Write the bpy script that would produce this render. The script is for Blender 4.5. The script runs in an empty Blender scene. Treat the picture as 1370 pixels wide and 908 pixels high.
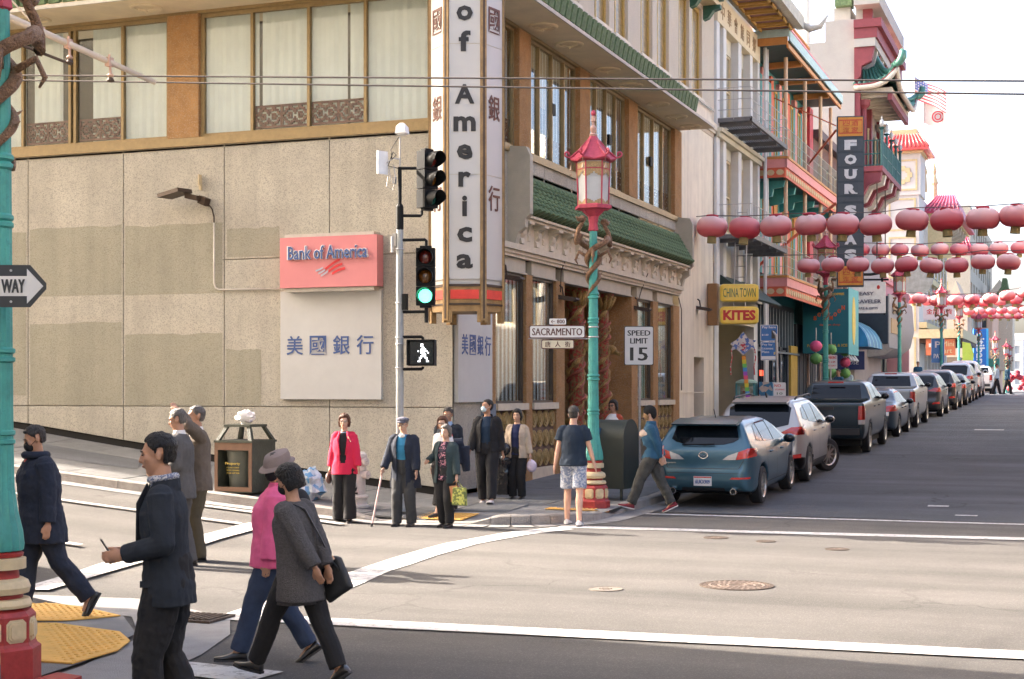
import bpy, bmesh, math, random
from mathutils import Vector, Matrix, noise
random.seed(7)
R = math.radians
SC = bpy.context.scene
COL = SC.collection
# ------------------------------------------------------------------ camera
YAW = math.atan2(.3557, .9346)
cam_d = bpy.data.cameras.new('camera')
cam = bpy.data.objects.new('camera', cam_d)
COL.objects.link(cam)
cam_d.sensor_width = 36.0
cam_d.lens = 52.55
cam_d.shift_y = 68/1370
cam_d.clip_start = .1
cam_d.clip_end = 3000
cam.location = (0, 0, 2)
cam.rotation_euler = (math.pi/2, 0, YAW)
SC.camera = cam
# ------------------------------------------------------------------ light
SUN_EL, SUN_DX, SUN_DY = R(27), 1.0, -.085      # light travels towards +X, a little towards the camera
SC.world = bpy.data.worlds.new('World')
SC.world.use_nodes = True
wn = SC.world.node_tree
sky = wn.nodes.new('ShaderNodeTexSky')
sky.sky_type = 'NISHITA'
sky.sun_disc = False
sky.sun_elevation = SUN_EL
sky.sun_rotation = math.atan2(-SUN_DX, -SUN_DY) 
sky.altitude = 50
sky.air_density = .65
sky.dust_density = 6.5
sky.ozone_density = 0
bg = wn.nodes['Background']
bg.inputs['Strength'].default_value = .15
wn.links.new(sky.outputs[0], bg.inputs[0])
sd = bpy.data.lights.new('sun', 'SUN')
sd.energy = 3.5
sd.angle = R(.5)
sd.color = (1.0, .885, .76)
sun = bpy.data.objects.new('sun', sd)
COL.objects.link(sun)
dv = Vector((SUN_DX, SUN_DY, 0)).normalized()*math.cos(SUN_EL) + Vector((0, 0, -math.sin(SUN_EL)))
sun.rotation_euler = dv.to_track_quat('-Z', 'Y').to_euler()
sun.location = (-60, 5, 40)
SC.view_settings.view_transform = 'Standard'
SC.view_settings.look = 'None'
SC.view_settings.gamma = 1
SC.view_settings.exposure = 2.66
SC.cycles.max_bounces = 8
SC.cycles.caustics_reflective = False
SC.cycles.caustics_refractive = False
# ------------------------------------------------------------------ materials
MATS = {}
def mat(name, col, rough=.7, metal=0, var=.12, vs=6, bump=0, bs=60, emit=None, es=0, spec=.5, spk=None, coat=0, trans=0, stretch=None, dirt=0, wear=None, streak=0):
    """Principled surface: base colour broken up by noise, fine relief from a bump"""
    if name in MATS: return MATS[name]
    m = bpy.data.materials.new(name); m.use_nodes = True
    nt = m.node_tree; N = nt.nodes; L = nt.links
    b = N['Principled BSDF']
    b.inputs['Roughness'].default_value = rough
    b.inputs['Metallic'].default_value = metal
    b.inputs['Specular IOR Level'].default_value = spec
    if coat: b.inputs['Coat Weight'].default_value = coat; b.inputs['Coat Roughness'].default_value = .05
    if trans: b.inputs['Transmission Weight'].default_value = trans
    tc = N.new('ShaderNodeTexCoord'); src = tc.outputs['Object']
    if stretch:
        mp = N.new('ShaderNodeMapping'); mp.inputs['Scale'].default_value = stretch
        L.new(src, mp.inputs[0]); src = mp.outputs[0]
    c = Vector(col[:3])
    last = None
    if var:
        n = N.new('ShaderNodeTexNoise'); n.inputs['Scale'].default_value = vs; n.inputs['Detail'].default_value = 6
        n.inputs['Roughness'].default_value = .65
        L.new(src, n.inputs['Vector'])
        r = N.new('ShaderNodeValToRGB')
        r.color_ramp.elements[0].position = .3; r.color_ramp.elements[1].position = .7
        r.color_ramp.elements[0].color = (*[min(1, v*(1-var)) for v in c], 1)
        r.color_ramp.elements[1].color = (*[min(1, v*(1+var)) for v in c], 1)
        L.new(n.outputs[0], r.inputs[0]); last = r.outputs[0]
    if spk:      # speckle: (scale, colour, threshold, softness)
        v = N.new('ShaderNodeTexVoronoi'); v.inputs['Scale'].default_value = spk[0]
        L.new(tc.outputs['Object'], v.inputs['Vector'])
        n2 = N.new('ShaderNodeSeparateColor'); L.new(v.outputs['Color'], n2.inputs[0])
        mr = N.new('ShaderNodeMapRange'); mr.inputs[1].default_value = spk[2]; mr.inputs[2].default_value = spk[2]+spk[3]
        L.new(n2.outputs[0], mr.inputs[0])
        mx = N.new('ShaderNodeMix'); mx.data_type = 'RGBA'
        L.new(mr.outputs[0], mx.inputs[0])
        if last: L.new(last, mx.inputs[6])
        else: mx.inputs[6].default_value = (*c, 1)
        mx.inputs[7].default_value = (*spk[1], 1); last = mx.outputs[2]
    if dirt:     # big irregular stains
        n3 = N.new('ShaderNodeTexNoise'); n3.inputs['Scale'].default_value = .55; n3.inputs['Detail'].default_value = 8
        n3.inputs['Roughness'].default_value = .7
        L.new(tc.outputs['Object'], n3.inputs['Vector'])
        mr = N.new('ShaderNodeMapRange'); mr.inputs[1].default_value = .42; mr.inputs[2].default_value = .68
        mr.inputs[3].default_value = 1; mr.inputs[4].default_value = 1-dirt
        L.new(n3.outputs[0], mr.inputs[0])
        mx = N.new('ShaderNodeVectorMath'); mx.operation = 'SCALE'
        if last: L.new(last, mx.inputs[0])
        else: mx.inputs[0].default_value = c
        L.new(mr.outputs[0], mx.inputs['Scale']); last = mx.outputs[0]
    if wear:     # paint worn through to the surface below
        n4 = N.new('ShaderNodeTexNoise'); n4.inputs['Scale'].default_value = 7; n4.inputs['Detail'].default_value = 10; n4.inputs['Roughness'].default_value = .8; L.new(tc.outputs['Object'], n4.inputs['Vector'])
        mr = N.new('ShaderNodeMapRange'); mr.inputs[1].default_value = .53; mr.inputs[2].default_value = .60; mr.inputs[4].default_value = .85; L.new(n4.outputs[0], mr.inputs[0])
        mx = N.new('ShaderNodeMix'); mx.data_type = 'RGBA'; L.new(mr.outputs[0], mx.inputs[0]); L.new(last, mx.inputs[6]); mx.inputs[7].default_value = (*wear, 1); last = mx.outputs[2]
    if streak:   # rain streaks running down
        mp = N.new('ShaderNodeMapping'); mp.inputs['Scale'].default_value = (3.5, 3.5, .25); L.new(tc.outputs['Object'], mp.inputs[0]); n5 = N.new('ShaderNodeTexNoise'); n5.inputs['Scale'].default_value = 1; n5.inputs['Detail'].default_value = 7; L.new(mp.outputs[0], n5.inputs['Vector'])
        mr = N.new('ShaderNodeMapRange'); mr.inputs[1].default_value = .4; mr.inputs[2].default_value = .7; mr.inputs[3].default_value = 1; mr.inputs[4].default_value = 1-streak; L.new(n5.outputs[0], mr.inputs[0])
        sc = N.new('ShaderNodeVectorMath'); sc.operation = 'SCALE'; L.new(last, sc.inputs[0]); L.new(mr.outputs[0], sc.inputs['Scale']); last = sc.outputs[0]
    if last: L.new(last, b.inputs['Base Color'])
    else: b.inputs['Base Color'].default_value = (*c, 1)
    if bump:
        n = N.new('ShaderNodeTexNoise'); n.inputs['Scale'].default_value = bs; n.inputs['Detail'].default_value = 3
        L.new(src, n.inputs['Vector'])
        bp = N.new('ShaderNodeBump'); bp.inputs['Strength'].default_value = min(1, bump*4); bp.inputs['Distance'].default_value = bump*.05
        L.new(n.outputs[0], bp.inputs['Height']); L.new(bp.outputs[0], b.inputs['Normal'])
    if emit:
        b.inputs['Emission Color'].default_value = (*emit, 1); b.inputs['Emission Strength'].default_value = es
    MATS[name] = m
    return m
# ------------------------------------------------------------------ mesh helper
def asphalt(name, col, agg, crack):
    """aggregate grains, broad tonal patches, darker wheel tracks and hairline cracks"""
    m = mat(name, col, .92, var=.10, vs=.45, bump=.8, bs=230, spk=(120, agg, .80, .12), dirt=.16)
    nt = m.node_tree; N = nt.nodes; L = nt.links; b = N['Principled BSDF']; prev = b.inputs['Base Color'].links[0].from_socket
    tc = N.new('ShaderNodeTexCoord'); nz = N.new('ShaderNodeTexNoise'); nz.inputs['Scale'].default_value = .9; nz.inputs['Detail'].default_value = 5; L.new(tc.outputs['Object'], nz.inputs[0])
    ad = N.new('ShaderNodeVectorMath'); ad.operation = 'MULTIPLY_ADD'; L.new(nz.outputs['Color'], ad.inputs[0]); ad.inputs[1].default_value = (1.4,)*3; L.new(tc.outputs['Object'], ad.inputs[2])
    vo = N.new('ShaderNodeTexVoronoi'); vo.feature = 'DISTANCE_TO_EDGE'; vo.inputs['Scale'].default_value = .28; L.new(ad.outputs[0], vo.inputs['Vector'])
    r1 = N.new('ShaderNodeMapRange'); r1.inputs[1].default_value = .0; r1.inputs[2].default_value = .009; r1.inputs[3].default_value = 1; r1.inputs[4].default_value = 0; L.new(vo.outputs['Distance'], r1.inputs[0])
    n2 = N.new('ShaderNodeTexNoise'); n2.inputs['Scale'].default_value = .25; L.new(tc.outputs['Object'], n2.inputs[0]); r2 = N.new('ShaderNodeMapRange'); r2.inputs[1].default_value = .48; r2.inputs[2].default_value = .62; r2.inputs[4].default_value = crack; L.new(n2.outputs[0], r2.inputs[0])
    mu = N.new('ShaderNodeMath'); mu.operation = 'MULTIPLY'; L.new(r1.outputs[0], mu.inputs[0]); L.new(r2.outputs[0], mu.inputs[1])
    mx = N.new('ShaderNodeMix'); mx.data_type = 'RGBA'; L.new(mu.outputs[0], mx.inputs[0]); L.new(prev, mx.inputs[6]); mx.inputs[7].default_value = (.06,.055,.05,1)
    mp = N.new('ShaderNodeMapping'); mp.inputs['Scale'].default_value = (.09,1.1,1); L.new(tc.outputs['Object'], mp.inputs[0]); n3 = N.new('ShaderNodeTexNoise'); n3.inputs['Scale'].default_value = 1.0; n3.inputs['Detail'].default_value = 4; L.new(mp.outputs[0], n3.inputs[0])
    r3 = N.new('ShaderNodeMapRange'); r3.inputs[1].default_value = .35; r3.inputs[2].default_value = .7; r3.inputs[3].default_value = 1.10; r3.inputs[4].default_value = .76; L.new(n3.outputs[0], r3.inputs[0])
    sc = N.new('ShaderNodeVectorMath'); sc.operation = 'SCALE'; L.new(mx.outputs[2], sc.inputs[0]); L.new(r3.outputs[0], sc.inputs['Scale']); L.new(sc.outputs[0], b.inputs['Base Color'])
    return m
WL = {}
class MB:
    def __init__(s): s.v = []; s.f = []; s.m = []
    def add(s, vs, fs, mi=0):
        o = len(s.v); s.v += [Vector(p) for p in vs]
        for f in fs: s.f.append([i+o for i in f]); s.m.append(mi)
        return s
    def box(s, x0, x1, y0, y1, z0, z1, mi=0):
        if x0 > x1: x0, x1 = x1, x0
        if y0 > y1: y0, y1 = y1, y0
        if z0 > z1: z0, z1 = z1, z0
        return s.add([(x0,y0,z0),(x1,y0,z0),(x1,y1,z0),(x0,y1,z0),(x0,y0,z1),(x1,y0,z1),(x1,y1,z1),(x0,y1,z1)],
              [(0,3,2,1),(4,5,6,7),(0,1,5,4),(1,2,6,5),(2,3,7,6),(3,0,4,7)], mi)
    def obox(s, c, ax, ay, az, mi=0):
        """oriented box: centre and three half-axis vectors"""
        c = Vector(c); ax = Vector(ax); ay = Vector(ay); az = Vector(az)
        return s.add([c-ax-ay-az, c+ax-ay-az, c+ax+ay-az, c-ax+ay-az, c-ax-ay+az, c+ax-ay+az, c+ax+ay+az, c-ax+ay+az],
              [(0,3,2,1),(4,5,6,7),(0,1,5,4),(1,2,6,5),(2,3,7,6),(3,0,4,7)], mi)
    def rings(s, rs, mi=0, cap=True, closed=False):
        n = len(rs[0]); o = len(s.v)
        for r in rs: s.v += [Vector(p) for p in r]
        k = len(rs)
        for i in range(k-1 if not closed else k):
            a = o+i*n; b = o+((i+1) % k)*n
            for j in range(n):
                j2 = (j+1) % n
                s.f.append([a+j, a+j2, b+j2, b+j]); s.m.append(mi)
        if cap and not closed:
            s.f.append([o+j for j in reversed(range(n))]); s.m.append(mi)
            s.f.append([o+(k-1)*n+j for j in range(n)]); s.m.append(mi)
        return s
    def tube(s, pts, rad, n=8, mi=0, cap=True, flat=1, up=None):
        pts = [Vector(p) for p in pts]
        if not isinstance(rad, (list, tuple)): rad = [rad]*len(pts)
        rs = []; prev = None
        for i, p in enumerate(pts):
            t = (pts[min(i+1, len(pts)-1)] - pts[max(i-1, 0)]).normalized()
            if prev is None:
                a = Vector(up) if up else (Vector((0,0,1)) if abs(t.z) < .9 else Vector((1,0,0)))
                u = (a - t*a.dot(t)).normalized()
            else: u = (prev - t*prev.dot(t)).normalized()
            prev = u; w = t.cross(u)
            rs.append([p + (u*math.cos(2*math.pi*j/n)*flat + w*math.sin(2*math.pi*j/n))*rad[i] for j in range(n)])
        return s.rings(rs, mi, cap)
    def cyl(s, p0, p1, r0, r1=None, n=12, mi=0): return s.tube([p0, p1], [r0, r0 if r1 is None else r1], n, mi)
    def lathe(s, c, prof, n=16, mi=0, rot=0, sx=1, sy=1):
        c = Vector(c)
        return s.rings([[c+Vector((r*sx*math.cos(rot+2*math.pi*j/n), r*sy*math.sin(rot+2*math.pi*j/n), z)) for j in range(n)] for r, z in prof], mi)
    def ell(s, c, r, n=12, k=8, mi=0, mtx=None):
        c = Vector(c); rs = []
        for i in range(1, k):
            a = math.pi*i/k
            ring = [Vector((r[0]*math.sin(a)*math.cos(2*math.pi*j/n), r[1]*math.sin(a)*math.sin(2*math.pi*j/n), -r[2]*math.cos(a))) for j in range(n)]
            rs.append([c + ((mtx @ p) if mtx else p) for p in ring])
        o = len(s.v); s.rings(rs, mi, cap=False)
        bot = len(s.v); q = Vector((0,0,-r[2])); s.v.append(c + ((mtx @ q) if mtx else q)); q = Vector((0,0,r[2])); s.v.append(c + ((mtx @ q) if mtx else q))
        for j in range(n):
            s.f.append([bot, o+(j+1) % n, o+j]); s.m.append(mi)
            s.f.append([bot+1, o+(k-2)*n+j, o+(k-2)*n+(j+1) % n]); s.m.append(mi)
        return s
    def prism(s, poly, axis, d0, d1, mi=0):
        """polygon in the two other axes, extruded along axis between d0 and d1"""
        def P(a, b, d): return {'x': (d, a, b), 'y': (a, d, b), 'z': (a, b, d)}[axis]
        n = len(poly)
        return s.add([P(a, b, d0) for a, b in poly]+[P(a, b, d1) for a, b in poly],
              [list(range(n)), [n+i for i in reversed(range(n))]]+[[i, n+i, n+(i+1) % n, (i+1) % n] for i in range(n)], mi)
    def mesh(s, name, mats, off=(0,0,0), smooth=False, fix=True):
        off = Vector(off)
        me = bpy.data.meshes.new(name)
        me.from_pydata([tuple(p-off) for p in s.v], [], s.f)
        for m in (mats if isinstance(mats, (list, tuple)) else [mats]): me.materials.append(m)
        if len(me.materials) > 1: me.polygons.foreach_set('material_index', s.m)
        if fix:
            bm = bmesh.new(); bm.from_mesh(me); bmesh.ops.recalc_face_normals(bm, faces=bm.faces); bm.to_mesh(me); bm.free()
        if smooth:
            me.polygons.foreach_set('use_smooth', [True]*len(me.polygons))
            if smooth is not True: me.set_sharp_from_angle(angle=R(smooth))
        me.update()
        return me
    def build(s, name, mats, parent=None, smooth=False, local=False):
        off = (0,0,0) if (local or parent is None) else WL.get(parent.name, Vector())
        return link(name, s.mesh(name, mats, off, smooth), parent, local)
def link(name, me, parent=None, local=False):
    o = bpy.data.objects.new(name, me); COL.objects.link(o)
    if parent: o.parent = parent; WL[o.name] = WL.get(parent.name, Vector())
    else: WL[o.name] = Vector()
    return o
def tag(o, label=None, cat=None, group=None, kind=None):
    if label: o['label'] = label
    if cat: o['category'] = cat
    if group: o['group'] = group
    if kind: o['kind'] = kind
    return o
def thing(name, label, cat, loc=(0,0,0), rz=0, group=None):
    o = bpy.data.objects.new(name, None); COL.objects.link(o)
    o.empty_display_size = .2
    o.location = loc; o.rotation_euler = (0, 0, rz); WL[o.name] = Vector(loc)
    return tag(o, label, cat, group)
def struct(name, mb, m, smooth=False): return tag(mb.build(name, m, None, smooth), kind='structure')
def solo(name, mb, m, label, cat, group=None, smooth=False): return tag(mb.build(name, m, None, smooth), label, cat, group)
def dup(root, loc, rz=None, label=None, mats=None):
    def cp(o, par):
        c = o.copy(); COL.objects.link(c)
        if par: c.parent = par; c.matrix_parent_inverse = o.matrix_parent_inverse.copy()
        if mats and c.type == 'MESH':
            for i, sl in enumerate(c.material_slots):
                if sl.material and sl.material.name in mats:
                    nn = sl.material.name; sl.link = 'OBJECT'; sl.material = mats[nn]
        for ch in o.children: cp(ch, c)
        return c
    r = cp(root, None); r.location = loc
    if rz is not None: r.rotation_euler = (0, 0, rz)
    if label: r['label'] = label
    WL[r.name] = Vector(loc)
    return r
TXT = {}
def text(body, c, u, v, w, h, m, parent, name='lettering', ext=.004, bold=0, scol=None, local=False):
    """flat lettering fitted into a w x h box centred on c; u is the reading direction, v is up"""
    cu = bpy.data.curves.new('t', 'FONT'); cu.body = body; cu.align_x = 'LEFT'; cu.offset = max(0, bold); cu.resolution_u = 2; cu.extrude = .01
    ob = bpy.data.objects.new('t', cu); COL.objects.link(ob)
    dg = bpy.context.evaluated_depsgraph_get()
    me = bpy.data.meshes.new_from_object(ob.evaluated_get(dg))
    bpy.data.objects.remove(ob); bpy.data.curves.remove(cu)
    me.materials.clear(); me.materials.append(m)
    xs = [p.co.x for p in me.vertices]; ys = [p.co.y for p in me.vertices]
    x0, x1, y0, y1 = min(xs), max(xs), min(ys), max(ys)
    sy = h/(y1-y0); sx = (w/(x1-x0)) if w else sy
    u = Vector(u).normalized(); v = Vector(v).normalized(); n = u.cross(v)
    off = Vector() if (local or parent is None) else WL.get(parent.name, Vector())
    c = Vector(c)-off
    for p in me.vertices:
        q = p.co; p.co = c + u*((q.x-(x0+x1)/2)*sx) + v*((q.y-(y0+y1)/2)*sy) + n*(q.z/.01*ext)
    if bold < 0:     # heavier strokes from shifted copies
        bm = bmesh.new(); bm.from_mesh(me); g0 = bm.verts[:]+bm.edges[:]+bm.faces[:]
        for k in (1, -1): r = bmesh.ops.duplicate(bm, geom=g0); bmesh.ops.translate(bm, verts=[e for e in r['geom'] if isinstance(e, bmesh.types.BMVert)], vec=u*k*-bold*h+n*.0003*k)
        bm.to_mesh(me); bm.free()
    me.name = name
    return link(name, me, parent)
def zg(y): return 0 if y < 25 else .0285*(min(y, 86)-25)
def zr(x, y):           # road surface
    z = zg(y)
    if x < -10.2: t = -10.2-x; z += (.075*t+.002*t*t) if y < 27 else 0
    return z
def zs(x, y):           # north-west sidewalk surface
    t = max(0, -10.2-x)
    return zr(x, y) + .14 + max(0, min(3.4, y-20.6))*.008*t
# ------------------------------------------------------------------ shared colours
M_asph = asphalt('asphalt', (.170,.160,.150), (.25,.235,.215), .5)
M_asph2 = asphalt('asphalt_dark', (.175,.183,.198), (.26,.265,.27), .6)
M_walk = mat('sidewalk_concrete', (.27,.265,.26), .9, var=.13, vs=3, bump=.4, bs=160, dirt=.15)
M_curb = mat('curb_concrete', (.42,.385,.35), .9, var=.18, vs=5, bump=.8, bs=60, dirt=.25)
M_gutter = mat('gutter_concrete', (.33,.32,.31), .9, var=.12, vs=4, bump=.4, bs=120, dirt=.2)
M_white = mat('road_paint', (.72,.70,.67), .7, var=.10, vs=9, bump=.3, bs=200, dirt=.12, spk=(26, (.42,.40,.37), .93, .03), wear=(.30,.28,.26))
M_yellow = mat('tactile_yellow', (.74,.42,.10), .75, var=.12, vs=7, dirt=.15)
M_black = mat('black_metal', (.007,.008,.009), .6, spec=.2, var=.2, vs=20)
M_steel = mat('galvanised_steel', (.42,.42,.42), .4, .6, var=.15, vs=30)
M_iron = mat('cast_iron', (.085,.06,.045), .7, .3, var=.3, vs=30, bump=.3)
M_teal = mat('teal_paint', (.065,.36,.31), .5, var=.22, vs=7, bump=.1, bs=40, dirt=.25, wear=(.05,.27,.24), streak=.2)
M_redp = mat('red_paint', (.34,.035,.03), .5, var=.2, vs=15, bump=.1, bs=40)
M_cream = mat('cream_paint', (.62,.50,.30), .55, var=.12, vs=12, bump=.1, bs=40)
M_pinkred = mat('faded_red_paint', (.42,.05,.085), .55, var=.2, vs=15)
M_bronze = mat('bronze', (.30,.175,.10), .5, .35, var=.4, vs=40, bump=1.2, bs=75)
M_frost = mat('frosted_glass', (.45,.47,.47), .35, var=.06)
M_rubber = mat('rubber', (.018,.018,.019), .85, var=.2)
M_chrome = mat('chrome', (.75,.74,.72), .15, 1, var=0)
M_stone = mat('cream_stone', (.60,.53,.41), .8, var=.1, vs=8, bump=.2, bs=60)
M_ftrim = mat('stone_trim', (.56,.52,.44), .8, var=.12, vs=10, bump=.2, bs=60, dirt=.15)
# ------------------------------------------------------------------ ground, kerbs, markings
def sheet(xs, ys, zf, off=0):
    b = MB(); n = len(xs)
    vs = [(x, y, zf(x, y)+off) for y in ys for x in xs]
    fs = [(j*n+i, j*n+i+1, (j+1)*n+i+1, (j+1)*n+i) for j in range(len(ys)-1) for i in range(n-1)]
    return b.add(vs, fs)
def fr(a, b, st):
    n = max(1, round((b-a)/st)); return [a+(b-a)*i/n for i in range(n+1)]
def zterr(x, y):
    t = min(45, max(0, -10.2-x)); z = zg(y)
    return z + (.075*t+.002*t*t)*(1 if y < 26 else max(0, 1-(y-26)/2))
struct('ground', sheet([-1500,-300,-90,-60]+fr(-45,-10.2,1.2)+[-7,-2,3,10,60,300,1500], [-600,-60,-10,5,9,12,15,18,21,24,25,26,27,28]+fr(32,86,6)+[120,200,500,1600], zterr, -.004), M_asph)
struct('grant_avenue_road', sheet([-7.0,-4,0,4.2], [23.75]+fr(25,86,3)+[130,260], lambda x, y: zg(y), .004), M_asph2)
def ramp(x, y):     # kerb height factor, dropping to almost nothing at the two kerb ramps
    d1 = max(0, abs(x+9.35)-.75)/.6 if y < 22.6 else 9
    d2 = max(0, abs(y-22.75)-.55)/.5 if x > -8.3 else 9
    f = min(1, min(d1, d2)); f = f*f*(3-2*f)
    inn = min(1, max(0, (y-20.6)/1.6 if y < 22.6 else (-6.95-x)/1.3))
    return min(1, .12 + .88*max(f, inn*.8))
def zw(x, y): return zr(x, y) + (zs(x, y)-zr(x, y))*ramp(x, y)
def kerb_path():
    p = [(x, 20.6) for x in fr(-46, -8.5, 1.55)]
    for k in range(1, 9):
        a = -math.pi/2 + k*math.pi/16
        p.append((-8.5+1.55*math.cos(a), 22.15+1.55*math.sin(a)))
    return p + [(-6.95, y) for y in fr(22.15, 118, 1.6)[1:]]
KP = kerb_path()
sw = MB()           # pavement slab body: under the paving slabs
def edge_in(x, y):
    """clip the pavement sheet to the rounded corner"""
    return x, y
pv = tag(thing('sidewalk', None, None), kind='structure')
for i in range(len(KP)-1):      # strip from the kerb back to the building line
    (xa, ya), (xb, yb) = KP[i], KP[i+1]
    def back(x, y):
        if x < -8.5: return x, 24.0
        if y > 22.15: return -10.3, y
        return None
    A, B = back(xa, ya), back(xb, yb)
    if A is None: A = (-8.5, 24) if i < len(fr(-46,-8.5,1.55)) else (-10.3, 22.15)
    if B is None: B = (-9.4, 23.1) if A[0] > -9.5 or A[1] > 23.5 else (-10.3, 22.15)
    if xa > -8.6 and yb <= 22.16: A = B = (-9.4, 23.1)
    for k in range(6):
        t0, t1 = k/6, (k+1)/6
        q = [(xa+(A[0]-xa)*t0, ya+(A[1]-ya)*t0), (xb+(B[0]-xb)*t0, yb+(B[1]-yb)*t0), (xb+(B[0]-xb)*t1, yb+(B[1]-yb)*t1), (xa+(A[0]-xa)*t1, ya+(A[1]-ya)*t1)]
        sw.add([(x, y, zw(x, y)-.012) for x, y in q], [(0,1,2,3)])
sw.add([(x, y, zw(x, y)-.012) for x, y in [(-8.5, 24), (-8.5,21.5), (-9.4, 23.1)]], [(0,1,2)])
sw.add([(x, y, zw(x, y)-.014) for x, y in [(-10.3,24.1), (-10.3,22.0), (-8.6,21.3), (-7.6,22.2), (-8.4,24.1)]], [(0,1,2,3,4)])
sw.build('paving_bed', M_walk, pv)
M_nwalk = mat('shaded_sidewalk', (.21,.21,.205), .9, var=.16, vs=2.5, bump=.4, bs=160, dirt=.2)  # darker copy of the walk concrete, the bank's shade put into its colour
def slab(x0, x1, y0, y1, seed):
    random.seed(seed); g = .012; dz = random.uniform(-.003, .004); b = MB()
    q = [(x0+g, y0+g), (x1-g, y0+g), (x1-g, y1-g), (x0+g, y1-g)]
    b.rings([[(x, y, zw(x, y)-.02) for x, y in q], [(x, y, zw(x, y)+dz-.001) for x, y in q],
             [(x+(.008 if j in (0,3) else -.008), y+(.008 if j < 2 else -.008), zw(x, y)+dz+.003) for j, (x, y) in enumerate(q)]])
    b.build('paving_slab', M_nwalk, pv)
for i, x in enumerate(fr(-22.5, -9.3, 1.1)[:-1]):
    for j in range(3):
        slab(x, x+1.1, 20.78+j*1.05, 20.78+(j+1)*1.05, i*7+j)
for i, y in enumerate(fr(24.0, 56, 1.1)[:-1]):
    for j in range(3): slab(-10.2+j*1.02, -10.2+(j+1)*1.02, y, y+1.1, i*7+j+999)
for x, y in ((-9.3,22.9), (-8.2, 22.9)): slab(x, x+1.08, y, y+1.05, int(x*10)+500)
slab(-9.3, -8.4, 21.83, 22.88, 5)
# kerb stones
kb = tag(thing('kerb', None, None), kind='structure')
def kerb_stone(a, b, w, zt, zb):
    (xa, ya), (xb, yb) = a, b; d = Vector((xb-xa, yb-ya, 0)); L_ = d.length; d.normalize(); n = Vector((-d.y, d.x, 0))
    rs = []
    for k, t in enumerate((.006/L_, .5, 1-.006/L_)):
        x, y = xa+(xb-xa)*t, ya+(yb-ya)*t; j = random.uniform(-.006, .006); top = zt(x, y)+.006+j*.4
        base = zb(x, y)-.1; o = Vector((x, y, 0))
        rs.append([o+n*w+Vector((0,0,base)), o+n*w+Vector((0,0,top)), o+n*.03+Vector((0,0,top)), o+Vector((0,0,top-.025+j)), o-n*.02+Vector((0,0,base))])
    MB().rings(rs).build('kerb_stone', M_curb, kb, smooth=30)
i = 0
while i < len(KP)-1:
    kerb_stone(KP[i], KP[i+1], .17, zw, zr); i += 1
# gutter strip under the north kerb
g = MB()
for i in range(len(KP)-1):
    (xa, ya), (xb, yb) = KP[i], KP[i+1]; d = Vector((xb-xa, yb-ya, 0)).normalized(); n = Vector((d.y, -d.x, 0))*.38
    q = [(xa, ya), (xa+n.x, ya+n.y), (xb+n.x, yb+n.y), (xb, yb)]
    if yb < 60: g.add([(x, y, zr(x, y)+.006) for x, y in q], [(0,1,2,3)])
struct('gutter', g, M_gutter)
# south-west corner, near the camera
def arc(cx, cy, r, a0, a1, n): return [(cx+r*math.cos(a0+(a1-a0)*k/n), cy+r*math.sin(a0+(a1-a0)*k/n)) for k in range(n+1)]
def flat(poly, z, name, m, th=.0, zf=zr):
    b = MB(); n = len(poly)
    if th: b.rings([[(x, y, zf(x, y)+z-th) for x, y in poly], [(x, y, zf(x, y)+z) for x, y in poly]])
    else: b.add([(x, y, zf(x, y)+z) for x, y in poly], [list(range(n))])
    return struct(name, b, m)
flat([(-46,11.5),(-30,11.5),(-20,11.5),(-10.2,11.9)]+[(-9.2,12.0),(-8.4,12.1),(-7.5,11.65),(-6.9,11.25),(-6.5,10.6),(-6.2,9.7),(-6.05,8.9),(-6.0,7),(-6,-20),(-6.6,-20),(-6.6,7.5),(-6.75,9),(-7.1,10.2),(-7.8,11.1),(-8.6,11.4),(-10.2,11.3),(-20,11.1),(-46,11.1)], .007, 'near_gutter', M_gutter)
def zc(x, y): return zr(x, y)+ .02 + .12*min(1, max(0, (math.hypot(x+10.4, y-7.6)*-1+3.4)/1.7))
inner = [(-46,11.2),(-20,11.2),(-10.2,11.4)]+[(-9.3,11.5),(-8.6,11.4),(-7.9,11.1),(-7.2,10.3),(-6.8,9.1),(-6.65,7.5),(-6.65,-20)]
b = MB(); core = [(-46,8.3),(-20,8.3),(-10.4,8.3),(-9.6,8.3),(-9.2,8.2),(-9,8),(-8.9,7.8),(-8.8,7.6),(-8.8,7),(-8.8,-20)]
for k in range(9):
    for s in range(4):
        q = [(inner[a][0]+(core[a][0]-inner[a][0])*t, inner[a][1]+(core[a][1]-inner[a][1])*t) for a, t in ((k, s/4), (k+1, s/4), (k+1, (s+1)/4), (k, (s+1)/4))]
        b.add([(x, y, zc(x, y)) for x, y in q], [(0,1,2,3)])
struct('near_sidewalk', b, M_walk, True)
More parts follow.
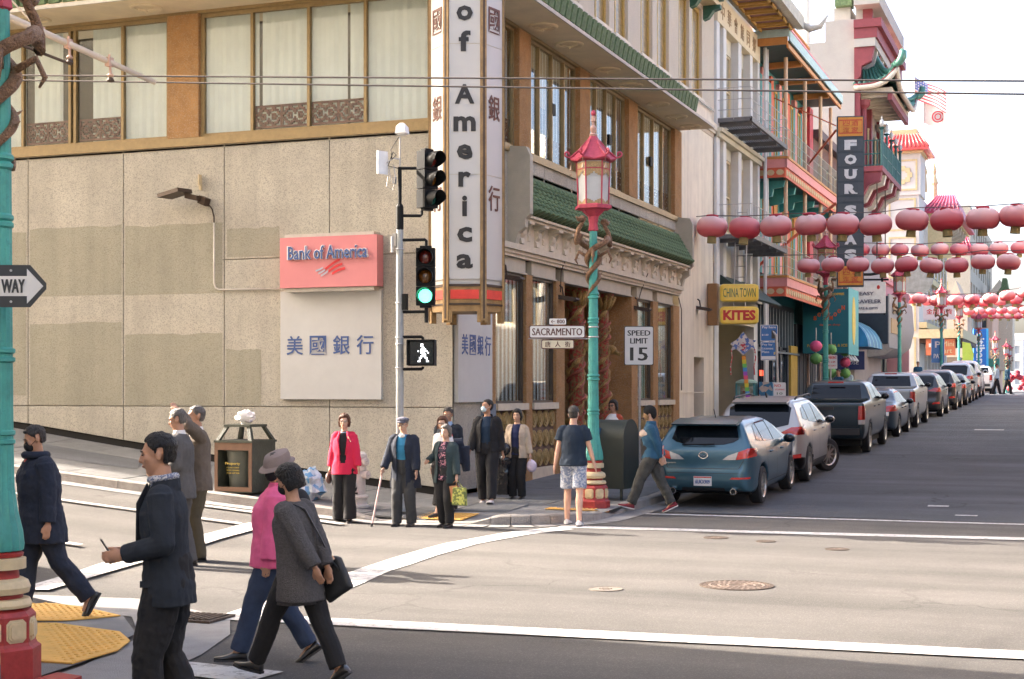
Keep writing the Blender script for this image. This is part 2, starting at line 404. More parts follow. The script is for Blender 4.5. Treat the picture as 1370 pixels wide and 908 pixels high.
# south sidewalk behind the corner
struct('near_sidewalk_inner', sheet([-46,-20,-8.75], [-20,7,8.35], lambda x, y: zr(x, y)+.139), M_walk)
flat([(-6.62,8.55),(-6.38,8.5),(-6.3,8.0),(-6.6,7.95)], .05, 'red_kerb_paint', M_redp, .04)
def tactile(poly, zf, z, label):
    """yellow warning pad: base sheet plus rows of small domes (one joined part)"""
    root = tag(thing('tactile_paving', None, None, (poly[0][0], poly[0][1], 0)), kind='structure')
    b = MB(); b.rings([[(x, y, zf(x, y)+z-.01) for x, y in poly], [(x, y, zf(x, y)+z) for x, y in poly]])
    b.build('tactile_pad', M_yellow, root)
    xs = [p[0] for p in poly]; ys = [p[1] for p in poly]; d = MB(); st = .075
    def inside(x, y):
        c = False; j = len(poly)-1
        for i in range(len(poly)):
            (xi, yi), (xj, yj) = poly[i], poly[j]
            if (yi > y) != (yj > y) and x < (xj-xi)*(y-yi)/(yj-yi)+xi: c = not c
            j = i
        return c
    x = min(xs)+.04
    while x < max(xs):
        y = min(ys)+.04
        while y < max(ys):
            if inside(x, y) and inside(x-.03, y-.03) and inside(x+.03, y+.03):
                zz = zf(x, y)+z; r = .02
                d.rings([[(x+r*math.cos(a*1.047), y+r*math.sin(a*1.047), zz) for a in range(6)], [(x+r*.6*math.cos(a*1.047), y+r*.6*math.sin(a*1.047), zz+.008) for a in range(6)]])
            y += st
        x += st
    tag(d.build('dome', M_yellow, root, smooth=True), kind='stuff')
tactile([(-8.6,10.15),(-8.1,10.45),(-7.33,10.26),(-6.99,9.92),(-6.82,9.52),(-6.8,8.95),(-7.3,8.9),(-8.2,8.9)], zc, .015, '')
tactile([(-9.2,11.0),(-8.95,11.42),(-8.45,11.3),(-7.85,11.0),(-8.1,10.62),(-8.6,10.35)], zc, .015, '')
tactile([(-9.95,20.85),(-8.75,20.85),(-8.75,21.55),(-9.95,21.55)], zw, .012, '')
tactile([(-7.95,22.35),(-7.1,22.3),(-7.1,23.1),(-7.95,23.1)], zw, .012, '')
flat([(-17.6,21.7),(-15.3,21.9),(-15.8,22.8),(-18.2,22.9)], .008, 'asphalt_patch', M_asph2, 0, zw)
flat([(-20.5,21.9),(-18.6,22.1),(-18.9,23.0),(-21,23.1)], .008, 'asphalt_patch', M_asph2, 0, zw)
# painted lines
def line(pts, w, name, z=.004, m=None, wob=.012):
    b = MB(); L_ = []; Rr = []
    P = []
    for i in range(len(pts)-1):
        a, c = Vector(pts[i]), Vector(pts[i+1]); n = max(1, int((c-a).length/.5))
        P += [a+(c-a)*k/n for k in range(n)]
    P.append(Vector(pts[-1]))
    for i, p in enumerate(P):
        t = (P[min(i+1, len(P)-1)]-P[max(i-1, 0)]).normalized(); n = Vector((-t.y, t.x))
        j = random.uniform(-wob, wob)
        a = p+n*(w/2+j); c = p-n*(w/2+random.uniform(-wob, wob)); L_.append((a.x, a.y, zterr(a.x, a.y)+z)); Rr.append((c.x, c.y, zterr(c.x, c.y)+z))
    n = len(P)
    b.add(L_+Rr, [(i, n+i, n+i+1, i+1) for i in range(n-1)])
    return struct(name, b, m or M_white)
line([(-7.0,11.42),(-4.3,11.6),(-2.4,11.75),(6,12.3)], .36, 'south_crosswalk_line', z=.010)
line([(-7.15,20.78),(-4,20.95),(-.5,21.25),(6,21.9)], .36, 'north_crosswalk_line')
line([(-6.9,23.38),(-.8,23.52),(4,23.7)], .2, 'stop_line')
line([(-6.95,11.6),(-7.1,13.5),(-7.35,15),(-7.5,16.6),(-7.55,18),(-7.35,19.6),(-7.0,20.5)], .42, 'west_crosswalk_line')
line([(-9.75,12.2),(-10.05,13.5),(-10.4,15),(-10.75,17),(-11.0,18.6),(-11.0,19.6)], .36, 'west_crosswalk_inner_line', z=.02)
line([(-11.2,18.55),(-16,18.5),(-30,18.5)], .14, 'lane_line', z=.03)
line([(-11.4,15.15),(-16,15.1),(-30,15.1)], .14, 'lane_line', z=.03)
line([(-10.2,19.75),(-11.3,19.85),(-13.5,19.9)], .16, 'edge_line', z=.03)
line([(-5.3,9.1),(-6.2,9.2)], .42, 'south_crosswalk_mark', z=.010)
line([(-.9,36),(-.9,44)], .12, 'centre_line', z=.02); line([(-1.9,64),(-1.9,82)], .14, 'centre_line', z=.02)
line([(-3.2,50.2),(-2.3,50.2)], .5, 'lane_mark', z=.02)
for x, y in ((-2.25, 26.15), (-1.7, 24.75)): line([(x-.17, y), (x+.17, y)], .22, 'pavement_marker', z=.015)
line([(-7.0,24.1),(-7.0,24.2)], .05, 'kerb_tick', z=.012)
# iron covers, each with concentric rings and raised bars
def manhole(x, y, r, label, ring_n=3, spokes=16, m=None, dark=None):
    z = zterr(x, y)-.004; t = thing('manhole_cover', label, 'manhole cover', (x, y, z))
    m = m or M_iron
    b = MB(); b.lathe((x, y, z), [(r*1.0, .0), (r, .009), (r*.93, .010), (r*.93, .006), (0.01, .006)], 40); b.build('cover_plate', m, t, smooth=30)
    d = MB()
    for k in range(ring_n):
        r0 = r*(.22+.24*k); d.rings([[(x+rr*math.cos(a*math.pi/16), y+rr*math.sin(a*math.pi/16), z+h) for a in range(32)] for rr, h in ((r0, .006), (r0, .010), (r0+r*.06, .010), (r0+r*.06, .006))], cap=False)
        nn = spokes+k*8
        for s in range(nn):
            a = 2*math.pi*s/nn; c = Vector((math.cos(a), math.sin(a), 0)); w = Vector((-c.y, c.x, 0)); rr = r0+r*.15
            d.obox(Vector((x, y, z+.008))+c*rr, c*r*.045, w*r*.03, (0,0,.002))
    tag(d.build('raised_pattern', dark or mat('worn_iron', (.20,.155,.125), .6, .3, var=.3, vs=20), t), kind='stuff')
manhole(-3.3, 15.15, .38, 'large dark round manhole cover with ornate rings in the middle of the intersection')
manhole(-4.47, 14.4, .17, 'small pale round cover left of the large manhole', 1, 8, mat('pale_cover', (.17,.145,.12), .8, var=.2, vs=20), mat('pale_cover2', (.13,.10,.08), .8, var=.2))
manhole(-4.63, 19.95, .17, 'left of the two small rusty covers near the far crosswalk line', 1, 8)
manhole(-3.9, 19.7, .13, 'right of the two small rusty covers near the far crosswalk line, partly paved over', 1, 8)
manhole(-2.87, 19.05, .15, 'small rusty cover farthest right in the intersection', 1, 8)
manhole(-10.95, 17.9, .12, 'small round cover on the crosswalk behind the man in the dark suit', 1, 8)
# storm drain at the near corner
t = thing('storm_drain', 'rusty slotted storm drain at the near corner behind the man in the dark suit', 'drain', (-7.25, 11.2, .02))
MB().box(-7.55,-6.95,11.0,11.42,-.02,.028).build('drain_frame', M_iron, t)
for k in range(9): MB().box(-7.5+k*.06,-7.47+k*.06,11.04,11.38,.028,.04).build('drain_bar', M_iron, t)
# ------------------------------------------------------------------ facades
def glass_mat(name, tint=(.9,.93,.92), refl=.3, rough=.02):
    m = bpy.data.materials.new(name); m.use_nodes = True; nt = m.node_tree; N = nt.nodes; L = nt.links
    N.remove(N['Principled BSDF']); out = N['Material Output']
    t = N.new('ShaderNodeBsdfTransparent'); t.inputs[0].default_value = (*tint, 1)
    g = N.new('ShaderNodeBsdfGlossy'); g.inputs['Roughness'].default_value = rough
    mx = N.new('ShaderNodeMixShader'); f = N.new('ShaderNodeLayerWeight'); f.inputs[0].default_value = .5; pw = N.new('ShaderNodeMath'); pw.operation = 'POWER'; pw.inputs[1].default_value = 4; ma = N.new('ShaderNodeMath'); ma.operation = 'MULTIPLY_ADD'; ma.inputs[1].default_value = .92; ma.inputs[2].default_value = .07
    L.new(f.outputs['Facing'], pw.inputs[0]); L.new(pw.outputs[0], ma.inputs[0]); L.new(ma.outputs[0], mx.inputs[0]); L.new(t.outputs[0], mx.inputs[1]); L.new(g.outputs[0], mx.inputs[2]); L.new(mx.outputs[0], out.inputs[0])
    return m
M_glass = glass_mat('window_glass')
M_dglass = mat('dark_window_glass', (.03,.04,.05), .04, 0, var=.3, vs=.6, spec=1.0)
M_curtain = mat('pale_curtain', (.84,.82,.72), .85, var=.06, stretch=(9,9,.1), vs=2)
M_gold = mat('gold_anodised_frame', (.30,.215,.10), .5, .2, var=.15, vs=12)
M_blind = mat('vertical_blind', (.93,.95,.94), .85, var=.05, vs=3)
M_wallb = mat('pebble_dash', (.67,.625,.515), .95, var=.10, vs=1.3, bump=.9, bs=80, spk=(62, (.49,.45,.37), .6, .3), dirt=.12, streak=.12)
M_paint = mat('overpaint_patch', (.47,.44,.335), .9, var=.07, vs=1.5, bump=.8, bs=80, spk=(62, (.38,.355,.265), .6, .3), dirt=.1, streak=.1)
M_pier = mat('brown_pebble', (.50,.275,.11), .95, var=.2, vs=3, bump=1, bs=80, spk=(60, (.55,.36,.2), .7, .2))
M_soffit = mat('painted_soffit', (.82,.69,.47), .85, var=.08, vs=2, dirt=.1)
M_gtile = mat('green_glazed_tile', (.115,.17,.085), .75, var=.4, vs=9, bump=.2, bs=30, spec=.25)
M_creamw = mat('cream_stucco', (.80,.72,.57), .9, var=.06, vs=2, bump=.25, bs=40, dirt=.1, streak=.16)
M_greyp = mat('grey_stone_panel', (.46,.42,.33), .85, var=.1, vs=3, bump=.2, bs=60)
M_dark = mat('recess_shade', (.007,.006,.005), .9)  # near-black colour stands in for shade inside recesses and rooms
def facade(b, ax, pl, out, u0, u1, z0, z1, ops, depth, mi=0, mr=None):
    """wall sheet in plane ax=pl with real recessed openings (u0,u1,z0,z1)"""
    if mr is None: mr = mi
    P = (lambda u, z, d: (pl-out*d, u, z)) if ax == 'x' else (lambda u, z, d: (u, pl-out*d, z))
    us = sorted({u0, u1, *[o[0] for o in ops], *[o[1] for o in ops]}); zs_ = sorted({z0, z1, *[o[2] for o in ops], *[o[3] for o in ops]})
    us = [u for u in us if u0 <= u <= u1]; zs_ = [z for z in zs_ if z0 <= z <= z1]
    for i in range(len(us)-1):
        for j in range(len(zs_)-1):
            cu, cz = (us[i]+us[i+1])/2, (zs_[j]+zs_[j+1])/2
            if any(o[0] < cu < o[1] and o[2] < cz < o[3] for o in ops): continue
            b.add([P(us[i], zs_[j], 0), P(us[i+1], zs_[j], 0), P(us[i+1], zs_[j+1], 0), P(us[i], zs_[j+1], 0)], [(0,1,2,3)], mi)
    for o in ops:
        q = [(o[0], o[2]), (o[1], o[2]), (o[1], o[3]), (o[0], o[3])]
        for k in range(4):
            (a, c), (d, e) = q[k], q[(k+1) % 4]
            b.add([P(a, c, 0), P(d, e, 0), P(d, e, depth), P(a, c, depth)], [(0,1,2,3)], mr)
    return b
def fbox(b, ax, pl, out, u0, u1, z0, z1, d0, d1, mi=0):
    """box on a facade: d0/d1 are distances out of the wall plane"""
    if ax == 'x': return b.box(pl+out*d0, pl+out*d1, u0, u1, z0, z1, mi)
    return b.box(u0, u1, pl+out*d0, pl+out*d1, z0, z1, mi)
def window(par, ax, pl, out, u0, u1, z0, z1, dep, fm, gm, mull=(), hz=(), fw=.06, label=None, name='window'):
    b = MB(); d0, d1 = -dep, -dep+.07
    fbox(b, ax, pl, out, u0, u0+fw, z0, z1, d0, d1); fbox(b, ax, pl, out, u1-fw, u1, z0, z1, d0, d1)
    fbox(b, ax, pl, out, u0+fw, u1-fw, z0, z0+fw, d0, d1); fbox(b, ax, pl, out, u0+fw, u1-fw, z1-fw, z1, d0, d1)
    for m_ in mull: fbox(b, ax, pl, out, m_-fw*.4, m_+fw*.4, z0+fw, z1-fw, d0, d1+.012)
    for h in hz: fbox(b, ax, pl, out, u0+fw, u1-fw, h-fw*.35, h+fw*.35, d0, d1+.006)
    w = b.build(name, fm, par)
    if label: w['label'] = label
    g = MB(); fbox(g, ax, pl, out, u0+fw*.8, u1-fw*.8, z0+fw*.8, z1-fw*.8, d0+.015, d0+.027); g.build('pane', gm, w)
    return w
def blind(par, ax, pl, out, u0, u1, z0, z1, dep, st=.09, name='blind', m=None):
    b = MB(); u = u0; i = 0
    while u < u1-.01:
        e = min(u+st, u1); k = .012+.02*(i % 2)
        P = (lambda uu, z, d: (pl-out*d, uu, z)) if ax == 'x' else (lambda uu, z, d: (uu, pl-out*d, z))
        b.add([P(u, z0, dep), P(e, z0, dep+k), P(e, z1, dep+k), P(u, z1, dep)], [(0,1,2,3)])
        u += st*.96; i += 1
    return b.build(name, m or M_blind, par)
FRET = ["#####################","#....###.....###....#","#..###.###.###.###..#","#.##.....###.....##.#","###..###..#..###..###","#...##.#.....#.##...#","###..###..#..###..###","#.##.....###.....##.#","#..###.###.###.###..#","#....###.....###....#","#####################"]
def fret(b, ax, pl, out, u0, u1, z0, z1, d0, d1, pat=FRET):
    n = len(pat[0]); k = len(pat); du = (u1-u0)/n; dz = (z1-z0)/k
    for r, row in enumerate(pat):
        c = 0
        while c < n:
            if row[c] == '#':
                e = c
                while e < n and row[e] == '#': e += 1
                fbox(b, ax, pl, out, u0+c*du, u0+e*du, z1-(r+1)*dz-.001*(c % 2), z1-r*dz, d0-.0005*(r % 3), d1+.0005*(r % 3)); c = e
            else: c += 1
def barrel_tiles(par, p_top, p_bot, along, n, r, m, segs=5, name='roof_tile', hang=.05):
    """rows of half-round tiles running down the slope, every column a piece sharing one mesh"""
    p_top, p_bot, along = Vector(p_top), Vector(p_bot), Vector(along); sl = p_bot-p_top; L_ = sl.length; d = sl.normalized(); a = along.normalized(); nn = a.cross(d)
    if nn.z < 0: nn = -nn
    b = MB()
    for s in range(segs):
        t0, t1 = L_*s/segs, L_*(s+1)/segs + .02; r0, r1 = r*.82, r*1.04
        b.rings([[d*t + a*rr*math.cos(math.pi*k/6) + nn*(rr*math.sin(math.pi*k/6)) for k in range(7)] + [d*t - nn*.01] for t, rr in ((t0, r0), (t1, r1))])
    # round end cap
    e = d*(L_+.03); b.rings([[e + (a*math.cos(k*math.pi/4) + nn*math.sin(k*math.pi/4))*rr + d*q for k in range(8)] for rr, q in ((r*1.12, -.02), (r*1.12, .02), (r*.5, .03))])
    me = b.mesh(name, m, (0,0,0), 40); off = WL[par.name]
    for i in range(n):
        o = link(name, me, par); o.location = p_top + along*((i+.5)/n) - off
    pan = MB(); pan.add([p_top-nn*.01, p_top+along-nn*.01, p_bot+along-nn*.01, p_bot-nn*.01], [(0,1,2,3)]); pan.build('roof_deck', m, par)
# ================================================================== the corner bank
XF, YF = -10.2, 23.9
bank = thing('bank_building', 'beige corner bank with pebble walls, wide soffit and green tiled canopy over the entrance', 'building', (XF, YF, 0))
b = MB()        # hidden core behind the panels and the upper storeys
b.box(-45, XF-2.3, YF+1.0, 39.55, 0, 9.0, 0)
b.build('core_wall', M_dark, bank)
# south wall: pebble panels with recessed joints
def zfoot(x): return zs(x, YF)+.13
px_ = [-10.2,-12.6,-14.78,-16.99,-19.2,-21.4,-23.6,-25.8,-28,-30.2,-32.4,-34.6]
for i in range(len(px_)-1):
    x1, x0 = px_[i], px_[i+1]
    for z0, z1 in ((None, 1.70), (1.70, 4.41), (4.41, 6.55)):
        g = .007
        if z0 is None:
            za, zb = zfoot(x0), zfoot(x1)
            if za > z1-.1: za = z1-.1
            if zb > z1-.1: continue
        else:
            za, zb = max(z0, zfoot(x0)), max(z0, zfoot(x1))
            if min(za, zb) > z1-.1: continue
        q = [(x0+g, za+g), (x1-(g if i else 0), zb+g), (x1-(g if i else 0), z1-g), (x0+g, z1-g)]
        MB().rings([[(x, YF+.05, z) for x, z in q], [(x, YF+.006, z) for x, z in q], [(x+(.006 if k in (0,3) else -.006), YF, z+(.006 if k < 2 else -.006)) for k, (x, z) in enumerate(q)]]).build('pebble_panel', M_wallb, bank)
MB().box(-45, XF-.02, YF+.045, YF+.2, 0, 6.5).build('panel_backing', mat('joint_mortar', (.34,.30,.235), .95), bank)
gp = MB(); gx_ = fr(-40, -10.25, .8)
gp.add([(x, YF+.03, zs(x, YF)-.05) for x in gx_]+[(x, YF+.03, zfoot(x)+.02) for x in gx_], [(k, k+1, len(gx_)+k+1, len(gx_)+k) for k in range(len(gx_)-1)]); gp.build('base_gap_shade', M_dark, bank)  # dark strip painted in for the shade under the panel foot
# painted-over patches on the wall (dull beige rectangles)
def patch_wall(x0, x1, z0, z1, seed):
    random.seed(seed); b = MB(); top = []; bot = []
    n = 10
    for k in range(n+1):
        x = x0+(x1-x0)*k/n; top.append((x, YF-.002, z1+random.uniform(-.02, .02))); bot.append((x, YF-.002, max(z0, zfoot(x)+.02)))
    b.add(bot+top, [(k, k+1, n+2+k, n+1+k) for k in range(n)]); b.build('overpainted_patch', M_paint, bank)
patch_wall(-19.15,-17.03,3.82,5.14,1); patch_wall(-16.95,-14.82,3.80,5.1,2); patch_wall(-14.72,-13.62,4.45,4.98,3)
patch_wall(-19.15,-17.03,1.72,3.3,4); patch_wall(-16.95,-14.82,1.72,3.05,5); patch_wall(-14.74,-14.0,1.72,2.75,6); patch_wall(-22.5,-19.25,1.9,5.1,7)
# sill band and windows of the upper floor, south side
b = MB(); b.box(-45, XF+.02, YF-.05, YF+.12, 6.55, 6.70); b.build('window_sill', M_gold, bank)
MB().box(-45, XF, YF, YF+.2, 6.5, 6.55).build('sill_course', M_stone, bank)
MB().box(-45, XF, YF-.02, YF+.2, 9.0, 9.06).build('window_head', M_gold, bank)
def south_bay(u0, u1, mull, lats, gaps=()):
    window(bank, 'y', YF, -1, u0, u1, 6.70, 9.0, .10, M_gold, M_glass, mull, fw=.07)
    segs = []; c = u0+.05
    for a, e in gaps: segs.append((c, a)); c = e
    segs.append((c, u1-.05))
    for a, e in segs: blind(bank, 'y', YF, -1, a, e, 6.78, 8.94, .14, .09)
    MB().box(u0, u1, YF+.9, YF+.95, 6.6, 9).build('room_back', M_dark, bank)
    for a, e, k in lats:
        bb = MB()
        for i in range(k):
            w = (e-a)/k; fret(bb, 'y', YF, -1, a+i*w, a+(i+1)*w, 6.80, 7.22, -.125, -.085)
        bb.build('lattice_panel', mat('rust_brown_lattice', (.13,.045,.03), .6, var=.15), bank)
south_bay(-15.30,-10.62, (-14.21,-13.04,-11.9), ((-14.17,-13.08,2), (-13.0,-11.94,2)), ((-14.12,-14.05), (-12.32,-12.25)))
south_bay(-21.2,-15.98, (-20.3,-19.35,-18.24,-18.12,-17.03), ((-19.3,-18.3,2), (-18.05,-17.1,2)), ((-19.35,-19.15), (-18.5,-17.78)))
south_bay(-26.6,-21.8, (-25.4,-24.2,-23.0), ((-25.3,-23.1,4),), ())
for x0, x1 in ((-15.98,-15.30), (-21.8,-21.2), (-10.62,-10.2)): MB().box(x0, x1, YF-.05, YF+.25, 6.705, 9.0).build('pier', M_pier, bank)
MB().box(-45, -26.6, YF, YF+.2, 6.7, 9.0).build('pebble_wall_end', M_wallb, bank)
# east wall, upper floor
facade(MB(), 'x', XF, 1, YF, 39.6, 4.69, 6.55, [(26.9, 39.15, 5.2, 6.3)], .05).build('pebble_band', M_wallb, bank)
for y in fr(26.9, 39.2, 1.75)[1:-1]: MB().box(XF-.02, XF+.004, y-.008, y+.008, 6.22, 6.55).build('panel_joint', M_greyp, bank)
MB().box(XF-.1, XF+.05, YF-.05, 39.6, 6.551, 6.68).build('window_sill', M_gold, bank)
MB().box(XF-.15, XF+.02, YF-.02, 39.6, 9.001, 9.06).build('window_head', M_gold, bank)
prs = [(YF, 24.4), (27.05, 27.7), (30.8, 31.5), (34.55, 35.3), (38.9, 39.6)]
for a, e in prs: MB().box(XF-.25, XF+.06, a, e, 6.69, 9.0).build('pier', M_pier, bank)
for i in range(4):
    a, e = prs[i][1], prs[i+1][0]; w = (e-a)/4 if i else (e-a)/3
    ml = [a+w*k for k in range(1, 4 if i else 3)]
    window(bank, 'x', XF, 1, a, e, 6.68, 9.0, .12, M_gold, M_glass, ml, fw=.06)
    blind(bank, 'x', XF, 1, a, e, 6.75, 8.94, .14, .09)
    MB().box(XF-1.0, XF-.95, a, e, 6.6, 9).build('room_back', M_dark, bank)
    bb = MB()
    for k in range(int((e-a)/.6)): fret(bb, 'x', XF, 1, a+.1+k*.6, a+.7+k*.6, 6.80, 7.22, -.125, -.112)
    bb.build('lattice_panel', MATS['rust_brown_lattice'], bank)
for y in (29.35, 33.35, 36.9): MB().box(XF-.09, XF-.03, y-.1, y+.1, 7.72, 7.95).build('window_latch', M_black, bank)
# soffit, eave tiles, canopy top
YS, XS = 22.8, -9.25
b = MB(); b.box(-45, XS, YS, YF+.3, 9.06, 9.16); b.box(XF-.3, XS, YF+.3, 39.6, 9.06, 9.16); b.build('soffit', M_soffit, bank)
b = MB()
b.box(-45, XS-.05, YS+.05, YF+.3, 9.16, 9.55); b.box(XF-.2, XS-.05, YF+.3, 39.55, 9.16, 9.55); b.build('canopy_slab', M_creamw, bank)
b = MB()
b.box(-45, XS+.03, YS-.03, YS, 9.06, 9.13); b.box(XS, XS+.03, YS, 39.6, 9.06, 9.13); b.box(-45, XS+.03, YS-.03, YS, 9.5, 9.55); b.box(XS, XS+.03, YS, 39.6, 9.5, 9.55); b.build('canopy_trim', M_ftrim, bank)
tb = MB(); tb.rings([[(-.12, -.03, 0), (.12, -.03, 0), (.14, .03, 0), (-.14, .03, 0)], [(-.12, -.05, .10), (.12, -.05, .10), (.14, .03, .12), (-.14, .03, .12)], [(-.10, -.10, .33), (.10, -.10, .33), (.14, .03, .33), (-.14, .03, .33)]])
tme = tb.mesh('eave_tile', M_gtile, (0,0,0), 30); off = WL[bank.name]
for k in range(46):
    o = link('eave_tile', tme, bank); o.location = Vector((XS+.0, 25.0+k*.318-1.9, 9.15))-off; o.rotation_euler = (0, 0, math.pi/2)
for k in range(36):
    o = link('eave_tile', tme, bank); o.location = Vector((XS-.2-k*.318, YS, 9.15))-off
def soffit_light(x, y):
    b = MB(); b.lathe((x, y, 9.06), [(.30, 0), (.30, -.02), (.27, -.035), (.22, -.02), (.22, -.002)], 20)
    b.tube([(x-.17, y, 9.05), (x, y, 8.99), (x+.17, y, 9.05)], .012, 6); b.ell((x, y, 8.985), (.03,.03,.03), 8, 6)
    b.build('soffit_light', M_soffit, bank, smooth=30)
for y in (27.3, 28.9, 31.5, 33.3, 35.7, 37.5, 39.0): soffit_light(-9.75, y)
for x in (-16.1, -18.6, -13.4, -11.2): soffit_light(x, 23.35)
# upper storeys (cream brick) with recessed gilt windows
M_cbrick = mat('cream_brick', (.80,.70,.55), .9, var=.05, vs=3, bump=.5, bs=30, stretch=(3, 3, 14), dirt=.08)
ops = []; wy = [(24.6,25.8),(26.1,27.2),(28.3,29.4),(29.75,30.9),(32.0,33.12),(33.53,34.65),(35.76,36.86),(37.3,38.49),(39.51,40.67),(41.02,42.17)]
for a, e in wy:
    ops.append((a, e, 10.36, 12.95)); ops.append((a, e, 14.6, 17.0))
b = MB(); facade(b, 'x', XF, 1, YF, 43.7, 9.5, 19, ops, .15)
b.add([(-45, YF, 9.5), (XF, YF, 9.5), (XF, YF, 19), (-45, YF, 19)], [(0,1,2,3)]); b.add([(-45, YF, 19), (XF, YF, 19), (XF, 43.7, 19), (-45, 43.7, 19)], [(0,1,2,3)])
b.add([(-45, 43.7, 0), (XF, 43.7, 0), (XF, 43.7, 19), (-45, 43.7, 19)], [(0,1,2,3)]); b.build('upper_wall', M_cbrick, bank)
M_scr = mat('gilt_sash', (.46,.30,.08), .5, .1, var=.15, vs=10)
for a, e, z0, z1 in ops:
    m_ = (a+e)/2; window(bank, 'x', XF, 1, a, e, z0, z1, .15, M_scr, M_dglass if a < 24 else mat('amber_shade_glass', (.30,.21,.09), .2, var=.2, vs=2, stretch=(1,1,8)), (a+.32,), (), .1)
    MB().box(XF, XF+.07, a-.06, e+.06, z0-.08, z0).box(XF, XF+.035, a-.02, e+.02, z0-.22, z0-.14).build('stone_sill', M_creamw, bank)
# green bracketed cornice over the end pair of windows
gm = mat('dark_green_paint', (.035,.11,.07), .5, var=.3, vs=12)
b = MB(); b.box(XF, XF+.55, 39.2, 42.6, 13.25, 13.45); b.box(XF, XF+.48, 39.2, 42.6, 13.45, 13.6); b.build('green_cornice', gm, bank)
MB().box(XF, XF+.42, 39.25, 42.55, 13.1, 13.25).build('cornice_band', M_cream, bank)
for y in (39.25, 40.75, 42.3):
    b = MB(); b.prism([(XF, 12.7), (XF+.15, 12.75), (XF+.3, 12.95), (XF+.5, 13.0), (XF+.5, 13.1), (XF, 13.1)], 'y', y, y+.25); b.build('green_bracket', gm, bank)
# ---- east wall ground floor
MB().box(XF-.05, XF+.16, 26.0, 39.45, 4.69, 4.80).box(XF-.05, XF+.10, 26.0, 39.45, 4.62, 4.69).box(XF-.05, XF+.06, 26.0, 39.45, 4.56, 4.62).build('architrave', M_stone, bank)
b = MB(); b.box(XF-.02, XF+.12, 26.6, 39.3, 4.80, 5.24); b.build('frieze_wall', M_stone, bank)
b = MB(); b.box(XF, XF+.34, 26.6, 39.3, 5.24, 5.29); b.box(XF, XF+.40, 26.6, 39.3, 5.29, 5.34); b.build('cornice_moulding', M_stone, bank)
cb = MB(); cb.prism([(.10,-.42),(.18,-.42),(.17,-.34),(.14,-.30),(.20,-.24),(.22,-.16),(.19,-.12),(.28,-.06),(.33,0),(.10,0)], 'y', -.09, .09)
cb.prism([(.10,-.10),(.36,-.05),(.36,0),(.10,0)], 'y', -.13, .13); cme = cb.mesh('bracket', M_stone, (0,0,0), 30)
nb = 15
for k in range(nb):
    o = link('bracket', cme, bank); o.location = Vector((XF, 26.95+k*(12.0/(nb-1)), 5.24))-off
cb = MB(); cb.prism([(.10,-.34),(.14,-.33),(.15,-.25),(.12,-.2),(.17,-.1),(.17,0),(.10,0)], 'y', -.05, .05); cme = cb.mesh('small_bracket', M_stone, (0,0,0), 30)
for k in range(nb-1):
    o = link('small_bracket', cme, bank); o.location = Vector((XF, 26.95+(k+.5)*(12.0/(nb-1)), 5.24))-off
barrel_tiles(bank, (XF+.02, 26.75, 6.12), (XF+.42, 26.75, 5.44), (0, 12.45, 0), 46, .115, M_gtile, 7)
MB().tube([(XF+.03, 26.7, 6.15), (XF+.03, 39.25, 6.15)], .07, 8).build('ridge_tile', M_gtile, bank)
for y0, y1 in ((26.55, 26.72), (39.22, 39.38)):
    b = MB(); b.prism([(XF, 4.75), (XF+.16, 4.8), (XF+.22, 5.0), (XF+.36, 5.1), (XF+.36, 5.25), (XF+.46, 5.35), (XF+.46, 6.45), (XF+.38, 6.62), (XF, 6.66)], 'y', y0, y1); b.build('gable_plate', M_greyp, bank)
prs = [(25.7,25.95), (27.6,27.95), (29.4,29.93), (34.97,35.5), (36.93,37.4), (38.95,39.6)]
for a, e in prs: MB().box(XF-.3, XF, a, e, zs(-10, a)-.1, 4.28 if a > 26 else 4.56).build('pier', M_pier, bank)
for a, e in ((25.95,27.6), (27.95,29.4), (29.93,34.97), (35.5,36.93), (37.4,38.95)):
    MB().box(XF-.2, XF-.02, a+.002, e-.002, 4.30, 4.555).box(XF-.2, XF+.02, a+.002, e-.002, 4.27, 4.30).build('lintel_panel', M_greyp, bank)
    if a == 29.93: continue
    g0 = zs(-10, a)
    MB().box(XF-.25, XF-.03, a+.002, e-.002, g0-.1, g0+.22).build('plinth', M_stone, bank)
    MB().box(XF-.26, XF-.06, a+.002, e-.002, g0+.22, 1.62).build('medallion_panel', mat('dark_bronze_panel', (.12,.07,.05), .7, var=.2), bank)
    MB().box(XF-.28, XF+.05, a-.02 if a > 26 else a, e+.02, 1.62, 1.75).build('window_sill', M_stone, bank)
    window(bank, 'x', XF, 1, a+.002, e-.002, 1.75, 4.27, .14, mat('brown_steel_frame', (.06,.045,.035), .4), M_glass, (), (), .05)
    blind(bank, 'x', XF, 1, a+.05, e-.05, 1.8, 4.24, .15, .11, 'curtain', M_curtain)
    n = 4; w = (e-a)/n; hh = (1.62-g0-.22)/3
    for i in range(n):
        for j in range(3):
            r = min(w, hh)*.47; b = MB(); c = Vector((XF-.06, a+(i+.5)*w, g0+.22+(j+.5)*hh))
            for k, (rr, dd) in enumerate(((r, .03), (r*.72, .045), (r*.4, .055))):
                b.rings([[c+Vector((d_, rr*q*math.cos(t*math.pi/8), rr*q*math.sin(t*math.pi/8))) for t in range(16)] for d_, q in ((0, 1), (dd, 1), (dd, .86), (dd-.012, .8))])
            b.build('medallion', mat('aged_gold', (.42,.30,.12), .55, .2, var=.3, vs=30, bump=.6), bank)
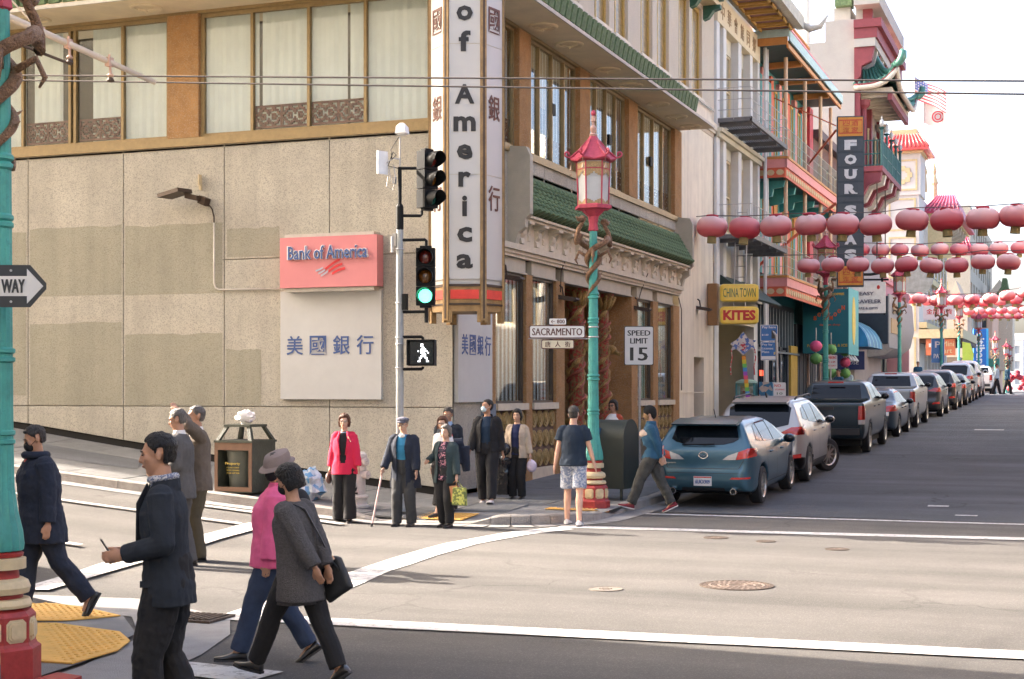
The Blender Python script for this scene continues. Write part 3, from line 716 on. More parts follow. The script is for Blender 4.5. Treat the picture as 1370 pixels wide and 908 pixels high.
# entrance: recessed, dark, with two carved dragon columns
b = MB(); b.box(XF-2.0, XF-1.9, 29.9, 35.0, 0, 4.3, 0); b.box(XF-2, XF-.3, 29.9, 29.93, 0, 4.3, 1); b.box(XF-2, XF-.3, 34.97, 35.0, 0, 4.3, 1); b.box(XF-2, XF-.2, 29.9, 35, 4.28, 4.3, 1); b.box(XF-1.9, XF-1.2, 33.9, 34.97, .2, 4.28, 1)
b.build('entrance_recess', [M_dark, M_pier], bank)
window(bank, 'x', XF-1.8, 1, 30.4, 33.8, .45, 3.6, .05, M_scr, M_dglass, (31.5, 32.6), (2.7,), .08, name='entrance_door')
facade(MB(), 'x', XF, 1, YF, 25.72, zs(-10, YF)+.1, 4.69, [], .2).build('pebble_wall', M_wallb, bank)
MB().box(XF-.02, XF+.03, 25.55, 25.74, .15, 4.55).build('corner_trim', M_pier, bank)
M_dragon = mat('painted_dragon_relief', (.30,.17,.07), .5, .25, var=.5, vs=14, bump=1.2, bs=50, spk=(22, (.42,.06,.04), .62, .06))
M_dragon2 = mat('gilt_relief', (.42,.27,.09), .45, .35, var=.4, vs=30, bump=1, bs=60)
M_dragon3 = mat('red_relief', (.34,.09,.05), .5, 0, var=.3, vs=30, bump=.6)
for y in (31.75, 33.65):
    zb = zs(-10, y); c = (XF-.35, y, 0)
    b = MB(); b.lathe(c, [(.26, zb), (.26, zb+.15), (.20, zb+.25), (.17, zb+.3), (.165, 3.85), (.21, 3.95), (.30, 4.27)], 18); col_ = b.build('dragon_column', M_dragon, bank, smooth=30)
    for s, (mm, rr) in enumerate(((M_dragon2, .055), (M_dragon3, .04), (M_dragon2, .035), (M_dragon3, .03))):
        pts = []
        for k in range(90):
            t = k/89; a = s*1.7+t*2*math.pi*3.2*(1 if s % 2 == 0 else 1.6)
            rad = .185+.02*math.sin(k*1.3); pts.append((c[0]+rad*math.cos(a), y+rad*math.sin(a), zb+.35+t*3.45))
        MB().tube(pts, [rr*(.8+.35*math.sin(k*.9)) for k in range(90)], 7).build('dragon_coil', mm, col_, smooth=True)
    b = MB(); b.ell((c[0]+.22, y+.12, 2.95), (.12,.10,.11), 10, 8); b.tube([(c[0]+.3, y+.1, 2.9), (c[0]+.42, y+.08, 2.84), (c[0]+.46, y+.08, 2.9)], [.06,.05,.02], 8); b.tube([(c[0]+.2, y+.2, 3.02), (c[0]+.25, y+.28, 3.16)], [.03,.01], 6); b.build('dragon_head', M_dragon2, col_, smooth=True)
    for k in range(7):
        a = -1.4+k*.46; b = MB(); b.tube([(c[0]+.17*math.cos(a), y+.17*math.sin(a), 3.9), (c[0]+.24*math.cos(a), y+.24*math.sin(a), 4.05), (c[0]+.33*math.cos(a), y+.33*math.sin(a), 4.2)], [.05,.06,.03], 6); b.build('capital_leaf', M_dragon2, col_, smooth=True)
# plain cream wall at the north end of the bank, small black doorway
b = MB(); facade(b, 'x', XF-.02, 1, 39.6, 43.7, 0, 9.5, [(41.3, 42.5, .5, 2.95)], .5); b.build('plain_wall', M_creamw, bank)
b = MB(); b.box(XF-.55, XF-.4, 41.3, 42.5, .4, 3.0); b.box(XF-.4, XF-.36, 41.4, 42.4, .5, 1.7); b.box(XF-.4, XF-.36, 41.4, 42.4, 1.8, 2.8); b.build('doorway', M_black, bank)
b = MB(); b.box(XF-.02, XF+.002, 39.6, 43.7, 1.93, 1.95); b.box(XF-.02, XF+.06, 39.65, 43.7, 9.62, 9.7); b.box(XF-.02, XF+.1, 39.65, 43.7, 9.7, 9.9); b.build('wall_course', M_creamw, bank)
def lamp_arm(y, z, x=XF):
    b = MB(); b.tube([(x, y-.05, z+.25), (x+.06, y-.05, z+.2), (x+.08, y-.04, z+.02)], .02, 6)
    b.prism([(x-.02, z+.05), (x+.38, z-.02), (x+.40, z-.06), (x+.3, z-.10), (x-.02, z-.04)], 'y', y-.14, y+.10)
    b.build('wall_lamp', M_iron, bank)
for y, z in ((26.35, 4.15), (29.65, 3.95), (35.3, 4.02), (41.7, 4.35)): lamp_arm(y, z)
b = MB(); b.tube([(XF+.02, 29.6, 4.05), (XF+.03, 29.62, 4.5), (XF+.12, 29.6, 4.72), (XF+.13, 29.6, 5.2)], .012, 5); b.tube([(XF+.02, 35.4, 4.1), (XF+.03, 35.75, 4.5), (XF+.18, 35.8, 4.9)], .012, 5); b.tube([(XF+.02, 39.75, 2.0), (XF+.03, 39.7, 4.2), (XF+.03, 39.4, 4.5)], .015, 5); b.build('cable', M_iron, bank)
# floodlight and conduit on the south wall
fl = thing('floodlight', 'brown wall floodlight with a white conduit bending down to the red bank sign', 'floodlight', (-15.2, YF, 5.5))
b = MB(); b.obox((-15.62, 23.55, 5.63), (.26,-.06,.04), (.05,.16,.0), (-.01,.0,.035)); b.obox((-15.3, 23.66, 5.56), (.13,0,-.03), (0,.08,0), (0,0,.05)); b.obox((-15.15, 23.8, 5.5), (.07,0,-.03), (0,.09,0), (.02,0,.07)); b.build('lamp_head', mat('dark_brown_metal', (.07,.045,.03), .5, .3), fl)
MB().tube([(-15.1,23.86,5.45),(-15.02,23.87,5.35),(-14.98,23.87,5.2),(-14.98,23.87,5.1)], .014, 6).build('flex_cable', M_iron, fl, smooth=True)
MB().tube([(-14.98,23.87,5.1),(-14.98,23.87,3.98),(-14.95,23.87,3.90),(-14.88,23.87,3.86),(-13.6,23.87,3.845)], .016, 6).build('conduit', mat('white_conduit', (.62,.58,.5), .6), fl, smooth=True)
b = MB(); b.box(-15.29,-15.25,23.84,23.9,5.72,5.82); b.box(-15.28,-15.26,23.8,23.9,5.8,6.0); b.build('junction_box', M_cream, fl)
# red bank sign
rs = thing('bank_sign', 'pinkish red box sign with raised lettering and a flag emblem on the pebble wall', 'sign', (-12.6, YF, 3.84))
M_rsign = mat('red_acrylic', (.64,.225,.235), .35, var=.04, vs=2, coat=.3)
MB().box(-13.43,-11.50,YF-.32,YF-.07,3.83,4.73).build('sign_box', M_rsign, rs)
b = MB(); b.box(-13.35,-11.58,YF-.28,YF-.02,4.735,4.79); b.box(-13.35,-11.58,YF-.28,YF-.02,3.76,3.825); b.box(-13.45,-13.35,YF-.1,YF,3.87,4.74); b.box(-11.87,-11.77,YF-.1,YF,3.87,4.74); b.build('mounting_rail', mat('pale_rail', (.5,.47,.4), .6), rs)
M_navyl = mat('navy_letter', (.05,.10,.27), .5, var=.05)
text('Bank of America', (-12.46, YF-.345, 4.45), (1,0,0), (0,0,1), 1.6, .25, mat('white_letter', (.75,.75,.74), .5), rs, 'letter_edge', ext=.024, bold=.022)
text('Bank of America', (-12.45, YF-.375, 4.445), (1,0,0), (0,0,1), 1.57, .235, M_navyl, rs, 'letter_face', ext=.003, bold=.008)
M_fred = mat('flag_red', (.65,.03,.035), .5); M_fblue = mat('flag_blue', (.42,.44,.5), .5)
def emblem(cx, y, cz, s, par):
    wv = lambda x: .10*math.sin(x*3.2)
    def stripe(x0, x1, o, m, w=.085):
        b = MB(); n = 8; top = []; bot = []
        for k in range(n+1):
            x = x0+(x1-x0)*k/n; z = x*.42 + o + .05*math.sin(x*5); top.append((cx+s*x, y, cz+s*(z+w/2))); bot.append((cx+s*x, y, cz+s*(z-w/2)))
        b.add(bot+top, [(k, k+1, n+2+k, n+1+k) for k in range(n)])
        q = [p for p in b.v]; b.add([Vector((p.x, p.y+.02, p.z)) for p in q], [(k, k+1, n+2+k, n+1+k) for k in range(n)]); b.build('emblem_stripe', m, par)
    for k in range(3): stripe(-.05+k*.14-.1, .42+k*.10, .16-k*.17, M_fred)
    for k in range(3): stripe(-.5+k*.1, -.22+k*.1, .26-k*.12, M_fblue, .06)
emblem(-12.44, YF-.335, 4.11, .52, rs)
# white signs with the name in Chinese
def white_sign(par_label, ax, u0, u1, z0, z1, tz, th, tx0, tx1):
    loc = ((u0+u1)/2, YF, z0) if ax == 'y' else (XF, (u0+u1)/2, z0)
    t = thing('name_panel', par_label, 'sign', loc)
    b = MB(); w = mat('cream_white_panel', (.53,.53,.51), .5, var=.06, vs=1.5, dirt=.06)
    if ax == 'y': b.box(u0, u1, YF-.07, YF, z0, z1); b.build('panel', w, t); 
    else: b.box(XF, XF+.07, u0, u1, z0, z1); b.build('panel', w, t)
    for k, ch in enumerate('美國銀行'):
        c = tx0+(tx1-tx0)*(k+.5)/4
        if ax == 'y': text(ch, (c, YF-.075, tz), (1,0,0), (0,0,1), th*.92, th*.95, M_navyl, t, 'character', bold=.008)
        else: text(ch, (XF+.075, c, tz), (0,1,0), (0,0,1), th*.78, th, M_navyl, t, 'character', bold=.008)
white_sign('wide white name panel with blue Chinese characters under the red bank sign', 'y', -13.56, -11.54, 1.84, 3.79, 2.81, .36, -13.5, -11.62)
white_sign('narrow white panel with blue Chinese characters under the tall vertical bank sign', 'x', 23.99, 25.6, 1.79, 3.5, 2.81, .36, 24.1, 25.55)
# utility cabinet at the corner
MB().box(XF, XF+.12, 25.2, 25.66, .25, 1.75).build('cabinet', mat('blue_grey_door', (.16,.19,.23), .6), bank)
# ---- vertical blade sign, six-sided
bs = thing('blade_sign', 'tall six-sided vertical bank sign with black lettering on white at the building corner', 'sign', (-9.64, 23.19, 3.2))
A0 = R(-71); HR = .62; cx, cy = -9.64, 23.19
M_wsign = mat('white_sign_face', (.52,.515,.50), .45, var=.03, vs=1.5)
M_bgold = mat('brown_gilt_band', (.31,.195,.08), .55, .15, var=.3, vs=6)
def hexp(r, z, ph=0): return [(cx+r*math.cos(A0+R(30)+k*math.pi/3), cy+r*math.sin(A0+R(30)+k*math.pi/3), z) for k in range(6)]
MB().rings([hexp(HR-.03, 3.55), hexp(HR-.03, 10.8)]).build('sign_core', M_wsign, bs)
MB().rings([hexp(HR-.01, 3.30), hexp(HR-.01, 3.74)]).rings([hexp(HR, 10.8), hexp(HR, 11.3)]).build('gilt_band', M_bgold, bs)
for k in range(6):
    p = Vector(hexp(HR-.005, 0)[k]); n = Vector((p.x-cx, p.y-cy, 0)).normalized(); t = Vector((-n.y, n.x, 0))
    MB().obox((p.x, p.y, 7.1), n*.022, t*.05, (0,0,3.95)).build('edge_trim', M_bgold, bs)
    MB().obox((p.x+n.x*.006, p.y+n.y*.006, 7.1), n*.022, t*.014, (0,0,3.92)).build('dark_bead', mat('dark_brown_line', (.05,.03,.02), .6), bs)
    fa = A0+k*math.pi/3; fn = Vector((math.cos(fa), math.sin(fa), 0)); ft = Vector((-fn.y, fn.x, 0)); fc = Vector((cx, cy, 0))+fn*(HR*.866)
    for z, h in ((3.73,.02), (3.42,.015)): MB().obox(fc+Vector((0,0,z)), fn*.012, ft*.30, (0,0,h)).build('dark_bead', MATS['dark_brown_line'], bs)
    MB().obox(fc+Vector((0,0,3.58)), fn*.014, ft*.235, (0,0,.075)).build('red_plaque', mat('sign_red', (.70,.05,.035), .5), bs)
    # face panel with cut corners
    pc = fc+Vector((0,0,0))-fn*.004; q = []
    for a, z in ((-.26,3.86),(-.23,3.83),(.23,3.83),(.26,3.86),(.26,10.7),(-.26,10.7)): q.append((a, z))
    MB().rings([[pc+ft*a+Vector((0,0,z))+fn*d for a, z in q] for d in (-.01,.008)]).build('face_panel', M_wsign, bs)
    for z in (5.55, 7.7): MB().obox(fc+fn*.006+Vector((0,0,z)), fn*.003, ft*.26, (0,0,.004)).build('panel_seam', MATS['grey_stone_panel'], bs)
    for s in (-1, 1): MB().obox(fc+ft*s*.25+Vector((0,0,3.22))-fn*.02, fn*.04, ft*.045, (0,0,.10)).build('bracket_foot', M_bgold, bs)
    up = (0,0,1)
    if k in (0, 2, 4):
        zz = {'a':4.03,'c':4.48,'i':4.96,'r':5.42,'e':5.86,'m':6.32,'A':6.81}
        M_blk = mat('sign_black', (.012,.012,.014), .5)
        seq = [('a',4.12,.25,.24),('c',4.56,.23,.25),('i',5.03,.08,.34),('r',5.47,.19,.25),('e',5.92,.24,.25),('m',6.38,.34,.25),('A',6.87,.30,.32),('f',7.74,.18,.34),('o',8.2,.25,.25),('k',9.0,.25,.33),('n',9.42,.25,.25),('a',9.84,.25,.25),('B',10.3,.27,.32)]
        for ch, z, w, h in seq: text(ch, fc+fn*.013+Vector((0,0,z)), ft, up, w*1.08, h, M_blk, bs, 'letter', bold=.034)
    else:
        M_brn = mat('sign_brown', (.10,.025,.015), .5)
        for ch, z in (('行',5.18), ('銀',6.68), ('國',8.13), ('美',9.6)): text(ch, fc+fn*.013+Vector((0,0,z)), ft, up, .34, .42, M_brn, bs, 'character', bold=.008)
for z in (3.35, 8.5): MB().cyl((cx, cy, z), (XF-.05, YF+.05, z), .05).build('wall_bracket', M_iron, bs)
# ------------------------------------------------------------------ block to the south-west (outside the frame; overhang added to shade the near corner)
swb = thing('corner_block', 'pale block with an overhang added for shade on the near side of Sacramento Street', 'building', (-12, 8, 0))
b = MB(); b.box(-46, -10.6, -14, 8.2, 0, 22); b.box(-46, -10.4, 8.2, 12.0, 2.9, 13); b.build('wall', M_creamw, swb)
shbox = thing('shade_box', 'unseen green box added to shade the near pavement beside the corner block', 'shade_box', (-12.4, 9.8, .2)); MB().box(-14,-11.2,8.5,11.2,.1,2.75).build('box_body', M_gtile, shbox); MB().box(-14.2,-11.0,8.4,11.3,2.75,2.88).build('roof', M_iron, shbox)  # unseen box, added only to cast shade on the near corner
for k in range(9): window(swb, 'y', 12.0, 1, -44+k*3.6, -42.2+k*3.6, 5.8, 8.2, .0, M_scr, M_dglass, fw=.08)
for k in range(6): window(swb, 'x', -10.6, 1, -12+k*3.2, -10.4+k*3.2, 5.6, 8.0, .0, M_scr, M_dglass, fw=.08)
# ------------------------------------------------------------------ east side of Grant (outside the frame; mirrored in the windows)
M_east = [mat('east_cream', (.55,.5,.42), .9), mat('east_brick', (.35,.2,.14), .9), mat('east_grey', (.42,.42,.4), .9)]
for i, (y0, y1, h, x) in enumerate(((-30, 7.5, 17, 5.2), (24.2, 40, 14, 5.0), (40.1, 55, 11, 5.0), (55.1, 72, 15, 5.0), (72.1, 86, 12, 5.0))):
    tb_ = thing('east_building', ['cream block behind the viewer on the right side of the street', 'cream corner block opposite the bank', 'brick block next to the corner block opposite the bank', 'grey block halfway up the right side of the street', 'cream block at the top of the right side'][i], 'building', (x+6, y0, 0))
    b = MB(); ops = []
    n = int((y1-y0)/3); w = (y1-y0)/n
    for k in range(n):
        z = 5.2
        while z+2 < h-1: ops.append((y0+k*w+.8, y0+(k+1)*w-.8, z, z+2)); z += 3.4
    facade(b, 'x', x, -1, y0, y1, 0, h, ops, .2); b.box(x+.3, x+14, y0, y1, 0, h); b.add([(x,y0,h),(x+.3,y0,h),(x+.3,y1,h),(x,y1,h)], [(0,1,2,3)]); b.add([(x,y0,0),(x+.3,y0,0),(x+.3,y0,h),(x,y0,h)], [(0,1,2,3)])
    b.build('wall', M_east[i % 3], tb_)
    for o in ops: window(tb_, 'x', x, -1, *o, .18, M_cream, M_dglass, fw=.08)
# ------------------------------------------------------------------ dragon lantern posts
def lantern_post(loc, label):
    t = thing('lantern_post', label, 'street lamp', loc, 0, 'dragon lantern posts along the kerb')
    kw = dict(local=True); o8 = math.pi/8
    b = MB(); b.lathe((0,0,0), [(.27,-.1),(.27,.16),(.245,.18),(.235,.20),(.235,.38),(.21,.41),(.17,.43)], 8, rot=o8); b.build('plinth', M_redp, t, **kw)
    for k in range(8):      # stepped cream cartouches on the plinth faces
        a = k*math.pi/4; n = Vector((math.cos(a), math.sin(a), 0)); u = Vector((-n.y, n.x, 0)); b = MB()
        for q, d in ((1, .004), (.82, .014), (.64, .022)):
            w, h, c = .072*q, .078*q, .025*q; pl = [(-w+c,-h),(w-c,-h),(w,-h+c),(w,h-c),(w-c,h),(-w+c,h),(-w,h-c),(-w,-h+c)]
            b.rings([[n*(.2165+dd)+u*x+Vector((0,0,.285+z)) for x, z in pl] for dd in (-.01, d)])
        b.build('cartouche', M_cream, t, **kw)
    b = MB(); b.lathe((0,0,0), [(.17,.43),(.205,.435),(.21,.455),(.195,.49),(.16,.495)], 24); b.lathe((0,0,0), [(.14,.52),(.19,.53),(.2,.57),(.185,.61),(.15,.63)], 24); b.lathe((0,0,0), [(.13,.69),(.17,.695),(.17,.765),(.13,.775)], 24); b.build('cream_moulding', M_cream, t, smooth=30, **kw)
    b = MB(); b.lathe((0,0,0), [(.2,.40),(.16,.43),(.15,.5),(.155,.53),(.13,.6),(.12,.69),(.13,.77),(.15,.78),(.155,.80),(.12,.82)], 20); b.build('red_moulding', M_redp, t, smooth=30, **kw)
    b = MB(); pr = []
    def flute(r, z, n=32): return [(r*(1+.035*math.cos(j*math.pi))*math.cos(2*math.pi*j/n), r*(1+.035*math.cos(j*math.pi))*math.sin(2*math.pi*j/n), z) for j in range(n)]
    b.rings([flute(r, z) for r, z in ((.10,.80),(.15,.82),(.155,.86),(.145,.95),(.115,1.08),(.092,1.25),(.086,1.5),(.08,2.1),(.072,3.4),(.06,4.55))])
    for z in (1.56,1.62,2.12,2.18,3.04,3.09,3.44,3.5): b.lathe((0,0,0), [(.07,z-.03),(.1 if z < 3 else .09,z-.012),(.1 if z < 3 else .09,z+.012),(.07,z+.03)], 16)
    b.build('shaft', M_teal, t, smooth=40, **kw)
    for s in (0, 1):        # the two dragons winding up the shaft and out under the lantern
        pts = []; rad = []
        for k in range(60):
            u = k/59; a = s*math.pi+u*math.pi*3.3; z = 3.42+u*1.0
            r = .085+.02*u + (.16*max(0, (u-.72)/.28)**1.2); pts.append((r*math.cos(a), r*math.sin(a), z)); rad.append(.018+.032*min(1, u*1.6))
        a = s*math.pi+math.pi*3.3
        for q, (r, z) in enumerate(((.30,4.36),(.34,4.30),(.36,4.40),(.33,4.52),(.28,4.60),(.26,4.66))): pts.append((r*math.cos(a+q*.05), r*math.sin(a+q*.05), z)); rad.append(.05-.004*q)
        b = MB(); b.tube(pts, rad, 8)
        hx, hy = .30*math.cos(a+.3), .30*math.sin(a+.3)
        b.ell((hx, hy, 4.68), (.07,.06,.055), 8, 6); b.tube([(hx, hy, 4.68), (hx*1.3, hy*1.3, 4.66), (hx*1.5, hy*1.5, 4.70)], [.05,.035,.012], 6)
        for q in range(8):
            p = Vector(pts[10+q*6]); n = Vector((p.x, p.y, 0)).normalized(); b.tube([p, p+n*.07+Vector((0,0,.05))], [.02,.003], 5)
        for aa in (.9, -.9): b.tube([(.1*math.cos(a+aa), .1*math.sin(a+aa), 4.1), (.24*math.cos(a+aa), .24*math.sin(a+aa), 4.18), (.3*math.cos(a+aa), .3*math.sin(a+aa), 4.05), (.26*math.cos(a+aa), .26*math.sin(a+aa), 3.98)], [.03,.028,.02,.008], 6)
        b.build('dragon', M_bronze, t, smooth=True, **kw)
    b = MB(); b.lathe((0,0,0), [(.06,4.5),(.085,4.52),(.07,4.62),(.09,4.74),(.2,4.84),(.31,4.86),(.31,4.91),(.27,4.93)], 6); b.build('lantern_tray', M_pinkred, t, smooth=20, **kw)
    H6 = lambda r, z: [(r*math.cos(k*math.pi/3+.35), r*math.sin(k*math.pi/3+.35), z) for k in range(6)]
    MB().rings([H6(.235,4.92), H6(.255,5.62)]).build('lantern_glass', M_frost, t, **kw)
    for k in range(6):
        a = Vector(H6(.245,4.92)[k]); c = Vector(H6(.265,5.64)[k]); MB().tube([a, c], .013, 6).build('lantern_post_bar', M_pinkred, t, **kw)
        a2 = Vector(H6(.25,4.92)[(k+1) % 6]); b = MB()
        p, q = Vector(H6(.262,5.5)[k]), Vector(H6(.262,5.5)[(k+1) % 6]); b.tube([p, q], .012, 5)
        # gilt fret: scalloped band hanging from the top, small crest at the bottom
        n = p.lerp(q, .5); n.z = 0; n.normalize()
        for i in range(7):
            f0, f1 = i/7, (i+1)/7; dz = .06+.07*abs(math.cos((i+.5)/7*math.pi)); u0, u1 = p.lerp(q, f0), p.lerp(q, f1)
            b.add([u0+n*.004, u1+n*.004, u1+n*.004+Vector((0,0,-dz)), u0+n*.004+Vector((0,0,-dz))], [(0,1,2,3)], 1); b.add([u0+n*.004+Vector((0,0,.1)), u1+n*.004+Vector((0,0,.1)), u1+n*.004, u0+n*.004], [(0,1,2,3)], 1)
            w0, w1 = Vector(H6(.243,4.93)[k]).lerp(Vector(H6(.243,4.93)[(k+1) % 6]), f0), Vector(H6(.243,4.93)[k]).lerp(Vector(H6(.243,4.93)[(k+1) % 6]), f1); dz = .03+.05*abs(math.cos((i+.5)/7*math.pi))
            b.add([w0+n*.006, w1+n*.006, w1+n*.006+Vector((0,0,dz)), w0+n*.006+Vector((0,0,dz))], [(0,1,2,3)], 1)
        b.build('gilt_fret', [M_pinkred, mat('gilt_fretwork', (.34,.24,.12), .5, .3, var=.5, vs=60)], t, **kw)
    # flared roof: six ribs curving up into scrolls
    b = MB(); rs = []
    for z, r, lift in ((5.62,.36,.035),(5.64,.37,.04),(5.70,.30,.02),(5.80,.22,.008),(5.92,.13,0),(6.04,.06,0)):
        ring = []
        for j in range(24):
            a = 2*math.pi*j/24+.35; f = abs(((j % 4)-2)/2); ring.append((r*(.86+.16*f)*math.cos(a), r*(.86+.16*f)*math.sin(a), z+lift*f))
        rs.append(ring)
    b.rings(rs); b.build('lantern_roof', M_pinkred, t, smooth=35, **kw)
    for k in range(6):
        a = k*math.pi/3+.35; c, s_ = math.cos(a), math.sin(a); pts = [(.10*c,.10*s_,5.97),(.22*c,.22*s_,5.82),(.37*c,.37*s_,5.69)]
        for q in range(8): th = -1.3+q*.75; rr = .045-.003*q; pts.append(((.42+rr*math.cos(th))*c, (.42+rr*math.cos(th))*s_, 5.75+rr*math.sin(th)))
        MB().tube(pts, [.012,.015,.018]+[.016]*8, 6).build('roof_scroll', M_pinkred, t, smooth=True, **kw)
        b = MB(); b.tube([(.36*c,.36*s_,5.66),(.36*c,.36*s_,5.56)], .004, 4); b.lathe((.36*c,.36*s_,5.48), [(.028,0),(.03,.01),(.015,.05),(.006,.08)], 8); b.lathe((.36*c,.36*s_,5.40), [(.012,0),(.016,.02),(.004,.05)], 6); b.build('bell', mat('pale_bronze', (.35,.25,.18), .5, .4), t, **kw)
    b = MB(); b.lathe((0,0,0), [(.05,6.02),(.07,6.06),(.03,6.09),(.05,6.13),(.055,6.17),(.02,6.22),(.02,6.26),(.035,6.28),(.035,6.35),(.015,6.37)], 14); b.build('finial', mat('pale_finial', (.5,.3,.24), .5), t, smooth=30, **kw)
    MB().ell((0,0,6.41), (.04,.04,.05), 10, 8).build('finial_ball', M_pinkred, t, smooth=True, **kw)
    return t
PX = -7.4
post1 = lantern_post((-7.35, 23.0, .06), 'nearest whole lantern post, teal and red, right behind the man in shorts')
dup(post1, (-6.90, 8.3, .09), .4, 'teal lantern post cut off by the left edge of the view')
for y, lb in ((46.8, 'teal lantern post behind the parked cars, standing before the teal awning'), (67.0, 'teal lantern post in front of the grey shop sign, third from the corner'),
              (88.0, 'teal lantern post left of the orange shop sign'), (101.0, 'teal lantern post between the orange and the lime green sign'), (121.0, 'distant lantern post left of the blue vertical sign'), (137.0, 'distant lantern post just right of the blue vertical sign'),
              (158.0, 'far lantern post below the yellow shop front'), (165.0, 'farthest lantern post, beside the yellow shop front')):
    dup(post1, (-7.4 if y < 130 else -7.0, y, zg(y)+.14 if y < 130 else zg(y)-1.0), y*.7, lb)
# ------------------------------------------------------------------ ONE WAY sign on the near post
ow = thing('one_way_sign', 'white arrow sign with WAY lettering on a black plate at the left edge', 'sign', (-6.85, 8.1, 2.75))
u = Vector((.925,.38,0)).normalized(); n = u.cross(Vector((0,0,1))); c0 = Vector((-6.63, 8.07, 2.69))
def plate(c, u, poly, th, m, par, name, d=0):
    nn = Vector(u).cross(Vector((0,0,1))); c = Vector(c)
    return MB().rings([[c+Vector(u)*x+Vector((0,0,z))+nn*k for x, z in poly] for k in (d, d+th)]).build(name, m, par)
plate(c0, u, [(-.6,-.14),(.135,-.14),(.24,-.02),(.24,.02),(.135,.14),(-.6,.14)], .006, mat('sign_black2', (.015,.018,.02), .4), ow, 'sign_plate')
M_rw = mat('reflective_white', (.66,.66,.64), .4, var=.03)
plate(c0, u, [(-.6,-.066),(.115,-.066),(.115,-.115),(.222,0),(.115,.115),(.115,.066),(-.6,.066)], .004, M_rw, ow, 'white_arrow', .006)
text('ONE WAY', c0+u*-.05+n*.013, u, (0,0,1), .30, .092, MATS['sign_black2'], ow, bold=-.03)
for z in (.103,-.103): MB().cyl(c0+u*.01+Vector((0,0,z))+n*.004, c0+u*.01+Vector((0,0,z))+n*.014, .008, n=8).build('bolt', M_steel, ow)
# ------------------------------------------------------------------ traffic signals
sg = thing('traffic_signal', 'pale signal pole with a lit green traffic light and a white walking man signal', 'traffic light', (-9.92, 21.15, .14))
MB().lathe((-9.92, 21.15, 0), [(.12,.12),(.12,.2),(.09,.28),(.064,.32),(.054,4.55)], 14).build('pole', mat('painted_steel', (.33,.35,.35), .5, .2), sg, smooth=30)
b = MB(); b.cyl((-9.92,21.15,4.5), (-9.92,21.15,5.48), .03).lathe((-9.92,21.15,0), [(.055,4.50),(.06,4.52),(.06,4.86),(.04,4.9)], 10); b.build('mast_extension', M_black, sg)
b = MB(); b.cyl((-9.92,21.15,5.45), (-9.92,21.15,5.95), .012); b.build('antenna_rod', M_steel, sg)
MB().rings([[( -9.88+dx*r, 21.15+dy*r, z) for dx, dy in ((-1,-1),(1,-1),(1,1),(-1,1))] for r, z in ((.05,5.97),(.085,6.0),(.075,6.1),(.03,6.16))]).build('antenna', mat('bright_white_plastic', (.8,.8,.78), .5), sg)
MB().tube([(-9.93,21.14,5.95),(-10.05,21.1,5.75),(-10.03,21.1,5.6),(-9.96,21.1,5.66),(-10.02,21.12,5.72),(-10.1,21.1,5.5),(-9.94,21.14,5.46)], .008, 5).build('antenna_cable', M_black, sg, smooth=True)
def head(c, fwd, par, lit=None, n=3):
    """three-section signal: housing, doors, visors, lenses"""
    c = Vector(c); f = Vector(fwd).normalized(); s = Vector((-f.y, f.x, 0)); up = Vector((0,0,1)); st = .30
    hb = MB()
    for k in range(n): hb.obox(c+up*(st*(n-1)/2-k*st), f*.09, s*.145, up*.143)
    hb.obox(c+up*(st*n/2+.01), f*.05, s*.09, up*.02).obox(c-up*(st*n/2+.01), f*.05, s*.09, up*.02)
    h = hb.build('signal_head', M_black, par)
    cols = [((.12,.015,.01), 'red_lens_off'), ((.15,.055,.008), 'amber_lens_off'), ((.01,.05,.04), 'green_lens_off')]
    for k in range(n):
        lc = c+up*(st*(n-1)/2-k*st)
        col_, nm = cols[k]
        m_ = mat('green_lens_lit', (.2,.9,.6), .3, var=.0, emit=(.08,1.0,.48), es=1.1) if lit == k else mat(nm, col_, .2, var=.5, vs=60, coat=.5)
        b = MB(); rs = []
        for r, d in ((.105,.09),(.10,.10),(.07,.118),(.03,.125),(.004,.127)): rs.append([lc+f*d+(s*math.cos(a*math.pi/10)+up*math.sin(a*math.pi/10))*r for a in range(20)])
        b.rings(rs); b.build('lens', m_, h, smooth=True)
        b = MB(); rs0 = []; rs1 = []
        ang = [(-1.0+k2*(math.pi+2.0)/16) for k2 in range(17)]
        for q, d in ((0, .085), (1, .33)):
            pass
        vs = []; fs = []
        for i, a in enumerate(ang):
            dl = .30-.12*max(0, -math.sin(a))*1.2
            for rr in (.125, .119):
                for d in (.085, dl): vs.append(lc+f*d+(s*math.cos(a)+up*math.sin(a))*rr)
        for i in range(16):
            o = i*4; fs += [(o, o+1, o+5, o+4), (o+2, o+6, o+7, o+3), (o+1, o+3, o+7, o+5)]
        b.add(vs, fs); b.build('visor', M_black, h, smooth=30)
    return h
head((-9.50, 21.2, 3.76), (.33,-.94,0), sg, 2)
head((-9.52, 21.3, 5.28), (.93,-.37,0), sg)
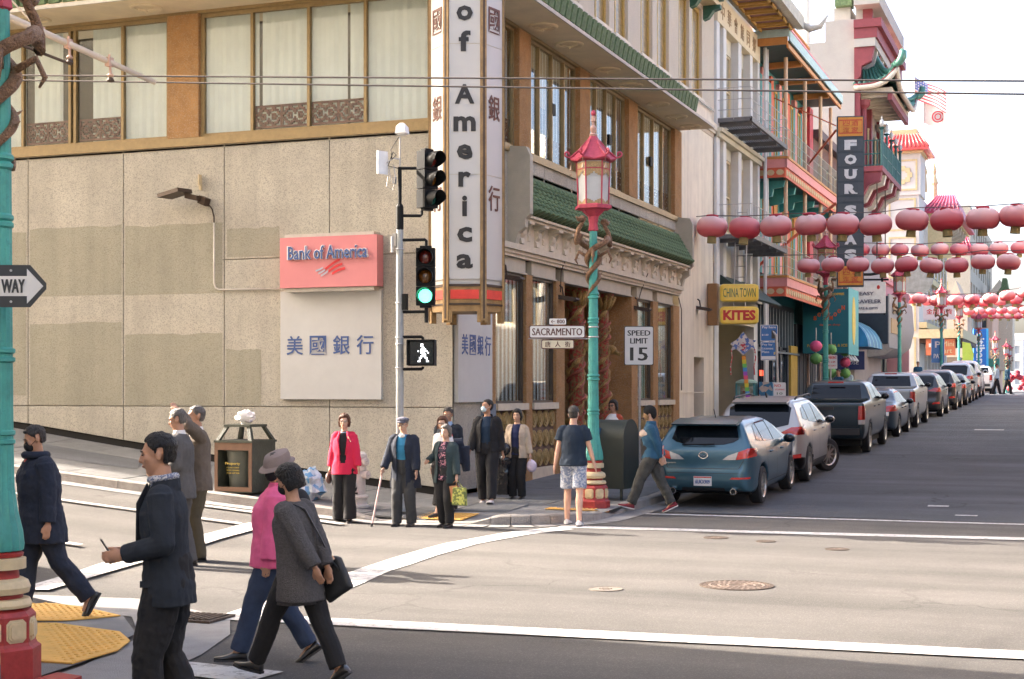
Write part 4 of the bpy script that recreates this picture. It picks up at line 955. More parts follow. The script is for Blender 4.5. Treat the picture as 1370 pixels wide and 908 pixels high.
# walking-man signal
ws = Vector((-9.56, 21.2, 2.58)); f = Vector((.3,-.95,0)).normalized(); s = Vector((-f.y, f.x, 0)); up = Vector((0,0,1))
b = MB(); b.obox(ws, f*.09, s*.215, up*.20); b.obox(ws+f*.14+up*.195, f*.10, s*.215, up*.006); b.obox(ws+f*.14+s*.21, f*.10, s*.006, up*.195); b.obox(ws+f*.14-s*.21, f*.10, s*.006, up*.195); wh = b.build('pedestrian_signal', M_black, sg)
MB().obox(ws+f*.092, f*.004, s*.18, up*.175).build('display', mat('display_black', (.006,.008,.01), .15, coat=.5), wh)
dots = MB()
man = ["....##..","....##..","...##...","..####..",".##.##.#","#..###..","..###...","..####..",".##..##.",".#....#.","##....##"]
for r, row in enumerate(man):
    for c_, ch in enumerate(row):
        if ch == '#': dots.obox(ws+f*.098-s*(.08-(7-c_)*.022)*1.0+s*.03+up*(.13-r*.026), f*.002, s*.009, up*.011)
tag(dots.build('walking_man', mat('lit_white', (.9,.9,.9), .5, var=0, emit=(.9,.95,1), es=.6), wh), kind='stuff')
P0 = Vector((-9.92,21.15,0))
b = MB()
for z, x1, y1, zz in ((5.46,-9.60,21.27,5.75),(4.72,-9.60,21.27,4.80),(4.34,-9.50,21.22,4.22),(3.22,-9.50,21.22,3.28),(2.83,-9.55,21.2,2.79),(2.33,-9.55,21.2,2.37)):
    b.tube([(-9.92,21.15,z),(x1-.02,y1-.01,z),(x1,y1,z+(.02 if zz > z else -.02)),(x1,y1,zz)], .024, 6)
b.box(-9.86,-9.80,21.1,21.2,3.25,3.5); b.cyl((-9.5,21.22,3.3),(-9.5,21.22,3.05),.03); b.build('arm', M_black, sg)
b = MB()
for z in (4.2, 3.36, 2.82, 2.72, 2.35): b.lathe((-9.92,21.15,z), [(.066,-.012),(.07,0),(.066,.012)], 12)
b.build('band_clamp', M_steel, sg)
# camera panel bracketed beside the pole
b = MB(); b.obox((-10.18,21.07,5.55), (.045,.09,0), (-.012,.006,0), (0,0,.18)); b.build('radio_panel', MATS['bright_white_plastic'], sg)
b = MB(); b.tube([(-10.12,21.1,5.55),(-10.02,21.12,5.62),(-9.93,21.15,5.6)], .014, 6).tube([(-10.1,21.1,5.35),(-10.12,21.1,5.18),(-10.02,21.1,5.12),(-9.97,21.1,5.3),(-10.0,21.1,5.5),(-10.08,21.1,5.45),(-10.05,21.1,5.25)], .008, 5).box(-10.02,-9.97,21.08,21.13,5.22,5.32); b.build('panel_bracket', M_steel, sg)
b = MB(); b.box(-10.02,-9.96,21.1,21.18,4.25,4.45); b.cyl((-10.03,21.1,4.15),(-10.03,21.1,4.4),.02); b.build('junction_box', M_steel, sg)
# ------------------------------------------------------------------ signs on the corner post and speed sign
M_brs = mat('sign_brown_text', (.09,.03,.025), .5)
def flat_sign(name, label, c, u, w, h, rim, body, lines, m=None, rc=.03, th=.004, bold=-.03):
    """lines: (text, dx, dz, w, h, material)"""
    u = Vector(u).normalized(); n = u.cross(Vector((0,0,1))); c = Vector(c); t = thing(name, label, 'sign', c)
    def rr(w, h, r):
        q = []
        for cx_, cz_, a0 in ((w/2-r, -h/2+r, -math.pi/2), (w/2-r, h/2-r, 0), (-w/2+r, h/2-r, math.pi/2), (-w/2+r, -h/2+r, math.pi)):
            for k in range(4): a = a0+k*math.pi/6; q.append((cx_+r*math.cos(a), cz_+r*math.sin(a)))
        return q
    plate(c, u, rr(w, h, rc), th, rim, t, 'sign_plate')
    plate(c, u, rr(w-.03, h-.03, rc*.8), .002, body, t, 'sign_face', th)
    for tx, dx, dz, tw, th_, m_ in lines: text(tx, c+u*dx+Vector((0,0,dz))+n*(th+.004), u, (0,0,1), tw, th_, m_, t, ext=.001, bold=bold)
    return t, u, n, c
uS = (.93,.36,0)
flat_sign('street_sign', 'long white street name sign reading SACRAMENTO left of the lantern post', (-7.86, 22.69, 2.94), uS, .90, .21, M_brs, M_rw, [('SACRAMENTO', 0, 0, .80, .115, M_brs)], bold=-.03)
flat_sign('block_number_plate', 'small white plate with arrow and 800 above the street name sign', (-7.85, 22.69, 3.105), uS, .27, .095, M_rw, M_rw, [('← 800', 0, 0, .22, .06, M_brs)], rc=.01)
flat_sign('chinese_name_plate', 'small cream plate with three Chinese characters below the street name sign', (-7.85, 22.69, 2.74), uS, .53, .15, M_brs, mat('cream_plate', (.62,.57,.42), .4), [('唐', -.16, 0, .085, .09, M_brs), ('人', 0, 0, .085, .09, M_brs), ('街', .16, 0, .085, .09, M_brs)], rc=.02)
b = MB(); b.cyl((-8.30,22.55,2.83),(-7.38,22.95,2.83),.008)
for z in (2.86, 3.02): b.lathe((-7.35,23.0,z), [(.088,-.012),(.092,0),(.088,.012)], 14)
solo('sign_clamp', b, M_steel, 'steel straps holding the street name signs to the lantern post', 'bracket')
# speed limit sign
sp = thing('speed_sign_post', 'thin galvanised post carrying the speed limit sign', 'post', (-8.43, 29.48, .25))
MB().tube([(-8.43,29.48,.1),(-8.43,29.48,3.32)], .028, 8).build('post', M_steel, sp)
flat_sign('speed_limit_sign', 'white SPEED LIMIT 15 sign on a thin post', (-8.43, 29.43, 2.91), uS, .60, .80, MATS['sign_black2'], M_rw, [('SPEED', 0, .26, .46, .11, MATS['sign_black2']), ('LIMIT', 0, .10, .35, .11, MATS['sign_black2']), ('15', 0, -.17, .34, .27, MATS['sign_black2'])], bold=-.05)
# ------------------------------------------------------------------ hydrant
hy = thing('fire_hydrant', 'white fire hydrant with a black number 2 behind the woman in the red jacket', 'hydrant', (-10.75, 21.35, .15)); hc = (-10.75, 21.35, 0)
M_hyd = mat('white_enamel', (.62,.59,.55), .5, var=.1, vs=12, dirt=.2)
MB().lathe(hc, [(.19,.14),(.19,.17),(.15,.19),(.14,.21),(.14,.28),(.17,.29),(.17,.32),(.125,.34),(.12,.72),(.14,.74),(.14,.78),(.12,.80),(.12,.92),(.145,.93),(.15,.96),(.145,.99),(.10,1.02),(.03,1.03)], 20).build('barrel', M_hyd, hy, smooth=35)
for p, d in (((.10,-.02,.66), (.98,-.2,0)), ((-.02,-.1,.5), (.2,-.98,0)), ((.08,-.02,.87), (.95,-.3,0))):
    p = Vector(hc)+Vector(p); d = Vector(d); b = MB(); b.cyl(p, p+d*.06, .06, n=12).cyl(p+d*.06, p+d*.11, .068, n=6).cyl(p+d*.11, p+d*.135, .02, n=5); b.build('outlet_cap', M_hyd, hy, smooth=30)
text('2', (-10.74, 21.225, .43), (1,.05,0), (0,0,1), .10, .15, MATS['sign_black2'], hy, 'number', bold=.03)
# ------------------------------------------------------------------ litter bin with a grey liner
tc_ = (-12.68, 21.15); zb = .36
tn = thing('litter_bin', 'dark green open fronted litter bin holding a grey liner with yellow print', 'litter bin', (*tc_, zb), R(-3))
M_bin = mat('bin_green', (.055,.062,.045), .6, var=.2, vs=6, bump=.2, bs=30); M_binr = mat('bin_brown_edge', (.16,.085,.05), .6, var=.2)
kw = dict(local=True); W_ = .345; Hh = .80
b = MB(); b.box(-W_, W_, -W_, W_, 0, .06); b.box(-W_, W_, W_-.03, W_, .06, Hh); b.box(W_-.03, W_, -W_, W_-.031, .06, Hh); b.box(-W_, -W_+.03, -W_, W_-.031, .06, Hh); b.build('bin_case', M_bin, tn, **kw)
b = MB(); b.box(-W_-.01, -W_+.05, -W_-.012, -W_, .02, Hh); b.box(W_-.05, W_+.01, -W_-.012, -W_, .02, Hh); b.box(-W_+.05, W_-.05, -W_-.012, -W_, Hh-.12, Hh); b.box(-W_+.05, W_-.05, -W_-.012, -W_, .02, .09); b.build('front_frame', M_binr, tn, **kw)
b = MB(); b.box(-W_-.02, W_+.02, -W_-.02, W_+.02, Hh, Hh+.035); b.build('rim', M_bin, tn, **kw)
tp = .21
for sx in (-1, 1):
    for sy in (-1, 1): MB().rings([[(sx*(W_-.03)+dx*.035, sy*(W_-.03)+dy*.035, Hh+.03) for dx, dy in ((-1,-1),(1,-1),(1,1),(-1,1))], [(sx*tp+dx*.03, sy*tp+dy*.03, Hh+.25) for dx, dy in ((-1,-1),(1,-1),(1,1),(-1,1))]]).build('hood_strut', M_bin, tn, **kw)
b = MB(); b.box(-tp-.04, tp+.04, -tp-.04, tp+.04, Hh+.25, Hh+.29); b.build('hood_top', M_bin, tn, **kw)
b = MB(); b.box(-.3,.3,-.3,.3,Hh+.0,Hh+.04); b.build('inner_lid', M_black, tn, **kw)
M_liner = mat('grey_green_liner', (.10,.105,.085), .5, var=.1)
b = MB(); b.rings([[(-.02+r*math.cos(a*math.pi/10), -.08+r*math.sin(a*math.pi/10), z) for a in range(20)] for r, z in ((.19,.07),(.24,.66),(.255,.67),(.255,.70),(.235,.70),(.22,.64))]); ln = b.build('liner', M_liner, tn, smooth=30, **kw)
M_yt = mat('yellow_print', (.55,.42,.10), .5)
text('Property', (-.03,-.318,.46), (1,0,0), (0,0,1), .28, .055, M_yt, ln, local=True, bold=.01)
for k, s_ in enumerate(('CITY AND COUNTY', 'STREET CLEANING', 'FOR LITTER')): text(s_, (-.03,-.315+.006*k,.40-k*.045), (1,0,0), (0,0,1), .24, .022, M_yt, ln, local=True)
MB().ell((.05,-.08,.71), (.13,.12,.05), 8, 6).build('litter', mat('litter_paper', (.6,.57,.5), .8), tn, **kw)
def crumple(name, c, r, m, label, cat, seed, amp=.35, n=14, group=None, jag=2.2):
    random.seed(seed); b = MB(); b.ell((0,0,0), r, n*2, n)
    for p in b.v:
        q = p.normalized()*jag; d = noise.noise(q+Vector((seed*3.1,0,0)))*amp + noise.noise(q*2.7+Vector((0,seed,0)))*amp*.5
        p *= 1+d
    zm = min(p.z for p in b.v)
    for p in b.v: p += Vector(c); 
    return solo(name, b, m, label, cat, group, smooth=25)
crumple('crumpled_paper', (-12.64, 21.1, zb+1.21), (.17,.10,.10), mat('white_paper', (.8,.78,.76), .8), 'crumpled white paper lying on top of the litter bin', 'paper', 4, .5, 8, jag=3)
M_bag1 = mat('translucent_bag', (.50,.53,.56), .3, var=.35, vs=7, spk=(9, (.16,.34,.50), .70, .05), coat=.4); M_bag2 = mat('translucent_bag_b', (.46,.52,.56), .3, var=.35, vs=7, spk=(11, (.12,.30,.50), .62, .05), coat=.4)
crumple('rubbish_bag', (-12.02, 21.25, .52), (.21,.19,.27), M_bag1, 'translucent rubbish bag nearer the litter bin, seen behind the woman in the hat', 'rubbish bag', 7, .45, 14, 'rubbish bags by the bin')
crumple('rubbish_bag', (-11.58, 21.22, .46), (.26,.22,.28), M_bag2, 'bigger blue and white translucent rubbish bag closer to the woman in the red jacket', 'rubbish bag', 12, .45, 14, 'rubbish bags by the bin')
crumple('rubbish_bag', (-11.9, 21.0, .36), (.16,.14,.14), mat('black_bag', (.02,.025,.04), .4), 'small dark rubbish bag on the kerb between the two translucent bags', 'rubbish bag', 15, .4, 10, 'rubbish bags by the bin')
crumple('fruit', (-11.66, 21.0, .60), (.05,.04,.04), mat('orange_peel', (.7,.3,.03), .6), 'orange fruit wrapper against the blue rubbish bag', 'litter', 3, .2, 6)
# ------------------------------------------------------------------ mailboxes
def mailbox(label, x, y, w, d, h, m, rz, group):
    z = zs(-8, y)+.0; t = thing('mailbox', label, 'mailbox', (x, y, z), rz, group); kw = dict(local=True); leg = .2
    prof = [(-d/2, leg), (d/2, leg), (d/2, h-d*.5)] + [(d/2*math.cos(a), h-d*.5+d/2*math.sin(a)) for a in [k*math.pi/12 for k in range(1, 12)]] + [(-d/2, h-d*.5)]
    b = MB(); b.prism(prof, 'y', -w/2, w/2); b.build('body', m, t, smooth=25, **kw)
    b = MB()
    for s in (-1, 1): b.prism([(p[0]*1.03, leg+(p[1]-leg)*1.012) for p in prof], 'y', s*w/2-.012*s, s*(w/2+.012))
    b.build('end_rim', m, t, smooth=25, **kw)
    for sx in (-1, 1):
        for sy in (-1, 1): MB().box(sx*(d/2-.05)-.02, sx*(d/2-.05)+.02, sy*(w/2-.05)-.02, sy*(w/2-.05)+.02, 0, leg).build('leg', m, t, **kw)
    return t
mailbox('tall dark green relay mailbox right of the blue one', -7.45, 24.45, .62, .66, 1.36, mat('relay_green', (.030,.038,.032), .5, var=.1), R(84), 'mailboxes on the corner')
mb_ = mailbox('smaller navy blue mailbox between the lantern post and the green mailbox', -7.86, 24.2, .50, .52, 1.22, mat('postal_blue', (.02,.06,.125), .4, var=.1, coat=.2), R(72), 'mailboxes on the corner')
MB().box(-.266,-.262,-.12,-.02,.45,.75).build('notice', M_rw, mb_, local=True); MB().box(-.269,-.267,-.10,-.04,.6,.72).build('notice_mark', MATS['sign_black2'], mb_, local=True)
# ------------------------------------------------------------------ trolley wires and bracket arm
M_wire = mat('wire', (.10,.085,.08), .6, .3)
def wire(label, pts, r, name='overhead_wire', m=None, cat='wire', group='trolley wires over the crossing'): return solo(name, MB().tube(pts, r, 6), m or M_wire, label, cat, group, smooth=True)
def sagline(a, c, s, n=20): a, c = Vector(a), Vector(c); return [a+(c-a)*k/n-Vector((0,0,s*4*(k/n)*(1-k/n))) for k in range(n+1)]
wire('upper of the two parallel trolley wires crossing the whole view', sagline((-24,16.7,7.15),(12,17.0,4.35),.02), .011)
wire('lower of the two parallel trolley wires crossing the whole view', sagline((-24,17.3,7.25),(12,17.6,4.25),.02), .011)
ta = thing('trolley_arm', 'white trolley wire bracket arm reaching in from the upper left with insulators', 'bracket', (-13.2, 14.5, 6.9))
A, B = Vector((-14.2,13.3,7.55)), Vector((-11.75,17.25,6.18))
MB().tube([A, A.lerp(B,.5), B], [.06,.055,.035], 10).build('arm_pole', mat('off_white_paint', (.62,.53,.42), .55), ta, smooth=True)
MB().tube([A+Vector((0,0,-.4)), A.lerp(B,.45)+Vector((0,0,-.33)), A.lerp(B,.75)+Vector((0,0,-.25))], .02, 6).build('brace', M_iron, ta)
MB().tube([A+Vector((.2,.2,1.6)), A.lerp(B,.66)], .012, 5).build('guy_wire', MATS['off_white_paint'], ta)
for k, f_ in enumerate((.42,.55,.66,.74,.86)):
    p = A.lerp(B, f_); b = MB(); b.tube([p+Vector((0,0,.10)), p+Vector((.02,0,-.16))], .018, 6).lathe(p+Vector((.02,0,-.2)), [(.035,0),(.05,.02),(.02,.05)], 8); b.obox(p, (.035,0,0), (0,.05,0), (0,0,.06)); b.build('hanger_clamp', mat('pinkish_insulator', (.5,.33,.25), .6), ta)
    MB().lathe(p+Vector((.02,0,-.27)), [(.03,0),(.055,.02),(.03,.06)], 8).build('insulator', M_iron, ta)
wire('thin spring wire rising from the trolley arm to the upper left', [A+Vector((1.1,1.9,-.9)), A+Vector((1.0,1.6,-.95)), A+Vector((-1,-1,-.3))], .012, group=None)
# ------------------------------------------------------------------ strings of red lanterns
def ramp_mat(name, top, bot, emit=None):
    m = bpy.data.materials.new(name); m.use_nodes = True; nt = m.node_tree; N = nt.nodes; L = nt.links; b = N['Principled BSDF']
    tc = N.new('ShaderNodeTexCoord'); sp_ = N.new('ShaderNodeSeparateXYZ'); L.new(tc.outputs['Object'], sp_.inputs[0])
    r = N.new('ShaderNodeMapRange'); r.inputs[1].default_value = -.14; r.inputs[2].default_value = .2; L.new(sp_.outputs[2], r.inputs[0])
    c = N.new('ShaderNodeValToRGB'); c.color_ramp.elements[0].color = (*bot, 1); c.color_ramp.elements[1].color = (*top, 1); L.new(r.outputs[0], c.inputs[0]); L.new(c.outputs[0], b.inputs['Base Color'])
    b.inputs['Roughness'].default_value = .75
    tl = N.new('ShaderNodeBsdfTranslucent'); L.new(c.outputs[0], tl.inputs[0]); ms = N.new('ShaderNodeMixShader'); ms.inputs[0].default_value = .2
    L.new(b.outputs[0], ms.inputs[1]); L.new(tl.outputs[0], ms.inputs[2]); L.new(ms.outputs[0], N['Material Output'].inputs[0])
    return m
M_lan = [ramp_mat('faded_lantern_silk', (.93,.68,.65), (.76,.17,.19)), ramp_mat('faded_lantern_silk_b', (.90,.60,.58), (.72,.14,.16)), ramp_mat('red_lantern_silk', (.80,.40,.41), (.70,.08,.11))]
M_tas = mat('olive_tassel', (.34,.29,.12), .85, var=.3, vs=20, stretch=(20,20,1))
def lantern_meshes(seed):
    random.seed(seed); b = MB(); n = 28; rs = []
    for k in range(13):
        t = k/12; z = -.27+.54*t; e = math.sqrt(max(0, 1-((z)/.285)**2)); r = .11+.335*e**.75
        ring = []
        for j in range(n):
            a = 2*math.pi*j/n; rr = r*(1-.035*(j % 2)); dz = 0
            # collapsed silk near the top on worn lanterns
            if t > .72: q = noise.noise(Vector((math.cos(a)*2.3+seed, math.sin(a)*2.3, seed*1.7))); rr *= 1-max(0, q)*.28*(t-.72)/.28; dz = -max(0, q)*.06
            if t < .2 and seed % 2: dz -= .03*max(0, noise.noise(Vector((math.cos(a)*3, math.sin(a)*3, seed))))
            ring.append((rr*math.cos(a), rr*math.sin(a), z+dz))
        rs.append(ring)
    b.rings(rs)
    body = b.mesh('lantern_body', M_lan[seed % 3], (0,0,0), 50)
    b = MB(); b.lathe((0,0,0), [(.17,.265),(.175,.28),(.17,.305),(.12,.31)], 16)
    if seed % 3 == 0: b.ell((.03,0,.31), (.2,.18,.035), 12, 6)
    cap = b.mesh('lantern_cap', mat('lantern_cap_red', (.42,.03,.05), .7), (0,0,0), 30)
    b = MB(); b.lathe((0,0,0), [(.12,-.28),(.125,-.30),(.13,-.44),(.135,-.46)], 20); tas = b.mesh('tassel', M_tas, (0,0,0), 30)
    return body, cap, tas
LM = [lantern_meshes(s) for s in range(9)]
ROWS = [ # y, first x, last x, count, z at both ends, sag, width scale, wire ends
 (41.5, -9.72, -1.55, 10, 6.58, 6.62, .06, 1.0, 'first and nearest string'),
 (45.5, -7.72, -1.94, 9, 5.79, 5.71, .05, .77, 'second string'),
 (75.0, -10.1, -2.7, 9, 8.95, 8.75, .06, 1.0, 'small high string just above the second one'),
 (89.0, -10.6, -2.9, 9, 7.55, 7.45, .35, 1.0, 'string crossing in front of the pale tiled building'),
 (112.0, -10.9, -3.2, 9, 8.7, 8.6, .1, 1.05, 'half hidden string behind the fourth one'),
 (134.0, -9.9, -3.6, 8, 8.75, 8.8, .0, 1.05, 'low string over the end of the street'),
 (100.5, -10.2, -3.0, 9, 7.95, 7.9, .3, 1.0, 'crowded string just behind the fourth one'),
 (152.0, -9.6, -4.2, 8, 9.3, 9.3, .1, 1.1, 'farthest and lowest looking string')]
ordn = ['leftmost', 'second from left', 'third from left', 'fourth from left', 'fifth from left', 'sixth from left', 'seventh from left', 'eighth from left', 'ninth from left', 'rightmost']
for ri, (y, x0, x1, n, z0, z1, sg_, sc_, nm) in enumerate(ROWS):
    pts = []
    for k in range(n):
        f_ = k/(n-1); x = x0+(x1-x0)*f_; x += random.uniform(-.04, .04); z = z0+(z1-z0)*f_-sg_*4*f_*(1-f_)+random.uniform(-.045, .045)
        random.seed(ri*50+k); s = random.choice(range(9)); lb = 'rightmost' if k == n-1 else ordn[k]
        t = thing('paper_lantern', f'{lb} red lantern of the {nm}', 'lantern', (x, y, z), random.uniform(0, 6), 'red lanterns strung across the street')
        t.scale = (sc_,)*3; t.rotation_euler[0] = random.uniform(-.1, .1); t.rotation_euler[1] = random.uniform(-.1, .1)
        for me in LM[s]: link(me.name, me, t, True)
        pts.append((x, y, z+.33))
    e0 = (-10.2 if ri != 1 else -9.9, y, z0+.33+.02); e1 = (5.0, y, z1+.45)
    wire(f'wire carrying the {nm} of red lanterns', [e0]+pts+[(x1+1, y, pts[-1][2]+.01), e1], .012 if ri < 2 else .018, 'lantern_wire', group='wires carrying the lantern strings')
# ------------------------------------------------------------------ the row beyond the bank
M_dk = mat('dark_shop_interior', (.02,.025,.03), .8)
M_pil = mat('white_pilaster', (.62,.62,.60), .7, var=.06, vs=2, dirt=.12)
M_crw = mat('cream_wall_paint', (.60,.56,.43), .85, var=.08, vs=2, dirt=.12)
def railing(par, pts, z0, h, m, st=.14, name='railing', mid=(), r=.008):
    b = MB(); pts = [Vector((x, y, z0)) for x, y in pts]
    for a, c in zip(pts[:-1], pts[1:]):
        for zz in (h, .06)+tuple(mid): b.tube([a+Vector((0,0,zz)), c+Vector((0,0,zz))], r*1.5, 5)
        n = int((c-a).length/st)
        for k in range(n+1): p = a+(c-a)*k/max(1, n); b.tube([p, p+Vector((0,0,h))], r, 4)
    return b.build(name, m, par)
# --- cream shop house with white pilasters and fire escapes
hB = thing('shop_house', 'narrow cream building with white pilasters and two fire escapes next to the bank', 'building', (XF, 43.7, 0))
b = MB(); ops = []
for a, e in ((45.0,46.7),(47.2,48.5),(44.1,44.5),(48.9,49.7)):
    ops += [(a, e, 10.2, 12.5), (a, e, 6.9, 9.2)]
facade(b, 'x', XF-.15, 1, 43.7, 50.1, 4.9, 15.2, ops, .1); b.add([(-40,43.7,15.2),(XF-.15,43.7,15.2),(XF-.15,50.1,15.2),(-40,50.1,15.2)], [(0,1,2,3)]); b.add([(-40,50.1,0),(XF-.15,50.1,0),(XF-.15,50.1,15.2),(-40,50.1,15.2)], [(0,1,2,3)]); b.add([(-40,43.72,0),(XF-.15,43.72,0),(XF-.15,43.72,15.2),(-40,43.72,15.2)], [(0,1,2,3)])
b.build('wall', M_crw, hB)
for y0, y1 in ((43.7,44.1),(44.6,45.0),(46.72,47.18),(48.52,48.9),(49.75,50.1)): MB().box(XF-.15, XF+.08, y0, y1, 4.9, 13.0).build('pilaster', M_pil, hB)
for a, e, z0, z1 in ops: window(hB, 'x', XF-.15, 1, a, e, z0, z1, .1, M_cream, mat('curtained_glass', (.42,.38,.27), .15, var=.15, vs=2, coat=.4), (), ((z0+z1)/2,), .07)
MB().box(XF-.15, XF+.10, 43.75, 50.05, 13.0, 13.85).build('inscription_frieze', mat('frieze_cream', (.66,.57,.40), .8, var=.06), hB)
for k, ch in enumerate('中華會館同鄉'): text(ch, (XF+.105, 44.4+k*.93, 13.42), (0,1,0), (0,0,1), .5, .5, mat('faded_bronze_letter', (.28,.18,.09), .6), hB, 'character', bold=.01)
MB().box(XF-.15, XF+.16, 43.7, 50.1, 9.55, 9.7).box(XF-.15, XF+.25, 43.7, 50.1, 9.7, 9.82).build('string_course', M_crw, hB); MB().box(XF-.15, XF+.16, 43.7, 50.1, 4.9, 5.15).build('string_course', M_crw, hB)
# upper coffered eave
ev = MB(); ev.box(XF, XF+1.45, 43.2, 49.9, 14.05, 14.15); ev.box(XF+1.35, XF+1.6, 43.2, 49.9, 14.0, 14.4); ev.build('eave', mat('weathered_eave', (.45,.42,.35), .8, var=.2), hB)
for k in range(7):
    y = 43.4+k*.93; MB().box(XF+.25, XF+1.25, y, y+.06, 13.95, 14.05).box(XF+.25, XF+1.25, y+.62, y+.68, 13.95, 14.05).box(XF+.2, XF+.26, y, y+.68, 13.95, 14.05).box(XF+1.2, XF+1.26, y, y+.68, 13.95, 14.05).build('coffer', mat('ochre_coffer', (.50,.30,.08), .7), hB)
    MB().box(XF+.27, XF+1.19, y+.07, y+.61, 14.02, 14.045).build('coffer_panel', mat('maroon_panel', (.24,.12,.10), .8), hB)
MB().tube([(XF+1.5,49.9,14.2),(XF+1.75,50.1,14.05),(XF+2.1,50.1,14.1),(XF+2.35,50.1,14.45)], [.10,.13,.10,.03], 8).build('upturned_finial', M_ftrim, hB, smooth=True)
def fire_escape(z, y0, y1, lad):
    t = MB(); t.box(XF, XF+1.1, y0, y0+.06, z-.06, z+.06); t.box(XF, XF+1.1, y1-.06, y1, z-.06, z+.06); t.box(XF+1.04, XF+1.1, y0, y1, z-.07, z+.07)
    for k in range(14): t.box(XF+.06+k*.073, XF+.10+k*.073, y0+.06, y1-.06, z-.01, z+.012)
    for k in range(5): y = y0+.3+k*(y1-y0-.6)/4; t.box(XF, XF+1.04, y, y+.05, z-.16, z-.02)
    m_ = mat('grey_fire_escape', (.16,.155,.15), .6, .3, var=.2)
    fe = t.build('fire_escape', m_, hB); railing(fe, [(XF+.05,y0),(XF+1.07,y0),(XF+1.07,y1),(XF+.05,y1)], z, .95, mat('pale_rail_metal', (.42,.41,.40), .5, .3), .36, 'escape_railing', (.3,.6))
    if lad: 
        b = MB()
        for dx in (.4, .75): b.tube([(XF+dx,y0+.5,z-2.6),(XF+dx,y0+.9,z+.9)], .02, 5)
        for k in range(11): b.tube([(XF+.4,y0+.52+k*.037,z-2.5+k*.33),(XF+.75,y0+.52+k*.037,z-2.5+k*.33)], .012, 4)
        b.build('escape_ladder', MATS['pale_rail_metal'], fe)
fire_escape(10.05, 43.85, 49.6, False); fire_escape(6.6, 44.0, 49.6, True)
for y in (50.15, 50.45): MB().tube([(XF+.25,y,1.2),(XF+.25,y,16)], .06, 8).build('drainpipe', M_pil, hB)
b = MB(); b.box(XF-1.6, XF-1.5, 43.9, 50.1, 0, 4.9); b.box(XF-1.5, XF-.2, 44.9, 45.2, 0, 4.9); b.build('shopfront_back', mat('pale_green_wall', (.33,.34,.26), .85, var=.1), hB)
MB().box(XF-.3, XF, 43.75, 44.3, .5, 4.9).build('shopfront_pier', M_pil, hB); MB().box(XF-.3, XF, 49.5, 50.1, .5, 4.9).build('shopfront_pier', M_pil, hB)
b = MB(); b.box(XF-.25, XF+.02, 44.3, 49.5, 4.1, 4.9); b.build('shopfront_fascia', M_crw, hB)
b = MB(); b.box(XF-1.4, XF-1.3, 45.4, 49.3, .6, 4.0); b.build('display_glass', M_dglass, hB)
b = MB(); b.prism([(XF,5.1),(XF+.9,4.75),(XF+.95,4.8),(XF+.02,5.5)], 'y', 44.4, 49.4); b.build('small_canopy', mat('dark_green_canopy', (.03,.05,.04), .7), hB)
# kite shop signs
def box_sign(name, label, c, u, w, h, d, m_body, m_rim, txt, tm, th, bold=.03):
    u = Vector(u).normalized(); n = u.cross(Vector((0,0,1))); c = Vector(c); t = thing(name, label, 'sign', c)
    q = []; r = h*.22
    for cx_, cz_, a0 in ((w/2-r, -h/2+r, -math.pi/2), (w/2-r, h/2-r, 0), (-w/2+r, h/2-r, math.pi/2), (-w/2+r, -h/2+r, math.pi)):
        for k in range(5): a = a0+k*math.pi/8; q.append((cx_+r*math.cos(a), cz_+r*math.sin(a)))
    MB().rings([[c+u*x*f_+Vector((0,0,z*f_))+n*dd for x, z in q] for dd, f_ in ((-d/2,1),(d/2-.05,1))]).build('sign_case', m_rim, t, smooth=30)
    MB().rings([[c+u*x*f_+Vector((0,0,z*f_))+n*dd for x, z in q] for dd, f_ in ((d/2-.05,.97),(d/2,.95),(d/2+.03,.85))]).build('sign_face', m_body, t, smooth=30)
    text(txt, c+n*(d/2+.034), u, (0,0,1), w*.82, th, tm, t, ext=.003, bold=bold)
    return t, c, u, n
M_yel = mat('yellow_plastic', (.88,.62,.08), .4, var=.06, vs=3, coat=.3); M_rim = mat('cream_plastic_rim', (.58,.50,.26), .5)
uK = (.96,.28,0)
box_sign('shop_sign', 'yellow sign reading CHINA TOWN in green letters above the kites sign', (-9.3,43.0,4.83), uK, 1.14, .52, .3, M_yel, M_rim, 'CHINA TOWN', mat('sign_green', (.04,.13,.06), .5), .26, .0)
ks = box_sign('shop_sign', 'yellow sign reading KITES in bold red letters', (-9.3,43.0,4.18), uK, 1.14, .52, .3, M_yel, M_rim, 'KITES', mat('sign_letter_red', (.55,.03,.02), .5), .30, .05)
solo('sign_bracket', MB().box(-10.2,-9.92,42.85,43.1,3.9,5.12), mat('brown_bracket', (.28,.15,.06), .6), 'brown vertical bracket holding the yellow shop signs to the wall', 'bracket')
# kite hanging under the signs
kt = thing('kite', 'white diamond kite with a rainbow tail hanging under the yellow signs', 'kite', (-9.25,43.4,3.4))
def pl(c, poly, th, m, par, name, u=uK): return plate(c, Vector(u).normalized(), poly, th, m, par, name)
pl((-9.22,43.2,3.35), [(0,-.33),(.22,-.12),(.36,-.22),(.30,.02),(.38,.10),(.15,.16),(0,.38),(-.15,.16),(-.38,.0),(-.30,-.06),(-.36,-.2),(-.2,-.14)], .01, mat('kite_white', (.62,.58,.55), .7, spk=(16,(.10,.18,.45),.55,.05)), kt, 'kite_sail')
pl((-9.22,43.18,3.33), [(0,-.18),(.12,-.05),(0,.08),(-.12,-.05)], .01, mat('kite_red', (.55,.05,.06), .7, spk=(22,(.6,.55,.5),.6,.05)), kt, 'kite_print')
for s in (-1, 1): MB().tube([Vector((-9.22,43.18,3.2))+Vector(uK)*s*.34+Vector((0,0,-.25*k))+Vector((.03*math.sin(k*2),0,0)) for k in range(4)], .018, 4).build('kite_streamer', MATS['kite_red'], kt)
